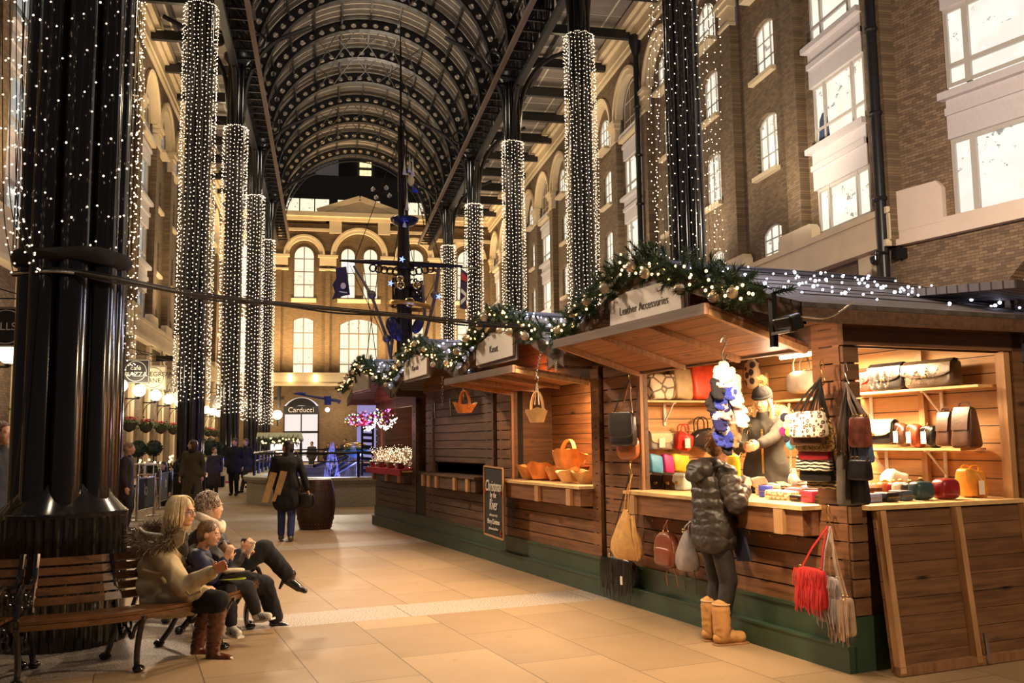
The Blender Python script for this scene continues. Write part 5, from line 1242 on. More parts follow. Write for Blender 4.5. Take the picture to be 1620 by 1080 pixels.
# --- woman with short grey hair and cream collar, legs crossed
def grey_woman():
    root = thing('person', 'seated person with curly grey hair, cream collar and crossed legs holding a cup', 'person', D(345, 935, 7.8))
    hd = D(334, 803, 7.72); fw = (X_ * .66 + F_ * .75).normalized(); nk = D(326, 838, 7.74)
    sn, sf = D(318, 852, 7.55), D(338, 848, 7.9); pel = D(342, 920, 7.8); che = D(332, 875, 7.75)
    wn, wf = D(385, 872, 7.62), D(389, 878, 7.78); en, ef = D(352, 905, 7.5), D(366, 890, 7.98)
    k1 = D(418, 868, 7.9); a1 = D(458, 912, 8.0); k2 = D(418, 925, 8.1); a2 = D(437, 980, 8.15); h1 = D(350, 912, 7.75)
    body = head_prims(hd, fw, UP, 1.0, nk) + [('c', nk, che, .06, .11), ('c', che, pel, .12, .13), ('c', sn, en, .045, .036), ('c', en, wn, .035, .025), ('c', sf, ef, .045, .036), ('c', ef, wf, .035, .025), ('c', h1, k1, .08, .055), ('c', h1, k2, .08, .055), ('c', k1, a1, .05, .035), ('c', k2, a2, .05, .035)]
    body += hand_prims(wn, D(396, 858, 7.66) - wn, UP * .2 + F_, UP + X_ * .2, .9) + hand_prims(wf, D(400, 866, 7.74) - wf, -X_ * .3 - F_, UP, .9)
    blob('body', body, SKIN, root, .0060, 2); face_bits(hd, fw, UP, 1, root)
    bk = fabric('black_puffer_cloth', (.022, .020, .024), .6)
    L = [('c', D(316, 858, 7.6), D(336, 856, 7.88), .105, .105), ('c', D(320, 880, 7.6), D(346, 880, 7.9), .12, .12), ('c', D(328, 905, 7.65), D(350, 905, 7.9), .125, .125), ('c', sn, en, .085, .078), ('c', en, wn + (en - wn) * .2, .075, .055), ('c', sf, ef, .082, .075), ('c', ef, wf + (ef - wf) * .2, .07, .055)]
    blob('jacket', L, bk, root, .010, 3, (.012, 9, 1.4))
    blob('cream_collar', [('c', D(307, 812, 7.62), D(322, 820, 7.52), .026, .034), ('c', D(322, 820, 7.52), D(342, 830, 7.55), .034, .040), ('c', D(342, 830, 7.55), D(350, 838, 7.62), .038, .032), ('c', D(350, 838, 7.64), D(352, 828, 7.85), .030, .03), ('c', D(307, 812, 7.66), D(316, 812, 7.85), .026, .03)], fabric('cream_fleece', (.78, .66, .50), .95), root, .008, 2, (.004, 20, 1))
    tr = fabric('navy_trouser_cloth', (.009, .009, .015), .95)
    blob('trousers', [('c', h1, k1, .105, .082), ('c', k1, a1.lerp(k1, .12), .078, .062), ('c', h1, k2, .105, .085), ('c', k2, a2.lerp(k2, .10), .078, .070), ('c', pel, h1, .12, .12)], tr, root, .010, 3, (.007, 10, .7))
    sl = plain('black_heel_leather', (.015, .013, .014), .18, coat=.5)
    d1 = (D(486, 922, 8.0) - D(458, 912, 8.0)).normalized(); d2 = (D(470, 990, 8.1) - D(440, 986, 8.1)).normalized()
    for a_, d in ((a1, d1), (a2, d2)):
        up = (UP - d * UP.dot(d)).normalized()
        blob('shoe', [('c', a_ + up * .02, a_ - up * .03, .052, .046), ('c', a_ - up * .03, a_ + d * .11 - up * .062, .044, .036), ('c', a_ + d * .09 - up * .06, a_ + d * .17 - up * .068, .035, .024)], sl, root, .007, 2)
        b = MB(); b.cone(a_ - d * .035 - up * .03, a_ - d * .045 - up * .125, .022, .010, 8); b.build('heel', sl, root)
    hm = hair_mat('grey_hair', (.12, .085, .06), (.42, .33, .26)); H, hc = hf(hd, fw, UP); Q = lambda a, b_, z: hc + H @ V((a, b_, z))
    blob('hair', [('e', Q(0, -.03, .045), (.090, .102, .090), H), ('e', Q(0, -.055, -.015), (.082, .07, .075), H)], hm, root, .008, 2)
    rr = random.Random(9); S = []
    for i in range(330):
        t = rr.uniform(0, 1.95); a = rr.uniform(0, 2 * pi); d = V((sin(t) * cos(a), sin(t) * sin(a), cos(t)))
        if d.y > .55 and d.z < .75: continue
        p = Q(d.x * .088, -.032 + d.y * .102, .035 + d.z * .094); o = (H @ d); s_ = o.cross(V((rr.random() - .5, rr.random() - .5, rr.random() - .5))).normalized()
        S.append([p, p + o * .012 + s_ * .010, p + o * .012 + s_ * .026, p + o * .002 + s_ * .036])
    locks('curls', hm, root, S, .0065)
    return root
grey_woman()
cupm = plain('cup_card', (.20, .12, .07), .6); lid = plain('cup_lid', (.02, .018, .017), .35)
def cup(c, axis, label, s=1.0):
    t = thing('paper_cup', label, 'cup', c); z = V(axis).normalized(); x = z.cross(V((.3, 1, .1))).normalized(); y = z.cross(x); Rm = Matrix((x, y, z)).transposed()
    b = MB(); b.lathe([(.026 * s, -.05 * s), (.036 * s, .045 * s)], c, 18, rot=Rm); b.build('cup', cupm, t, True)
    b = MB(); b.lathe([(.038 * s, .045 * s), (.039 * s, .052 * s), (.034 * s, .054 * s), (.033 * s, .062 * s)], c, 18, rot=Rm); b.build('lid', lid, t, True)
cup(D(388, 863, 7.70), UP, 'paper coffee cup with black lid held by the grey-haired person')
cup(D(357, 868, 7.33), UP * .75 - X_ * .6, 'brown paper cup tipped to the small boy mouth', 1.0)
b = MB(); b.sq(D(398, 868, 7.6), (.035, .03, .09), .8, rot=Matrix.Rotation(.5, 3, 'Y')); b.sq(D(393, 876, 7.6), (.03, .03, .08), .8); b.sq(D(400, 858, 7.6), (.05, .03, .025), .8); b.build('glove', fabric('cream_glove', (.74, .64, .50)), smooth=True, label='cream knitted glove held with the coffee cup', cat='glove')

# --- boy
def boy():
    root = thing('person', 'small boy drinking from a cup between the two seated adults', 'person', D(338, 950, 7.45))
    s = .86; hd = D(331, 845, 7.42); fw = (X_ * 1 + F_ * .02 - UP * .12).normalized(); nk = D(320, 868, 7.44)
    sn, sf = D(313, 880, 7.32), D(326, 880, 7.54); pel = D(328, 930, 7.45); che = D(320, 895, 7.43)
    wn, wf = D(357, 884, 7.25), D(366, 880, 7.40); en, ef = D(334, 914, 7.24), D(346, 905, 7.55)
    k1, a1 = D(362, 933, 7.32), D(366, 988, 7.36); k2, a2 = D(392, 930, 7.45), D(406, 968, 7.5); h1 = D(332, 930, 7.4)
    body = head_prims(hd, fw, UP, s, nk, .5) + [('c', nk, che, .045, .08), ('c', che, pel, .085, .09), ('c', sn, en, .034, .028), ('c', en, wn, .028, .02), ('c', sf, ef, .034, .028), ('c', ef, wf, .028, .02), ('c', h1, k1, .06, .045), ('c', h1, k2, .06, .045), ('c', k1, a1, .038, .03), ('c', k2, a2, .038, .03)]
    body += hand_prims(wn, D(364, 868, 7.27) - wn, F_ + X_ * .2, X_ * .6 + UP * .2, .7, .78) + hand_prims(wf, D(368, 866, 7.38) - wf, -X_, -F_, .7, .78)
    blob('body', body, SKIN, root, .0055, 2); face_bits(hd, fw, UP, s, root)
    H, hc = hf(hd, fw, UP); Q = lambda a, b_, z: hc + H @ V((a, b_, z)) * s
    hm = hair_mat('brown_hair', (.05, .026, .012), (.16, .09, .045))
    blob('hair', [('e', Q(0, -.022, .050), (.082 * s, .096 * s, .080 * s), H), ('e', Q(0, -.052, .0), (.076 * s, .064 * s, .080 * s), H)], hm, root, .006, 2, (.003, 60, 1))
    nv = fabric('navy_jacket', (.018, .026, .085), .6); dk = fabric('dark_vest', (.022, .022, .028), .7)
    blob('jacket', [('c', D(313, 882, 7.36), D(326, 882, 7.5), .075, .075), ('c', D(316, 905, 7.36), D(330, 905, 7.52), .085, .085), ('c', D(320, 922, 7.38), D(334, 922, 7.52), .085, .085), ('c', sn, en, .058, .052), ('c', en, wn + (en - wn) * .15, .050, .040), ('c', sf, ef, .056, .05), ('c', ef, wf + (ef - wf) * .15, .048, .038)], nv, root, .009, 3, (.008, 12, 1))
    blob('hood', [('c', D(306, 872, 7.42), D(318, 880, 7.30), .030, .028), ('c', D(318, 880, 7.30), D(334, 888, 7.32), .026, .024), ('c', D(304, 868, 7.46), D(312, 862, 7.5), .03, .03)], fabric('grey_striped_hood', (.20, .19, .20)), root, .008, 2)
    blob('trousers', [('c', h1, k1, .078, .062), ('c', k1, a1.lerp(k1, .08), .060, .048), ('c', h1, k2, .078, .062), ('c', k2, a2.lerp(k2, .08), .060, .048), ('c', pel, h1, .09, .09)], fabric('dark_grey_trouser', (.020, .019, .026), .9), root, .009, 3, (.006, 12, .8))
    wt = plain('white_trainer', (.66, .62, .56), .5); d1 = (D(384, 1000, 7.2) - D(368, 994, 7.3)).normalized(); d2 = (D(432, 972, 7.45) - D(404, 976, 7.5)).normalized()
    for a_, d in ((a1, d1), (a2, d2)):
        up = (UP - d * UP.dot(d)).normalized(); o = blob('shoe', [('c', a_, a_ - up * .035, .038, .038), ('c', a_ - up * .03 - d * .01, a_ + d * .11 - up * .045, .036, .030)], wt, root, .006, 2)
        b = MB(); b.strap([a_ - d * .035 - up * .068, a_ + d * .06 - up * .078, a_ + d * .15 - up * .068], .062, .016, d.cross(up)); b.build('sole', M['white'], o)
        b = MB()
        for q in range(3): b.bar(a_ + d * (.035 + .02 * q) - up * .01 + d.cross(up) * .036, a_ + d * (.055 + .02 * q) - up * .06 + d.cross(up) * .038, .006)
        for q in range(3): b.bar(a_ + d * (.035 + .02 * q) - up * .01 - d.cross(up) * .036, a_ + d * (.055 + .02 * q) - up * .06 - d.cross(up) * .038, .006)
        b.build('stripe', M['iron'], o)
    return root
boy()
lp = thing('folded_cap', 'black cap with lime edging and cream cloth on the boy lap', 'cap', D(370, 912, 7.3))
b = MB(); b.sq(D(372, 909, 7.35), (.24, .13, .035), .7, rot=Matrix.Rotation(-.2, 3, 'Y')); b.build('peak', M['cloth_black'], lp, True)
b = MB(); b.sq(D(369, 915, 7.33), (.20, .12, .012), .7); b.build('edging', plain('lime_trim', (.55, .65, .05), .5), lp, True)
b = MB(); b.sq(D(367, 902, 7.36), (.20, .11, .035), .7); b.build('cloth', fabric('cream_cloth', (.72, .62, .45)), lp, True)

# --- customer at the counter
def customer():
    base = G(1134, 1016); f = (TX + SY * -.08).normalized(); hands = (D(1186, 762, 7.75), D(1180, 770, 7.28))
    puff = plain('black_brown_puffer', (.030, .022, .018), .50, var=.2, bump=.3, bs=45)
    root, J = figure('customer in dark puffer jacket and tan sheepskin boots at the handbag counter', base, 1.63, f, (0, 0, 0), (0, 0, 0), (0, 0, 0), (.1, .05, .03), 0, .9, hands, look=(TX + UP * -.35 + SY * .1), hair='none', vox=.009, fat=1.0, coat_name='jacket_lining', hair_name='hair', lean=.03,
                     mats=(puff, fabric('black_jeans', (.022, .018, .018), .75), plain('tan_sheepskin', (.50, .26, .085), .85, var=.12, bump=.2), hair_mat('brown_tied_hair', (.09, .045, .02), (.34, .19, .09))), bits=True)
    k, P, x = J['k'], J['P'], J['x']
    # quilted jacket: stacked padded rolls
    L = []; z = 1.385
    rolls = [(1.385, .115, .10), (1.31, .128, .125), (1.225, .135, .13), (1.14, .138, .13), (1.055, .136, .125)]
    for z, r, w_ in rolls: L += [('c', P(-w_, .015, z), P(w_, .015, z), .078, .078), ('c', P(-w_ * .7, -.055, z), P(w_ * .7, -.055, z), .075, .075), ('c', P(-w_ * .7, .085, z), P(w_ * .7, .085, z), .075, .075)]
    L += [('c', P(-.09, .0, .985), P(.09, .0, .985), .125, .125)]
    for z in (.92, .84): L += [('c', P(-.105, -.02, z), P(.105, -.02, z), .112, .112), ('c', P(-.09, .04, z), P(.09, .04, z), .11, .11)]
    for s_, e_, w_ in ((J['sL'], J['eL'], J['wL']), (J['sR'], J['eR'], J['wR'])):
        for i in range(4): q = s_.lerp(e_, i / 3.4); L.append(('e', q, (.088, .088, .072), None))
        for i in range(4): q = e_.lerp(w_, i / 3.6 * .9); L.append(('e', q, (.078 - .006 * i,) * 3, None))
    blob('puffer_jacket', L, puff, root, .009, 5, (.006, 14, 1.5))
    blob('hood', [('c', P(-.10, -.02, 1.44), P(.10, -.02, 1.44), .065, .065), ('c', P(-.09, -.10, 1.42), P(.09, -.10, 1.42), .07, .07), ('c', P(-.05, -.15, 1.37), P(.05, -.15, 1.37), .055, .055), ('c', P(-.11, .06, 1.42), P(.11, .06, 1.42), .05, .05)], puff, root, .009, 2, (.008, 14, 1))
    b = MB(); b.strap([P(.155 * cos(a), .13 * sin(a) - .005, .985) for a in [i * .4 for i in range(17)]], .03, .006, UP); b.build('belt', M['cloth_black'], root)
    # tan boots
    bm = M['tanboot'] = plain('tan_boot', (.52, .27, .09), .85, var=.12, bump=.2)
    for a_ in (J['aL'], J['aR']):
        o = blob('boot', [('c', a_ + UP * .19, a_ + UP * .05, .072, .068), ('c', a_ + UP * .05, a_ - UP * .02, .070, .062), ('c', a_ - UP * .03, a_ + f * .16 - UP * .038, .052, .048)], bm, root, .008, 2, (.004, 18, 1))
        b = MB(); b.sq(a_ + f * .075 - UP * .083, (.31, .115, .024), .5, rot=Matrix.Rotation(atan2(f.y, f.x), 3, 'Z')); b.build('sole', plain('boot_sole', (.30, .15, .06), .8), o, True)
        b = MB(); b.torus(a_ + UP * .225, .066, .009, 18, 6); b.build('cuff', plain('fleece_cuff', (.62, .40, .2), .9), o, True)
    H, hc = J['H'], J['hd']; Q = lambda a, b_, z: hc + H @ V((a, b_, z)) * k
    hm = hair_mat('customer_hair', (.10, .05, .022), (.40, .24, .12)); rr = random.Random(3); S = []
    blob('hair', [('e', Q(0, -.02, .045), (.084 * k, .100 * k, .085 * k), H), ('e', Q(0, -.06, .0), (.075 * k, .06 * k, .075 * k), H), ('c', Q(0, -.10, .02), Q(.0, -.15, -.03), .03, .015)], hm, root, .008, 2)
    for i in range(90):
        a = rr.uniform(.9, 5.4); S.append([Q(.075 * sin(a), .02 + .085 * cos(a), rr.uniform(.02, .11)), Q(.082 * sin(a), -.04, rr.uniform(.03, .09)), Q(.03 * sin(a), -.11, .05 + rr.uniform(-.01, .02)), Q(.02 * sin(a), -.15, -.02 + rr.uniform(-.03, .02))])
    locks('hair_locks', hm, root, S, .005)
    fur('fur_headband', hair_mat('tan_fur', (.22, .12, .05), (.62, .42, .22)), root, [Q(.09, -.04, .07), Q(.05, -.10, .09), Q(-.05, -.10, .09), Q(-.09, -.04, .07)], .028, 500, .035, 5, .0025)
    # navy apron-like bag hanging at the front
    b = MB(); pts = [P(.02, .17, 1.0), P(.06, .2, .80), P(.1, .24, .55)]; b.strap([P(.05, .15, 1.02), P(.08, .19, .85), P(.10, .23, .66)], .20, .02, x); b.build('navy_apron', fabric('navy_canvas', (.028, .035, .075), .8), root)
    return J
JC = customer()

# --- vendor inside the stall
def vendor():
    c = st(5.55, 7.05, .40); f = (V((-CF.x, -CF.y, 0)).normalized() * .85 - X_ * .45).normalized()
    hands = (onT(1200, 703, 5.2), onT(1178, 706, 5.2)); w_ = fabric('olive_parka', (.040, .036, .028), .9)
    root, J = figure('stallholder in bobble hat and fur-hooded grey parka behind the counter', c, 1.66, f, (0, 0, 0), (.02, .02, .02), (.02, .02, .02), (.1, .05, .03), 0, .75, (hands[0], hands[1]), look=(f * .8 - X_ * .15 - UP * .22), hair='none', vox=.010, fat=1.0, coat_name='parka', hair_name='hair_cap', lean=.02,
                     mats=(w_, fabric('dark_trousers', (.02, .02, .02)), M['iron'], hair_mat('blonde_long_hair', (.50, .28, .10), (.88, .62, .30))), bits=True)
    k, P = J['k'], J['P']; H, hc = J['H'], J['hd']; Q = lambda a, b_, z: hc + H @ V((a, b_, z)) * k
    bh = fabric('black_knit', (.02, .018, .018), .95)
    blob('bobble_hat', [('e', Q(0, -.02, .066), (.090, .104, .080), H), ('e', Q(0, -.04, .03), (.086, .088, .06), H)], bh, root, .007, 2, (.003, 60, .2))
    b = MB(); b.torus(Q(0, -.008, .052), .084, .014, 24, 6, H @ Matrix.Rotation(-.15, 3, 'X'), sy=1.14); b.build('hat_band', bh, root, True)
    fur('pompom', hair_mat('fur_pompom', (.25, .13, .05), (.62, .42, .2)), root, [Q(0, -.04, .18), Q(0, -.045, .185)], .045, 420, .035, 7, .0025)
    rr = random.Random(6); S = []
    for i in range(130):
        q = -1 if i % 2 else 1; a = rr.uniform(.2, 1.0); S.append([Q(q * .06, .045 - .05 * a, .06), Q(q * .080, .035 - .06 * a, -.02), Q(q * (.080 + rr.uniform(-.01, .02)), .045 - .05 * a, -.12), Q(q * (.075 + rr.uniform(-.02, .03)), .06, -.22 - rr.uniform(0, .12))])
    locks('long_hair', hair_mat('blonde_locks', (.52, .30, .11), (.90, .65, .32)), root, S, .006)
    fur('fur_hood', hair_mat('hood_fur', (.34, .20, .09), (.78, .56, .32)), root, [P(.13, .10, 1.33), P(.18, .02, 1.43), P(.14, -.08, 1.48), P(0, -.12, 1.48), P(-.14, -.08, 1.48), P(-.18, .02, 1.43), P(-.13, .10, 1.33)], .045, 2200, .055, 8, .003)
    b = MB(); b.bar(P(0, .150, 1.32), P(0, .155, .90), .018, .008)
    for z in (1.28, 1.18, 1.08, .98): b.ball(P(.0, .165, z), .010, 8, 5)
    b.build('buttons', M['gold'], root)
vendor()

# --- people further off
G1 = None
f1 = (-F_ + X_ * .1)
bw, J = figure('woman in black coat and blue jeans walking off with a flat box', G(452, 856), 1.66, (F_ - X_ * .12), (.005, .005, .007), (.03, .04, .15), (.10, .075, .05), (.015, .012, .012), .18, .62, look=(-X_ * .9 + F_ * .35), hair='long', vox=.014, fat=1.02, hands=(D(423, 778, 15.2), D(487, 775, 15.3)), hair_name='hair')
bx = thing('flat_box', 'flat pale wooden box carried under the arm of the woman in black', 'box', D(437, 795, 15.1))
for q, (dx) in enumerate((0, -.16)):
    b = MB(); b.add([D(x_, y_, dd + dx) for dd in (15.12, 15.17) for x_, y_ in ((444, 744), (455, 746), (440, 793), (430, 793))], [(0, 1, 2, 3), (4, 7, 6, 5), (0, 4, 5, 1), (1, 5, 6, 2), (2, 6, 7, 3), (3, 7, 4, 0)])
    if q: b.v = [v - CX * .17 - UP * .02 for v in b.v]
    b.build('board', plain('raw_wood', (.62, .42, .20), .6, var=.2, scale=12), bx)
b = MB(); b.sq(D(485, 792, 15.3), (.26, .14, .26), .6); hb_ = b.build('shoulder_bag', M['iron'], bw, True)
b = MB(); b.tube(cat_pts([D(470, 715, 15.5), D(478, 745, 15.35), D(488, 780, 15.3)], 5), .012, 5); b.build('bag_strap', M['iron'], bw)
figure('woman in long olive coat and dark scarf walking towards us, head turned', G(303, 812), 1.72, (-F_ - X_ * .15), (.085, .068, .035), (.015, .014, .015), (.02, .02, .02), (.05, .025, .018), .2, .38, look=(-X_ + -F_ * .25), hair='bob', vox=.018, scarf=(.045, .018, .022), fat=1.05)
figure('young person in dark checked coat with yellow straps near the walking men', G(338, 786), 1.52, (-F_ + X_ * .15), (.035, .025, .035), (.015, .014, .015), (.02, .02, .02), (.06, .03, .02), .1, .45, look=(X_ - F_ * .6), vox=.02, scarf=(.72, .62, .45))
figure('man in black coat and jeans walking, head bowed slightly, beside the next man', G(370, 784), 1.80, (-F_ + X_ * .05), (.007, .007, .009), (.008, .009, .014), (.02, .03, .06), (.03, .018, .012), .12, .72, look=(-F_ - UP * .35), vox=.02, fat=1.08)
figure('man in dark jacket striding half behind the man in black', G(388, 779), 1.80, (-F_ - X_ * .35), (.02, .02, .03), (.02, .02, .022), (.03, .02, .02), (.06, .035, .02), .62, .82, vox=.02, lift=.12)
figure('person in dark leather jacket with wavy hair behind the cafe barrier', G(197, 842), 1.66, (X_ + F_ * .2), (.03, .02, .022), (.015, .014, .015), (.02, .02, .02), (.16, .09, .05), 0, .7, hair='long', vox=.02)
figure('dark-haired person sitting low among the cafe planters', G(258, 800) + V((0, 0, -.45)), 1.62, (-F_ - X_ * .3), (.02, .02, .025), (.015, .014, .015), (.02, .02, .02), (.02, .014, .01), 0, .7, hair='long', vox=.022)
figure('person cut by the left edge in dark coat with long brown hair', D(-12, 905, 8.6) - UP * .22, 1.62, X_ - F_ * .3, (.02, .022, .032), (.015, .014, .015), (.02, .02, .02), (.07, .025, .02), 0, .7, hair='long', vox=.012)
figure('person in pale scarf standing beyond the fountain rail', G(493, 748), 1.72, (-F_), (.06, .055, .05), (.02, .02, .03), (.02, .02, .02), (.03, .02, .015), .1, .75, vox=.03, scarf=(.6, .55, .5))
figure('person in dark blue coat beyond the fountain, left of the tall man', G(519, 752), 1.64, (-F_ + X_ * .3), (.02, .022, .05), (.02, .02, .03), (.02, .02, .02), (.02, .015, .012), 0, .7, hair='long', vox=.03)
figure('tall man in suit jacket standing beyond the fountain spray', G(546, 752), 1.84, (-F_ - X_ * .2), (.05, .055, .09), (.03, .03, .05), (.02, .02, .02), (.03, .02, .015), 0, .8, vox=.03)
figure('shorter person beside the tall man beyond the fountain', G(532, 754), 1.55, (-F_ + X_ * .4), (.04, .045, .08), (.03, .03, .05), (.02, .02, .02), (.03, .02, .015), 0, .7, hair='bob', vox=.03)
# ------------------------------------------------------------------ curved benches round the nearest column
M['slat'] = wood('bench_slat', (1, 0, 0), (0, 0, 1), (.19, .085, .032), (.08, .034, .013), .5, .25, knots=False)
def bench(a0, a1, label):
    c = V((-2.15, 8.4, 0)); am = (a0 + a1) / 2
    g = thing('curved_bench', label, 'bench', c + V((1.3 * cos(am), 1.3 * sin(am), 0)), 'curved slatted benches round the nearest column')
    def arc(r0, z0, r1, z1, th, name, off=.0):
        b = MB(); n = 14; vs = []; dr, dz = r1 - r0, z1 - z0; L = sqrt(dr * dr + dz * dz); nr, nz = -dz / L * th, dr / L * th
        for k in range(n + 1):
            a = a0 + off + (a1 - a0 - 2 * off) * k / n
            for r, z in ((r0, z0), (r1, z1), (r1 + nr, z1 + nz), (r0 + nr, z0 + nz)): vs.append(c + V((r * cos(a), r * sin(a), z)))
        b.add(vs, [(k * 4 + j, k * 4 + (j + 1) % 4, k * 4 + 4 + (j + 1) % 4, k * 4 + 4 + j) for k in range(n) for j in range(4)] + [(3, 2, 1, 0), tuple(n * 4 + j for j in range(4))])
        b.build(name, M['slat'], g)
    for k in range(5): z = .465 + k * .068; r = 1.13 - (z - .45) * .38; arc(r, z, r - .020, z + .052, .020, 'back_slat')
    for k in range(5): r = 1.20 + k * .082; arc(r, .405 - (.012 if k == 0 else 0) + .002 * k, r + .068, .405 + .003 * k, .022, 'seat_slat')
    arc(1.60, .375, 1.603, .412, .020, 'front_rail')
    for j, a in enumerate((a0 + .02, a0 + (a1 - a0) / 3, a0 + (a1 - a0) * 2 / 3, a1 - .02)):
        P = lambda r, z: c + V((r * cos(a), r * sin(a), z)); b = MB()
        b.tube(cat_pts([P(1.60, .40), P(1.54, .30), P(1.50, .16), P(1.50, .05), P(1.53, .02)], 5), [.026] * 26 if 0 else .022, 7)
        b.tube(cat_pts([P(1.08, .44), P(1.13, .32), P(1.06, .16), P(.98, .05), P(.95, .02)], 5), .022, 7)
        b.ball(P(1.53, .025), (.045, .045, .028), 10, 6); b.ball(P(.95, .025), (.045, .045, .028), 10, 6)
        b.tube(cat_pts([P(1.58, .37), P(1.46, .30), P(1.40, .22), P(1.33, .27), P(1.24, .20), P(1.18, .30), P(1.10, .38)], 5), .016, 6)
        b.tube([P(1.10, .385), P(1.62, .385)], .016, 6); b.tube([P(1.12, .40), P(.99, .82)], .018, 6)
        tn = V((-sin(a), cos(a), 0))
        b.torus(P(1.34, .31), .045, .010, 14, 5, Matrix((V((cos(a), sin(a), 0)), UP, tn)).transposed()); b.torus(P(1.22, .29), .035, .009, 12, 5, Matrix((V((cos(a), sin(a), 0)), UP, tn)).transposed())
        b.build('leg_frame', M['gloss'], g, True)
        if j in (0, 3):
            b = MB(); b.tube(cat_pts([P(1.00, .80), P(1.03, .72), P(1.10, .64), P(1.25, .62), P(1.42, .64), P(1.54, .60), P(1.56, .53), P(1.50, .50), P(1.46, .55)], 6), .020, 8)
            b.tube(cat_pts([P(1.50, .60), P(1.58, .52), P(1.61, .44), P(1.58, .38)], 5), .018, 7); b.torus(P(1.30, .54), .06, .012, 16, 6, Matrix((V((cos(a), sin(a), 0)), UP, tn)).transposed()); b.torus(P(1.18, .52), .045, .011, 14, 6, Matrix((V((cos(a), sin(a), 0)), UP, tn)).transposed())
            b.tube([P(1.0, .82), P(1.06, .60), P(1.12, .42)], .022, 7); b.build('arm_rest', M['gloss'], g, True)
    return g
bench(R(-86), R(5), 'curved slatted bench on which the three people sit')
bench(R(-178), R(-89), 'empty curved slatted bench cut by the left edge, scrolled iron arm')
bench(R(8), R(97), 'curved slatted bench on the far side of the nearest column')

# ------------------------------------------------------------------ barrel
bp = G(499, 836); bl = thing('barrel', 'dark wooden barrel with riveted iron hoops beside the stalls', 'barrel', bp)
stv = wood('barrel_staves', (0, 0, 1), tuple(X_), (.065, .032, .018), (.024, .013, .008), .075, .55, gap=.02, knots=False)
prof = [(.285 + .085 * sin(pi * i / 12), .93 * i / 12) for i in range(13)]
b = MB(); b.lathe(prof, bp, 32); b.build('staves', stv, bl, True)
for z0, z1 in ((.02, .12), (.16, .22), (.72, .77), (.83, .92)):
    b = MB(); rr_ = lambda z: .292 + .085 * sin(pi * z / .93); b.lathe([(rr_(z0), z0), (rr_(z1), z1)], bp, 32); hp_ = b.build('hoop', plain('rusty_hoop', (.07, .035, .022), .45, .6) if 'hoop' not in M else M['hoop'], bl, True); M['hoop'] = hp_.data.materials[0]
    b = MB()
    for k in range(32):
        for z in ((z0 + .02, z1 - .02) if z1 - z0 > .09 else ((z0 + z1) / 2,)): a = k * 2 * pi / 32; b.ball(bp + V(((rr_(z) + .003) * cos(a), (rr_(z) + .003) * sin(a), z)), .007, 5, 3)
    b.build('rivets', M['gold'], hp_)
b = MB(); b.lathe([(.001, .90), (.28, .90)], bp, 24); b.build('lid', stv, bl)

# ------------------------------------------------------------------ fountain basin with rail
M['gran'] = plain('grey_granite', (.42, .375, .28), .55, var=.35, scale=40, bump=.1)
fo = thing('fountain_basin', 'low round-cornered granite fountain wall with thick coping', 'fountain', (2.2, 30, 0))
def rrect(x0, x1, y0, y1, r, n=8):
    pts = []
    for cx_, cy_, a in ((x0 + r, y0 + r, 180), (x1 - r, y0 + r, 270), (x1 - r, y1 - r, 0), (x0 + r, y1 - r, 90)):
        for k in range(n + 1): q = R(a + 90 * k / n); pts.append((cx_ + r * cos(q), cy_ + r * sin(q)))
    return pts
def ringwall(b, po, pi_, z0, z1):
    n = len(po); b.add([(x, y, z) for P_ in (po, pi_) for z in (z0, z1) for x, y in P_], [f for i in range(n) for f in ((i, (i + 1) % n, n + (i + 1) % n, n + i), (2 * n + i, 3 * n + i, 3 * n + (i + 1) % n, 2 * n + (i + 1) % n), (n + i, n + (i + 1) % n, 3 * n + (i + 1) % n, 3 * n + i))])
BX = (-2.15, 7.2, 24.0, 40.5)
b = MB(); ringwall(b, rrect(*BX, 3.0), rrect(BX[0] + .35, BX[1] - .35, BX[2] + .35, BX[3] - .35, 2.7), 0, .60)
b.build('wall', M['gran'], fo)
b = MB(); A_ = rrect(BX[0] - .10, BX[1] + .1, BX[2] - .1, BX[3] + .1, 3.1); I_ = rrect(BX[0] + .45, BX[1] - .45, BX[2] + .45, BX[3] - .45, 2.6)
for dz, o in ((.60, .0), (.66, .04)): ringwall(b, rrect(BX[0] - .06 - o, BX[1] + .06 + o, BX[2] - .06 - o, BX[3] + .06 + o, 3.05 + o), I_, dz, dz + .075)
b.build('coping', M['gran'], fo)
b = MB(); b.add([(x, y, .45) for x, y in I_], [tuple(range(len(I_)))]); wm = plain('dark_water', (.02, .05, .16), .05, spec=.9); b.build('water', wm, fo)
b = MB(); ri = rrect(BX[0] + .2, BX[1] - .2, BX[2] + .2, BX[3] - .2, 2.8); pts = [V((x, y, 1.36)) for x, y in ri]; b.tube(pts + [pts[0]], .035, 6); b.tube([p - V((0, 0, .22)) for p in pts] + [pts[0] - V((0, 0, .22))], .018, 5); b.build('hand_rail', M['iron'], fo)
L_ = 0; prev = pts[0]; acc = 0
for p in pts[1:] + [pts[0]]:
    seg = (p - prev).length; nn = max(1, round(seg / 1.75)) if seg > 1.5 else 0
    if nn:
        for k in range(nn + 1):
            q = prev.lerp(p, k / nn); b = MB(); b.tube([(q.x, q.y, .7), (q.x, q.y, 1.38)], .045, 6); b.build('rail_post', M['iron'], fo)
    prev = p
blu = (.22, .25, 1)
for x, y in ((.5, 26.5), (3.5, 27), (1.5, 32), (5, 33)): lamp('POINT', (x, y, .75), 130, blu, .25)
for x, y in ((3.2, 35), (2.4, 33)): lamp('SPOT', (x, y - 2, .9), 60, blu, .2, (3.0, 35, 9), 50, .6)
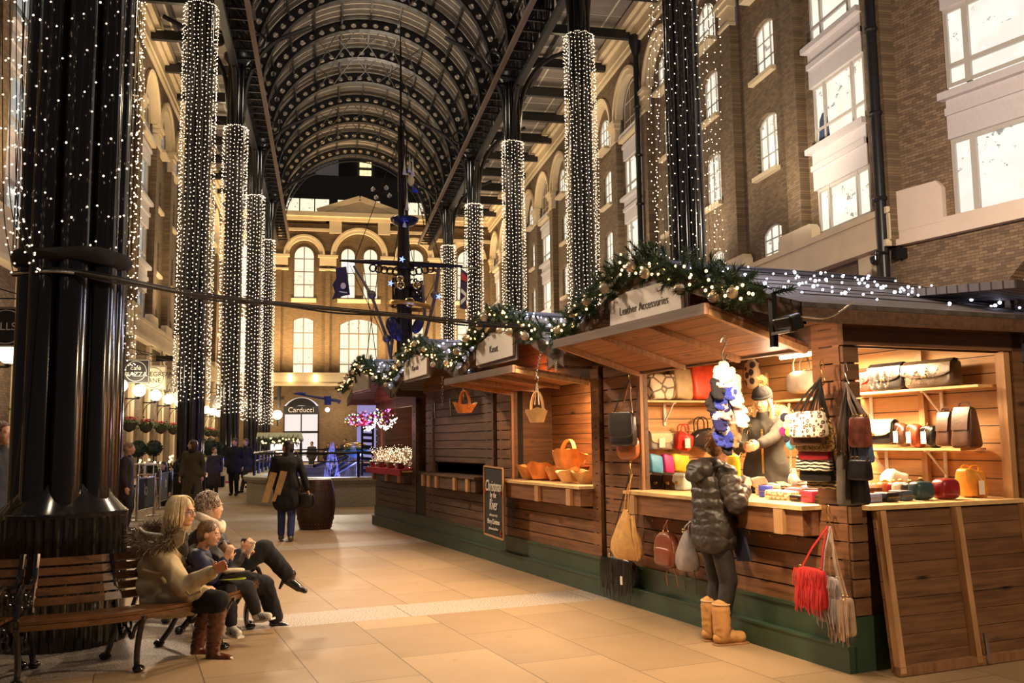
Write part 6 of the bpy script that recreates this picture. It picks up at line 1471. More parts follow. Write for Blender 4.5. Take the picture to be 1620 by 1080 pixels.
# water jets
sp = NT('water_spray'); tr_ = sp.t.nodes.new('ShaderNodeBsdfTransparent'); mx = sp.t.nodes.new('ShaderNodeMixShader'); sp.b.inputs['Base Color'].default_value = (.75, .80, 1, 1)
sp.t.links.new(tr_.outputs[0], mx.inputs[1]); sp.t.links.new(sp.b.outputs[0], mx.inputs[2]); mx.inputs[0].default_value = .10; sp.t.links.new(mx.outputs[0], sp.t.nodes['Material Output'].inputs[0]); sp.b.inputs['Roughness'].default_value = .3
rr = random.Random(8); jets = thing('water_jet', '', 'water jet', (0, 0, .45), 'fountain jets')
b = MB()
for k in range(240):
    h = rr.random(); r = .04 + .28 * (1 - h); a = rr.uniform(0, 2 * pi); b.tube([(r * cos(a), r * sin(a), h * 1.5), (r * cos(a) * 1.1, r * sin(a) * 1.1, h * 1.5 + .16)], .006, 3)
b.build('spray', sp.m, jets)
for i, (x, y, nm) in enumerate(((.2, 27.5, 'nearest the gap left of the barrel'), (1.6, 27.2, 'just right of the barrel'), (2.9, 28.5, 'in front of the tall man'), (.9, 30.5, 'in the middle of the basin'), (2.2, 31.5, 'at the foot of the ship'))):
    L_ = 'white fountain water jet lit blue, ' + nm
    if i == 0: jets.location = (x, y, .45); jets['label'] = L_
    else: dup(jets, (x, y, .45), i, L_)

# ------------------------------------------------------------------ the ship-like bronze sculpture
SX, SYY, SD = 3.0, 35.0, 34.55
sh = thing('ship_sculpture', 'tall dark bronze ship sculpture with mast, yard, sails and rigging', 'sculpture', (SX, SYY, .45))
dk = plain('dark_bronze', (.035, .028, .026), .35, .7, var=.3); Q = lambda x, y, d=SD: D(x, y, d)
b = MB(); b.tube([Q(641, 690), Q(640, 520), Q(638, 340), Q(634, 200)], [.34, .30, .20, .12], 12); b.tube([Q(634, 205), Q(634, 110), Q(633, 35)], [.05, .04, .02], 6); b.tube([Q(641, 300), Q(644, 215), Q(636, 190)], .03, 6)
for y_ in (425, 455, 500, 560): b.torus(Q(640, y_), .34, .06, 16, 6)
b.build('mast', dk, sh, True)
b = MB(); b.tube([Q(537, 412), Q(585, 414), Q(640, 417), Q(700, 420), Q(732, 421)], [.04, .09, .11, .09, .04], 8)
for sx in (-1, 1):
    for k in range(5): b.torus(Q(640 + sx * (14 + 9 * k), 427 + (2 - k) * 1.5), .13, .03, 12, 5, Matrix.Rotation(pi / 2, 3, 'X'))
b.build('yard', dk, sh, True)
bw_ = MB(); c = Q(640, 346); bw_.lathe([(.10, -.30), (.35, -.24), (.50, -.12), (.54, .0), (.50, .02), (.42, -.10), (.1, -.18)], c, 28, sy=1.0); bw_.build('crows_nest', plain('blue_lit_bronze', (.03, .035, .10), .25, .6), sh, True)  # blue light on the bowl is put into its colour
b = MB()
for a, c_ in (((560, 420), (588, 468)), ((588, 468), (612, 535)), ((612, 535), (622, 585)), ((694, 423), (688, 470)), ((688, 470), (672, 535)), ((624, 505), (618, 560)), ((668, 450), (672, 500))): b.tube([Q(*a), Q(*c_)], .062, 8)
for p in ((588, 466), (688, 466), (612, 535), (672, 537)): b.ball(Q(*p), .17, 10, 8)
b.build('oar_spars', plain('pale_bronze', (.16, .13, .12), .4, .5), sh, True)
b = MB(); b.torus(Q(648, 484), .78, .09, 32, 6, Matrix.Rotation(.12, 3, 'Y')); b.build('gilt_ring', plain('gilt_band', (.75, .45, .12), .3, .9), sh, True)
rr = random.Random(2); b = MB()
for k in range(46):
    a = rr.uniform(0, 6.28); p0 = Q(646 + 26 * cos(a), 478 + rr.uniform(-8, 8)); p1 = Q(646 + rr.uniform(-24, 24), 450 + rr.uniform(-12, 26)); p2 = Q(646 + rr.uniform(-18, 18), 448 + rr.uniform(0, 40)); b.tube(cat_pts([p0, p1, p2], 4), .03, 5)
b.build('tangled_frame', dk, sh, True)
gm = plain('gilt_sphere', (.8, .6, .25), .2, 1)
for p, r in (((633, 441), .11), ((634, 451), .13), ((659, 451), .12), ((648, 478), .16)):
    b = MB(); b.torus(Q(*p, 34.1), r, .035, 14, 6, Matrix.Rotation(pi / 2, 3, 'X')); b.ball(Q(*p, 34.2), r * .6, 10, 8); b.build('gilt_roundel', gm, sh, True)
b = MB()
for (x0, y0, x1, y1) in ((630, 505, 615, 540), (622, 505, 640, 545), (655, 500, 668, 528), (640, 530, 655, 600), (610, 500, 635, 530)):
    b.ball(Q((x0 + x1) / 2, (y0 + y1) / 2, SD - .2), (.10 + abs(x1 - x0) * .007, .14, .36), 12, 8, Matrix.Rotation(rr.uniform(-.5, .5), 3, 'Y'))
b.build('hull_forms', plain('blue_grey_hull', (.035, .035, .09), .3, .5), sh, True)
for k, (x, y) in enumerate(((640, 262), (648, 258), (653, 264), (640, 345), (644, 318))):
    b = MB(); b.add([Q(x, y - 16, 34.3), Q(x - 3, y + 14, 34.25), Q(x + 3, y + 15, 34.25), Q(x, y + 5, 34.1)], [(0, 1, 3), (0, 3, 2), (0, 2, 1), (1, 2, 3)]); b.build('small_sail', M['white'], sh)
b = MB(); b.ball(Q(650, 285), (.13, .06, .22), 12, 8); b.build('shield', plain('pale_gilt', (.8, .7, .4), .4), sh, True)
b = MB(); b.add([Q(654, 293, 34.3), Q(663, 304, 34.3), Q(652, 304, 34.3), Q(657, 300, 34.2)], [(0, 1, 3), (1, 2, 3), (2, 0, 3), (0, 2, 1)]); b.build('blue_pennant', plain('blue_cloth', (.03, .06, .6), .6), sh)
for p in ((590, 299), (611, 297), (595, 312), (616, 309)):
    b = MB(); b.ball(Q(*p), .09, 12, 8); b.build('silver_ball', M['chrome'], sh, True)
b = MB(); b.tube([Q(590, 299), Q(616, 309)], .02, 5); b.tube([Q(611, 297), Q(595, 312)], .02, 5); b.tube([Q(603, 304), Q(636, 308)], .025, 5); b.build('ball_arms', dk, sh)
b = MB()
for a, c_ in (((634, 210), (560, 415)), ((634, 210), (700, 420)), ((553, 418), (620, 560)), ((600, 415), (570, 640)), ((634, 120), (690, 300)), ((700, 423), (640, 540)), ((640, 350), (655, 420)), ((632, 350), (622, 420)), ((565, 625), (625, 560)), ((575, 420), (600, 600))): b.tube([Q(*a), Q(*c_)], .014, 4)
b.build('rigging', M['wire'], sh)
b = MB(); b.add([Q(531, 424, 34), Q(548, 421, 34), Q(554, 466, 34), Q(544, 468, 34.1), Q(525, 474, 33.9), Q(530, 462, 34.05), Q(526, 450, 33.95), Q(532, 440, 34.05)], [(0, 1, 2, 3, 4, 5, 6, 7)]); fm = b.build('torn_flag', plain('dark_violet_cloth', (.04, .03, .07), .7), sh)
b = MB(); b.ball(Q(543, 452, 33.9), (.10, .03, .12), 8, 6); b.bar(Q(537, 461, 33.85), Q(549, 463, 33.85), .04); b.build('skull_mark', M['white'], fm)
b = MB()
for k, (x, y) in enumerate(((618, 448), (636, 410), (694, 469))):
    for j in range(5): a = j * 2 * pi / 5; c_ = Q(x, y, 34); b.tube([c_, c_ + CX * cos(a) * .12 + UP * sin(a) * .12], [.04, .005], 4)
b.build('blue_star', glow('blue_star_glow', (.25, .35, 1), 1.6), sh)
b = MB(); b.tube([Q(466, 622, 30), Q(535, 634, 30), Q(538, 636, 30)], [.03, .06, .09], 6); b.ball(Q(474, 622, 29.9), (.2, .08, .05), 8, 6); b.tube([Q(518, 626, 30), Q(518, 640, 30)], .12, 8); b.build('lamp_arm', plain('blue_iron', (.04, .045, .12), .4), sh, True)
b = MB(); b.ball(Q(518, 648, 30), .07, 10, 8); b.build('lamp_bulb', glow('spot_white', (1, .95, .85), 9), sh)
lamp('SPOT', Q(517, 655, 30), 500, (1, .86, .66), .1, G(505, 800), 100, .5)
b = MB()
for k, (xa, ya, xb, yb) in enumerate(((497, 737, 545, 722), (522, 745, 560, 722), (525, 752, 572, 724))): b.tube([Q(xa, ya, 30), Q(xb, yb, 31.5)], .06, 6)
b.build('oars', dk, sh)
b = MB(); c = Q(562, 712, 31); b.lathe([(.05, -.25), (.35, -.12), (.42, .02)], c, 16); b.build('bowl', plain('turquoise_bowl', (.05, .30, .40), .3, .4), sh, True)
b = MB(); b.sq(Q(562, 706, 31), (.75, .5, .28), .8); b.build('fish_form', plain('gilt_fish', (.75, .5, .15), .25, .9), sh, True)
g = thing('slatted_tower', 'dark blue slatted steel tower rising from the fountain beside the farthest stall', 'sculpture', D(581, 748, 25)); b = MB()
for k in range(9): b.bar(D(573, 668 + k * 9.5, 25), D(590, 669 + k * 9.5, 25), .04, .09)
b.build('slats', plain('night_blue_steel', (.02, .03, .08), .35, .3), g); b = MB()
for x in (573, 590): b.bar(D(x, 655, 25), D(x, 752, 25), .06)
b.build('uprights', M['iron'], g)
# banner hung by the fourth right column
bn = thing('hanging_banner', 'dark hanging banner with red and white shapes between right-hand columns', 'banner', D(734, 492, 50))
b = MB(); b.add([D(x, y, dd) for dd in (50, 50.05) for x, y in ((729, 424), (740, 432), (738, 490), (727, 487))], [(0, 1, 2, 3), (4, 7, 6, 5), (0, 4, 5, 1), (1, 5, 6, 2), (2, 6, 7, 3)]); b.build('cloth', plain('banner_navy', (.05, .03, .08), .8), bn)
b = MB(); b.tube([D(729, 423, 50), D(752, 424, 56)], .05, 5); b.tube([D(734, 424, 50), D(735, 250, 50)], .02, 4); b.build('hanging_rod', M['iron'], bn)
b = MB(); b.add([D(x, y, 49.95) for x, y in ((730, 456), (738, 464), (738, 470), (729, 462))], [(0, 1, 2, 3)]); b.add([D(x, y, 49.95) for x, y in ((729, 475), (737, 468), (737, 474), (729, 482))], [(0, 1, 2, 3)]); b.build('white_shape', M['white'], bn)
b = MB(); b.add([D(x, y, 49.95) for x, y in ((730, 430), (739, 438), (738, 446), (729, 442))], [(0, 1, 2, 3)]); b.build('red_shape', plain('banner_red', (.45, .04, .05), .8), bn)

# ------------------------------------------------------------------ lamp, kiosk and cafe furniture on the left
wl = thing('wall_lantern', 'globe lantern on black bracket on the far front, left of the shop', 'lantern', D(439, 668, 81))
b = MB(); b.ball(D(439, 656, 81), .42, 16, 10); b.build('globe', M['globe'], wl, True)
b = MB(); b.bar(D(439, 664, 81.2), D(439, 678, 81.2), .12); b.bar(D(434, 667, 81.2), D(444, 667, 81.2), .08); b.build('bracket', M['iron'], wl)
cr = thing('wall_bracket', 'black cross-shaped iron bracket high on the far front', 'bracket', D(440, 645, 81.4)); b = MB(); b.bar(D(441, 612, 81.4), D(441, 645, 81.4), .22); b.bar(D(434, 630, 81.4), D(448, 630, 81.4), .2); b.build('bracket', M['iron'], cr)
for i, px in enumerate((421, 459, 499, 534)):
    nm = ('left of the left window', 'right of the left window', 'left of the middle window', 'right edge of the middle window')[i]
    u_ = thing('wall_uplight', 'small glowing wall uplight on the far front, ' + nm, 'lamp', aty_ if 0 else PL(px if i < 3 else 612, 602, V((0, 83.3, 0)), V((0, 1, 0)))); c = V(u_.location)
    b = MB(); b.bb(c.x - .18, c.x + .18, 83.15, 83.5, c.z - .05, c.z + .55); b.build('glass', glow('uplight_glass', (1, .72, .35), 5), u_); lamp('SPOT', (c.x, 83.1, c.z + .5), 300, AMB, .1, (c.x, 83.8, 14), 60, .8)
kp = G(442, 762); kd = (kp - EYE).dot(CF)
kk = thing('market_kiosk', 'small open kiosk with pale green canopy and fir trim', 'kiosk', kp)
K = lambda x, y, dd=0: D(x, y, kd + dd)
b = MB(); b.add([K(405, 698), K(480, 698), K(477, 684, 1.6), K(407, 684, 1.6), K(405, 694), K(480, 694)], [(5, 4, 3, 2), (0, 1, 5, 4)]); b.build('canopy', plain('pale_green_canvas', (.42, .44, .30), .7), kk)
b = MB()
for x in (410, 476): b.bar(K(x, 696), K(x, 762), .1); b.bar(K(x, 696, 1.5), K(x, 758, 1.5), .1)
b.add([K(411, 728), K(474, 728), K(474, 760), K(411, 760)], [(0, 1, 2, 3)]); b.build('frame', plain('dark_green_wood', (.03, .05, .03), .6), kk)
b = MB(); b.add([K(428, 702, 1.4), K(470, 702, 1.4), K(470, 724, 1.4), K(428, 724, 1.4)], [(0, 1, 2, 3)]); b.build('lit_back', glow('kiosk_light', (1, .9, .8), 1.1), kk)
b = MB(); rr = random.Random(1)
for k in range(36): b.sq(K(rr.uniform(412, 474), rr.uniform(716, 727), rr.uniform(.1, .8)), (.16, .14, .2), .5, n=8, m=6)
b.build('wares', plain('kiosk_goods', (.55, .36, .22), .5, var=.6, scale=4), kk, kind='stuff')
b = MB()
for k in range(500):
    c = K(rr.uniform(408, 474), rr.uniform(692, 703), -.1); d = V((rr.gauss(0, 1), rr.gauss(0, 1), rr.gauss(0, 1))).normalized() * .2; s_ = d.cross(UP).normalized() * .03; b.add([c - s_, c + s_, c + d], [(0, 1, 2)])
b.build('fir_trim', M['fir'], kk, kind='stuff')
for k in range(26): b = MB(); b.octa(K(rr.uniform(410, 474), rr.uniform(693, 704), -.3), .04); b.build('bulb', M['bulb_amber'], kk)
lamp('POINT', K(445, 706, .6), 60, (1, .85, .6), .2)
# barriers
def barrier(xa, xb, yb, label):
    pa, pb = G(xa, yb), G(xb, yb - 8); g = thing('cafe_barrier', label, 'barrier', (pa + pb) / 2, 'cafe barriers by the left columns')
    for p in (pa, pb): b = MB(); b.lathe([(.17, 0), (.17, .02), (.03, .04), (.028, .95), (.02, .98)], p, 12); b.build('post', M['chrome'], g, True)
    b = MB(); b.bar(pa + UP * .90, pb + UP * .90, .02); b.bar(pa + UP * .2, pb + UP * .2, .02); b.build('rail', M['chrome'], g)
    b = MB(); b.bar((pa + pb) / 2 + UP * .55 - (pb - pa) * .44, (pa + pb) / 2 + UP * .55 + (pb - pa) * .44, .02, .66, (pb - pa).cross(UP)) if 0 else b.add([pa.lerp(pb, f) + UP * z + n_ for n_ in (V((0, 0, 0)), V((0, .02, 0))) for f, z in ((.07, .88), (.93, .88), (.93, .22), (.07, .22))], [(0, 1, 2, 3), (4, 7, 6, 5), (0, 4, 5, 1), (2, 6, 7, 3)]); b.build('panel', M['cloth_black'], g)
    c = (pa + pb) / 2 + UP * .62 - V((0, .03, 0)); x = (pb - pa).normalized(); text('JO', 'lettering', plain('faded_white', (.45, .42, .38), .8) if 'fw' not in M else M['fw'], c, .26, x, -F_, g)
barrier(216, 243, 824, 'black cafe banner with pale letters between two steel posts, nearer the column')
barrier(252, 271, 806, 'black cafe banner with pale letters, beyond the white stool')
barrier(190, 204, 826, 'short dark cafe barrier against the second column base')
wf_ = plain('white_steel_tube', (.75, .72, .68), .35)
def stool(px, py, label, h=1.1):
    c = G(px, py); g = thing('bar_stool', label, 'stool', c); w_ = .42
    for sx in (-1, 1):
        for sy in (-1, 1): b = MB(); b.tube([c + V((sx * .22, sy * .22, 0)), c + V((sx * .17, sy * .17, .74))], .016, 6); b.build('leg', wf_, g, True)
    b = MB(); b.sq(c + UP * .76, (.40, .40, .04), .4); b.build('seat', plain('seat_brown', (.25, .12, .06), .5) if 'stb' not in M else M['stb'], g, True)
    b = MB(); q = [c + V((-.2, .19, .74)), c + V((-.2, .21, h)), c + V((.2, .21, h)), c + V((.2, .19, .74))]; b.tube(q, .018, 6); b.build('back_hoop', wf_, g, True); b = MB(); b.torus(c + UP * .30, .26, .014, 4, 5, Matrix.Rotation(pi / 4, 3, 'Z')); b.build('foot_ring', wf_, g, True)
stool(237, 804, 'white steel bar stool between the cafe banners'); stool(228, 792, 'white steel stool standing behind the nearer cafe banner')
b0 = G(228, 790); tt = thing('high_table', 'tall white cafe table behind the barriers', 'table', b0)
b = MB(); b.lathe([(.22, 0), (.22, .02), (.035, .04), (.035, 1.05)], b0, 12); b.build('pedestal', wf_, tt, True); b = MB(); b.lathe([(.33, 1.05), (.33, 1.08)], b0, 20); b.build('table_top', wf_, tt, True)
leaf = plain('box_leaves', (.035, .06, .025), .7, var=.5, scale=20)
def topiary(px, yb, pt, r, label, dd=None):
    c = G(px, yb); g = thing('topiary_tree', label, 'plant', c); zt = D(px, pt, (c - EYE).dot(CF)).z; rr = random.Random(px); cc = V((c.x, c.y, zt)); b = MB(); b.ball(cc, r * .85, 12, 8)
    for k in range(420):
        d = V((rr.gauss(0, 1), rr.gauss(0, 1), rr.gauss(0, 1))).normalized(); p = cc + d * r * .8; s_ = d.cross(V((rr.random(), rr.random(), rr.random()))).normalized() * .03; b.add([p - s_, p + d * r * .15, p + s_, p + d * r * .35], [(0, 1, 3), (1, 2, 3)])
    b.build('foliage', leaf, g); b = MB(); b.tube([c + UP * .4, cc], .025, 6); b.build('stem', M['fir2'], g); b = MB(); b.bb(c.x - .22, c.x + .22, c.y - .22, c.y + .22, 0, .42); b.build('planter', M['iron'], g)
topiary(241, 785, 709, .25, 'round clipped topiary tree beyond the white stools'); topiary(216, 788, 710, .25, 'topiary ball half hidden by the leather-jacketed person')
topiary(330, 772, 708, .36, 'bushy dark topiary beside the tall lit column'); topiary(346, 770, 712, .30, 'second dark bush just behind the checked-coat person')
pl = thing('planter_hedge', 'long low planter hedge with amber lights along the cafe', 'planter', G(262, 792)); rr = random.Random(12)
p0, p1 = G(222, 786), G(300, 786); b = MB(); b.bar(p0 + UP * .3, p1 + UP * .3, .6, .4, UP.cross(p1 - p0)); b.build('trough', M['iron'], pl)
b = MB()
for k in range(1100):
    c = p0.lerp(p1, rr.random()) + V((rr.uniform(-.2, .2), rr.uniform(-.2, .2), rr.uniform(.6, 1.05))); d = V((rr.gauss(0, 1), rr.gauss(0, 1), rr.gauss(0, 1))).normalized() * .12; s_ = d.cross(UP).normalized() * .03; b.add([c - s_, c + s_, c + d], [(0, 1, 2)])
b.build('leaves', leaf, pl, kind='stuff')
for px, py in ((222, 728), (236, 727), (229, 732), (245, 731), (254, 732), (269, 723), (271, 727), (268, 730), (273, 721), (221, 732)): b = MB(); b.ball(D(px, py, (G(px, 790) - EYE).dot(CF)), .035, 6, 4); b.build('bulb', M['bulb_amber'], pl)
ab = thing('a_board', 'white pavement sign with pink edging behind the walking men', 'sign', G(352, 764)); c = G(352, 764); b = MB(); b.add([c + V((-.35, 0, 0)), c + V((.35, 0, 0)), c + V((.25, .15, .8)), c + V((-.1, .15, 1.0))], [(0, 1, 2, 3)]); b.build('panel', M['white'], ab); b = MB(); b.bb(c.x - .36, c.x + .36, c.y - .03, c.y, 0, .08); b.build('pink_edge', plain('pink_edge', (.6, .06, .16), .6), ab)
# drainpipes on the right-hand building, with camera and junction box
def pipe(x, y, z0, z1, label, r=.10):
    g = thing('drainpipe', label, 'pipe', (x, y, z0)); b = MB(); b.tube([(x, y, z0), (x, y, z1)], r, 12); b.build('pipe', M['steel'], g, True)
    z = z0 + 1.2
    while z < z1 - .5: b = MB(); b.lathe([(r + .03, z), (r + .06, z + .05), (r + .03, z + .12)], (x, y, 0), 12); b.bb(x, x + .25, y - .05, y + .05, z + .02, z + .1); b.build('collar', M['steel'], g); z += 2.45
    return g
pp = pipe(15.05, 22.3, 2, 24, 'thick black drainpipe at the bend of the right-hand building', .15)
p2 = pipe(14.95, 41.6, 2, 20.6, 'black drainpipe with hopper head beside the second tall arched bay', .13)
b = MB(); b.lathe([(.14, 20.6), (.34, 21.3), (.34, 21.6)], (14.95, 41.6, 0), 12); b.build('hopper', M['steel'], p2)
c = PL(1413, 404, V((15.05, 22.3, 0)), V((0, 1, 0))); jb = thing('junction_box', 'black junction box fixed across the thick drainpipe', 'box', c); b = MB(); b.bb(c.x - .12, c.x + .45, 21.95, 22.2, c.z - .15, c.z + .15); b.build('box', M['iron'], jb)
c = PL(1385, 412, V((15.05, 22.0, 0)), V((0, 1, 0))); dc = thing('dome_camera', 'small black dome camera on an arm left of the drainpipe', 'camera', c); b = MB(); b.ball(c, .14, 14, 10); b.lathe([(.15, .02), (.15, .1), (.05, .16)], c, 14); b.build('dome', M['gloss'], dc, True); b = MB(); b.tube([c + UP * .1, c + UP * .28, c + UP * .3 + V((.45, .1, -.05))], .03, 6); b.build('arm', M['iron'], dc)
# coat on a hanger inside the lit window
c = PL(1308, 205, V((15.62, 0, 0)), V((1, 0, 0)))
ct = thing('hanging_coat', 'dark blue coat on a hanger seen inside the lit office window', 'coat', c)
b = MB(); b.lathe([(.42, -.75), (.32, -.2), (.24, .35), (.08, .55)], (15.52, c.y, c.z), 12, sx=.12); b.build('coat', plain('blue_coat', (.04, .06, .12), .8), ct, True)
# ------------------------------------------------------------------ goods on the nearest stall
def leather(n, c, rough=.38, **k):
    key = 'L_' + n
    if key not in M: M[key] = plain(n + '_leather', c, rough, var=k.pop('var', .22), scale=k.pop('scale', 12), bump=.25, bs=90, **k)
    return M[key]
def spots(n, base, spot, sc_=26, lo=.16, hi=.2, ring=True):
    t = NT(n); v = t.obj(); vo = t.n('TexVoronoi'); t.set(vo.inputs['Vector'], v); vo.inputs['Scale'].default_value = sc_; vo.inputs['Randomness'].default_value = .7
    d = vo.outputs[0]; c = t.ramp(d, [(0, base if ring else spot), (.16, base if ring else spot), (.20, spot), (.42, spot), (.46, base)]); return t.fin(c, .5)
def zebra(n, a, b_):
    t = NT(n); w_ = t.n('TexWave', dict(bands_direction='Z')); t.set(w_.inputs['Vector'], t.obj()); w_.inputs['Scale'].default_value = 14; w_.inputs['Distortion'].default_value = 5; w_.inputs['Detail'].default_value = 1
    return t.fin(t.ramp(w_.outputs[0], [(.45, a), (.55, b_)]), .5)
def snake():
    t = NT('snakeskin'); v = t.obj(); vo = t.n('TexVoronoi', dict(feature='DISTANCE_TO_EDGE')); t.set(vo.inputs['Vector'], v); vo.inputs['Scale'].default_value = 9; n_ = t.noise(v, 14, 3)
    return t.fin(t.mix(t.ramp(vo.outputs[0], [(.04, (1, 1, 1)), (.12, (0, 0, 0))]), t.mix(n_, (.66, .52, .34), (.85, .76, .60)), (.16, .10, .06)), .45)
LEO = spots('leopard_print', (.85, .74, .58), (.10, .04, .02), 30); GLEO = spots('gold_leopard', (.45, .28, .08), (.03, .015, .01), 60); ZEB = zebra('zebra_print', (.02, .015, .012), (.78, .70, .56)); SNK = snake(); ZEB2 = zebra('dark_zebra', (.02, .015, .01), (.40, .27, .12))
TAGW = plain('paper_tag', (.80, .74, .62), .7, var=.04); BRS = M['gold']
def place(g, pos, rz=SA): g.matrix_world = Matrix.Translation(V(pos)) @ Matrix.Rotation(rz, 4, 'Z'); ROOT[g.name] = g.matrix_world.copy(); return g
# every bag is built with its front towards local -x, width along y, and then stood in its place
def bag(kind, w_, h, d, m, label, cat='handbag', m2=None, strap=None, tagc=None, group=None, name=None, clasp=True, seed=1, handles=1, top=.0):
    g = thing(name or {'satchel': 'satchel_bag', 'tote': 'tote_bag', 'boston': 'bowling_bag', 'purse': 'small_purse', 'wallet': 'wallet', 'slouch': 'slouch_bag', 'tall': 'upright_bag', 'chain': 'chain_bag', 'flat': 'clutch_bag'}[kind], label, cat, (0, 0, 0), group)
    m2 = m2 or m; rr = random.Random(seed); b = MB()
    if kind in ('satchel', 'chain', 'flat'):
        b.sq((0, 0, h * .5), (d, w_, h), .28, .35, fn=lambda p: (p[0] * (1.15 - .3 * (p[2] / h + .5)), p[1], p[2])); b.build('body', m2, g, True)
        f = MB(); pts = [(d * .30, h * .97), (-d * .25, h * 1.02), (-d * .56, h * .88), (-d * .66, h * .55), (-d * .66, h * .36)]
        n = 9; vs = []
        for j in range(n + 1):
            y = (j / n - .5) * w_ * 1.01; e = 1 - .25 * abs(2 * j / n - 1) ** 4
            for k, (x, z) in enumerate(pts): vs.append((x, y, z if k < 4 else h - (h - z) * e))
        f.add(vs, [(j * 5 + k, j * 5 + k + 1, j * 5 + 6 + k, j * 5 + 5 + k) for j in range(n) for k in range(4)]); f.build('flap', m, g, True)
        if clasp: c = MB(); c.sq((-d * .68, 0, h * .42), (.012, .05, .03), .4, n=10, m=6); c.build('clasp', BRS, g, True)
    elif kind == 'tote':
        b.sq((0, 0, h * .5), (d, w_, h), .22, .3, fn=lambda p: (p[0] * (1.25 - .9 * max(0, p[2] / h + .1)), p[1] * (1 + .12 * p[2] / h), p[2] + .012 * sin(p[1] * 30))); b.build('body', m, g, True)
    elif kind == 'tall':
        b.sq((0, 0, h * .5), (d, w_, h), .3, .4, fn=lambda p: (p[0] * (1.2 - .7 * (p[2] / h + .5)), p[1] * (1 - .2 * (p[2] / h + .5)), p[2])); b.build('body', m, g, True)
        f = MB(); f.strap([(d * .1, 0, h * .98), (-d * .2, 0, h), (-d * .38, 0, h * .8), (-d * .5, 0, h * .45)], w_ * .72, .006, (0, 1, 0)); f.build('flap', m2, g, True)
    elif kind == 'boston':
        b.sq((0, 0, h * .5), (d, w_, h), .5, .45, fn=lambda p: (p[0], p[1] * (1 if p[2] < 0 else sqrt(max(.2, 1 - (p[2] / h * 1.2) ** 2))), p[2])); b.build('body', m, g, True)
        c = MB(); c.strap([(-.0, -w_ * .45, h * .35), (0, -w_ * .3, h * .85), (0, 0, h * 1.0), (0, w_ * .3, h * .85), (0, w_ * .45, h * .35)], .012, .01, (1, 0, 0)); c.build('zip', BRS, g)
    elif kind == 'purse':
        b.sq((0, 0, h * .45), (d, w_, h * .9), .55, .5); b.build('body', m, g, True)
        c = MB(); c.tube(cat_pts([(0, -w_ * .42, h * .55), (0, -w_ * .3, h * .85), (0, 0, h * .95), (0, w_ * .3, h * .85), (0, w_ * .42, h * .55)], 4), .006, 6); c.ball((0, -.008, h), .010, 8, 6); c.ball((0, .010, h), .010, 8, 6); c.build('clasp_frame', BRS, g, True)
    elif kind == 'wallet':
        b.sq((0, 0, h * .5), (d, w_, h), .25, .2); b.build('body', m, g, True); c = MB(); c.strap([(-d * .52, -w_ * .46, h * .5), (-d * .52, w_ * .46, h * .5)], .004, .004, (0, 0, 1)); c.build('zip', BRS, g)
    elif kind == 'slouch':
        b.sq((0, 0, h * .45), (d, w_, h), .6, .5, fn=lambda p: (p[0] + .015 * sin(p[1] * 40 + p[2] * 20), p[1], p[2] * (.85 + .2 * sin(p[1] * 14 + seed)) + .01 * sin(p[1] * 33))); b.build('body', m, g, True)
    if handles and kind in ('tote', 'boston', 'slouch', 'tall'):
        for sx in ((-1, 1) if kind != 'tall' else (0,)):
            c = MB(); hh = top or h * .38; y0 = w_ * (.22 if kind != 'tall' else .25)
            c.tube(cat_pts([(sx * d * .28, -y0, h * .80), (sx * d * .3, -y0 * .95, h + hh * .6), (sx * d * .3, 0, h + hh), (sx * d * .3, y0 * .95, h + hh * .6), (sx * d * .28, y0, h * .80)], 5), .007, 6); c.build('handle', m2, g, True)
    if kind == 'chain':
        for q in range(3):
            c = MB(); y0 = w_ * (.42 - .22 * q); pts = cat_pts([(-d * .2, y0, h * .98), (-d * .75, y0 - .02, h * .55), (-d * .85, y0 - w_ * .14, h * .10), (-d * .8, y0 - w_ * .26, h * .5), (-d * .3, y0 - w_ * .3, h * .98)], 7)
            for i in range(0, len(pts) - 1): c.torus(pts[i].lerp(pts[i + 1], .5), .0085, .0026, 6, 4, Matrix.Rotation(pi / 2 * (i % 2) + .3, 3, 'X'))
            c.build('chain', M['chrome'], g)
    if tagc: c = MB(); c.bb(-d * .75 - .002, -d * .75, -w_ * .1, w_ * .1 + .02, h * .12, h * .62); c.tube([(-d * .75, .0, h * .62), (-d * .3, 0, h * .98)], .0015, 3); c.build('price_tag', TAGW, g)
    return g
def onshelf(x0, x1, yt, yb, t=None, s=None, z=None):
    # centre of the foot, width and height of something seen at these pixels on a shelf plane
    if z is not None:
        c = G((x0 + x1) / 2, yb, z); dd = (c - EYE).dot(CF); return c, (x1 - x0) / F_PX * dd, (yb - yt) / F_PX * dd
    fn = (lambda a, b_: onT(a, b_, t)) if t is not None else (lambda a, b_: onS(a, b_, s))
    a, b_, c, u = fn(x0, yb), fn(x1, yb), fn((x0 + x1) / 2, yb), fn((x0 + x1) / 2, yt)
    return c, (a - b_).length, u.z - c.z
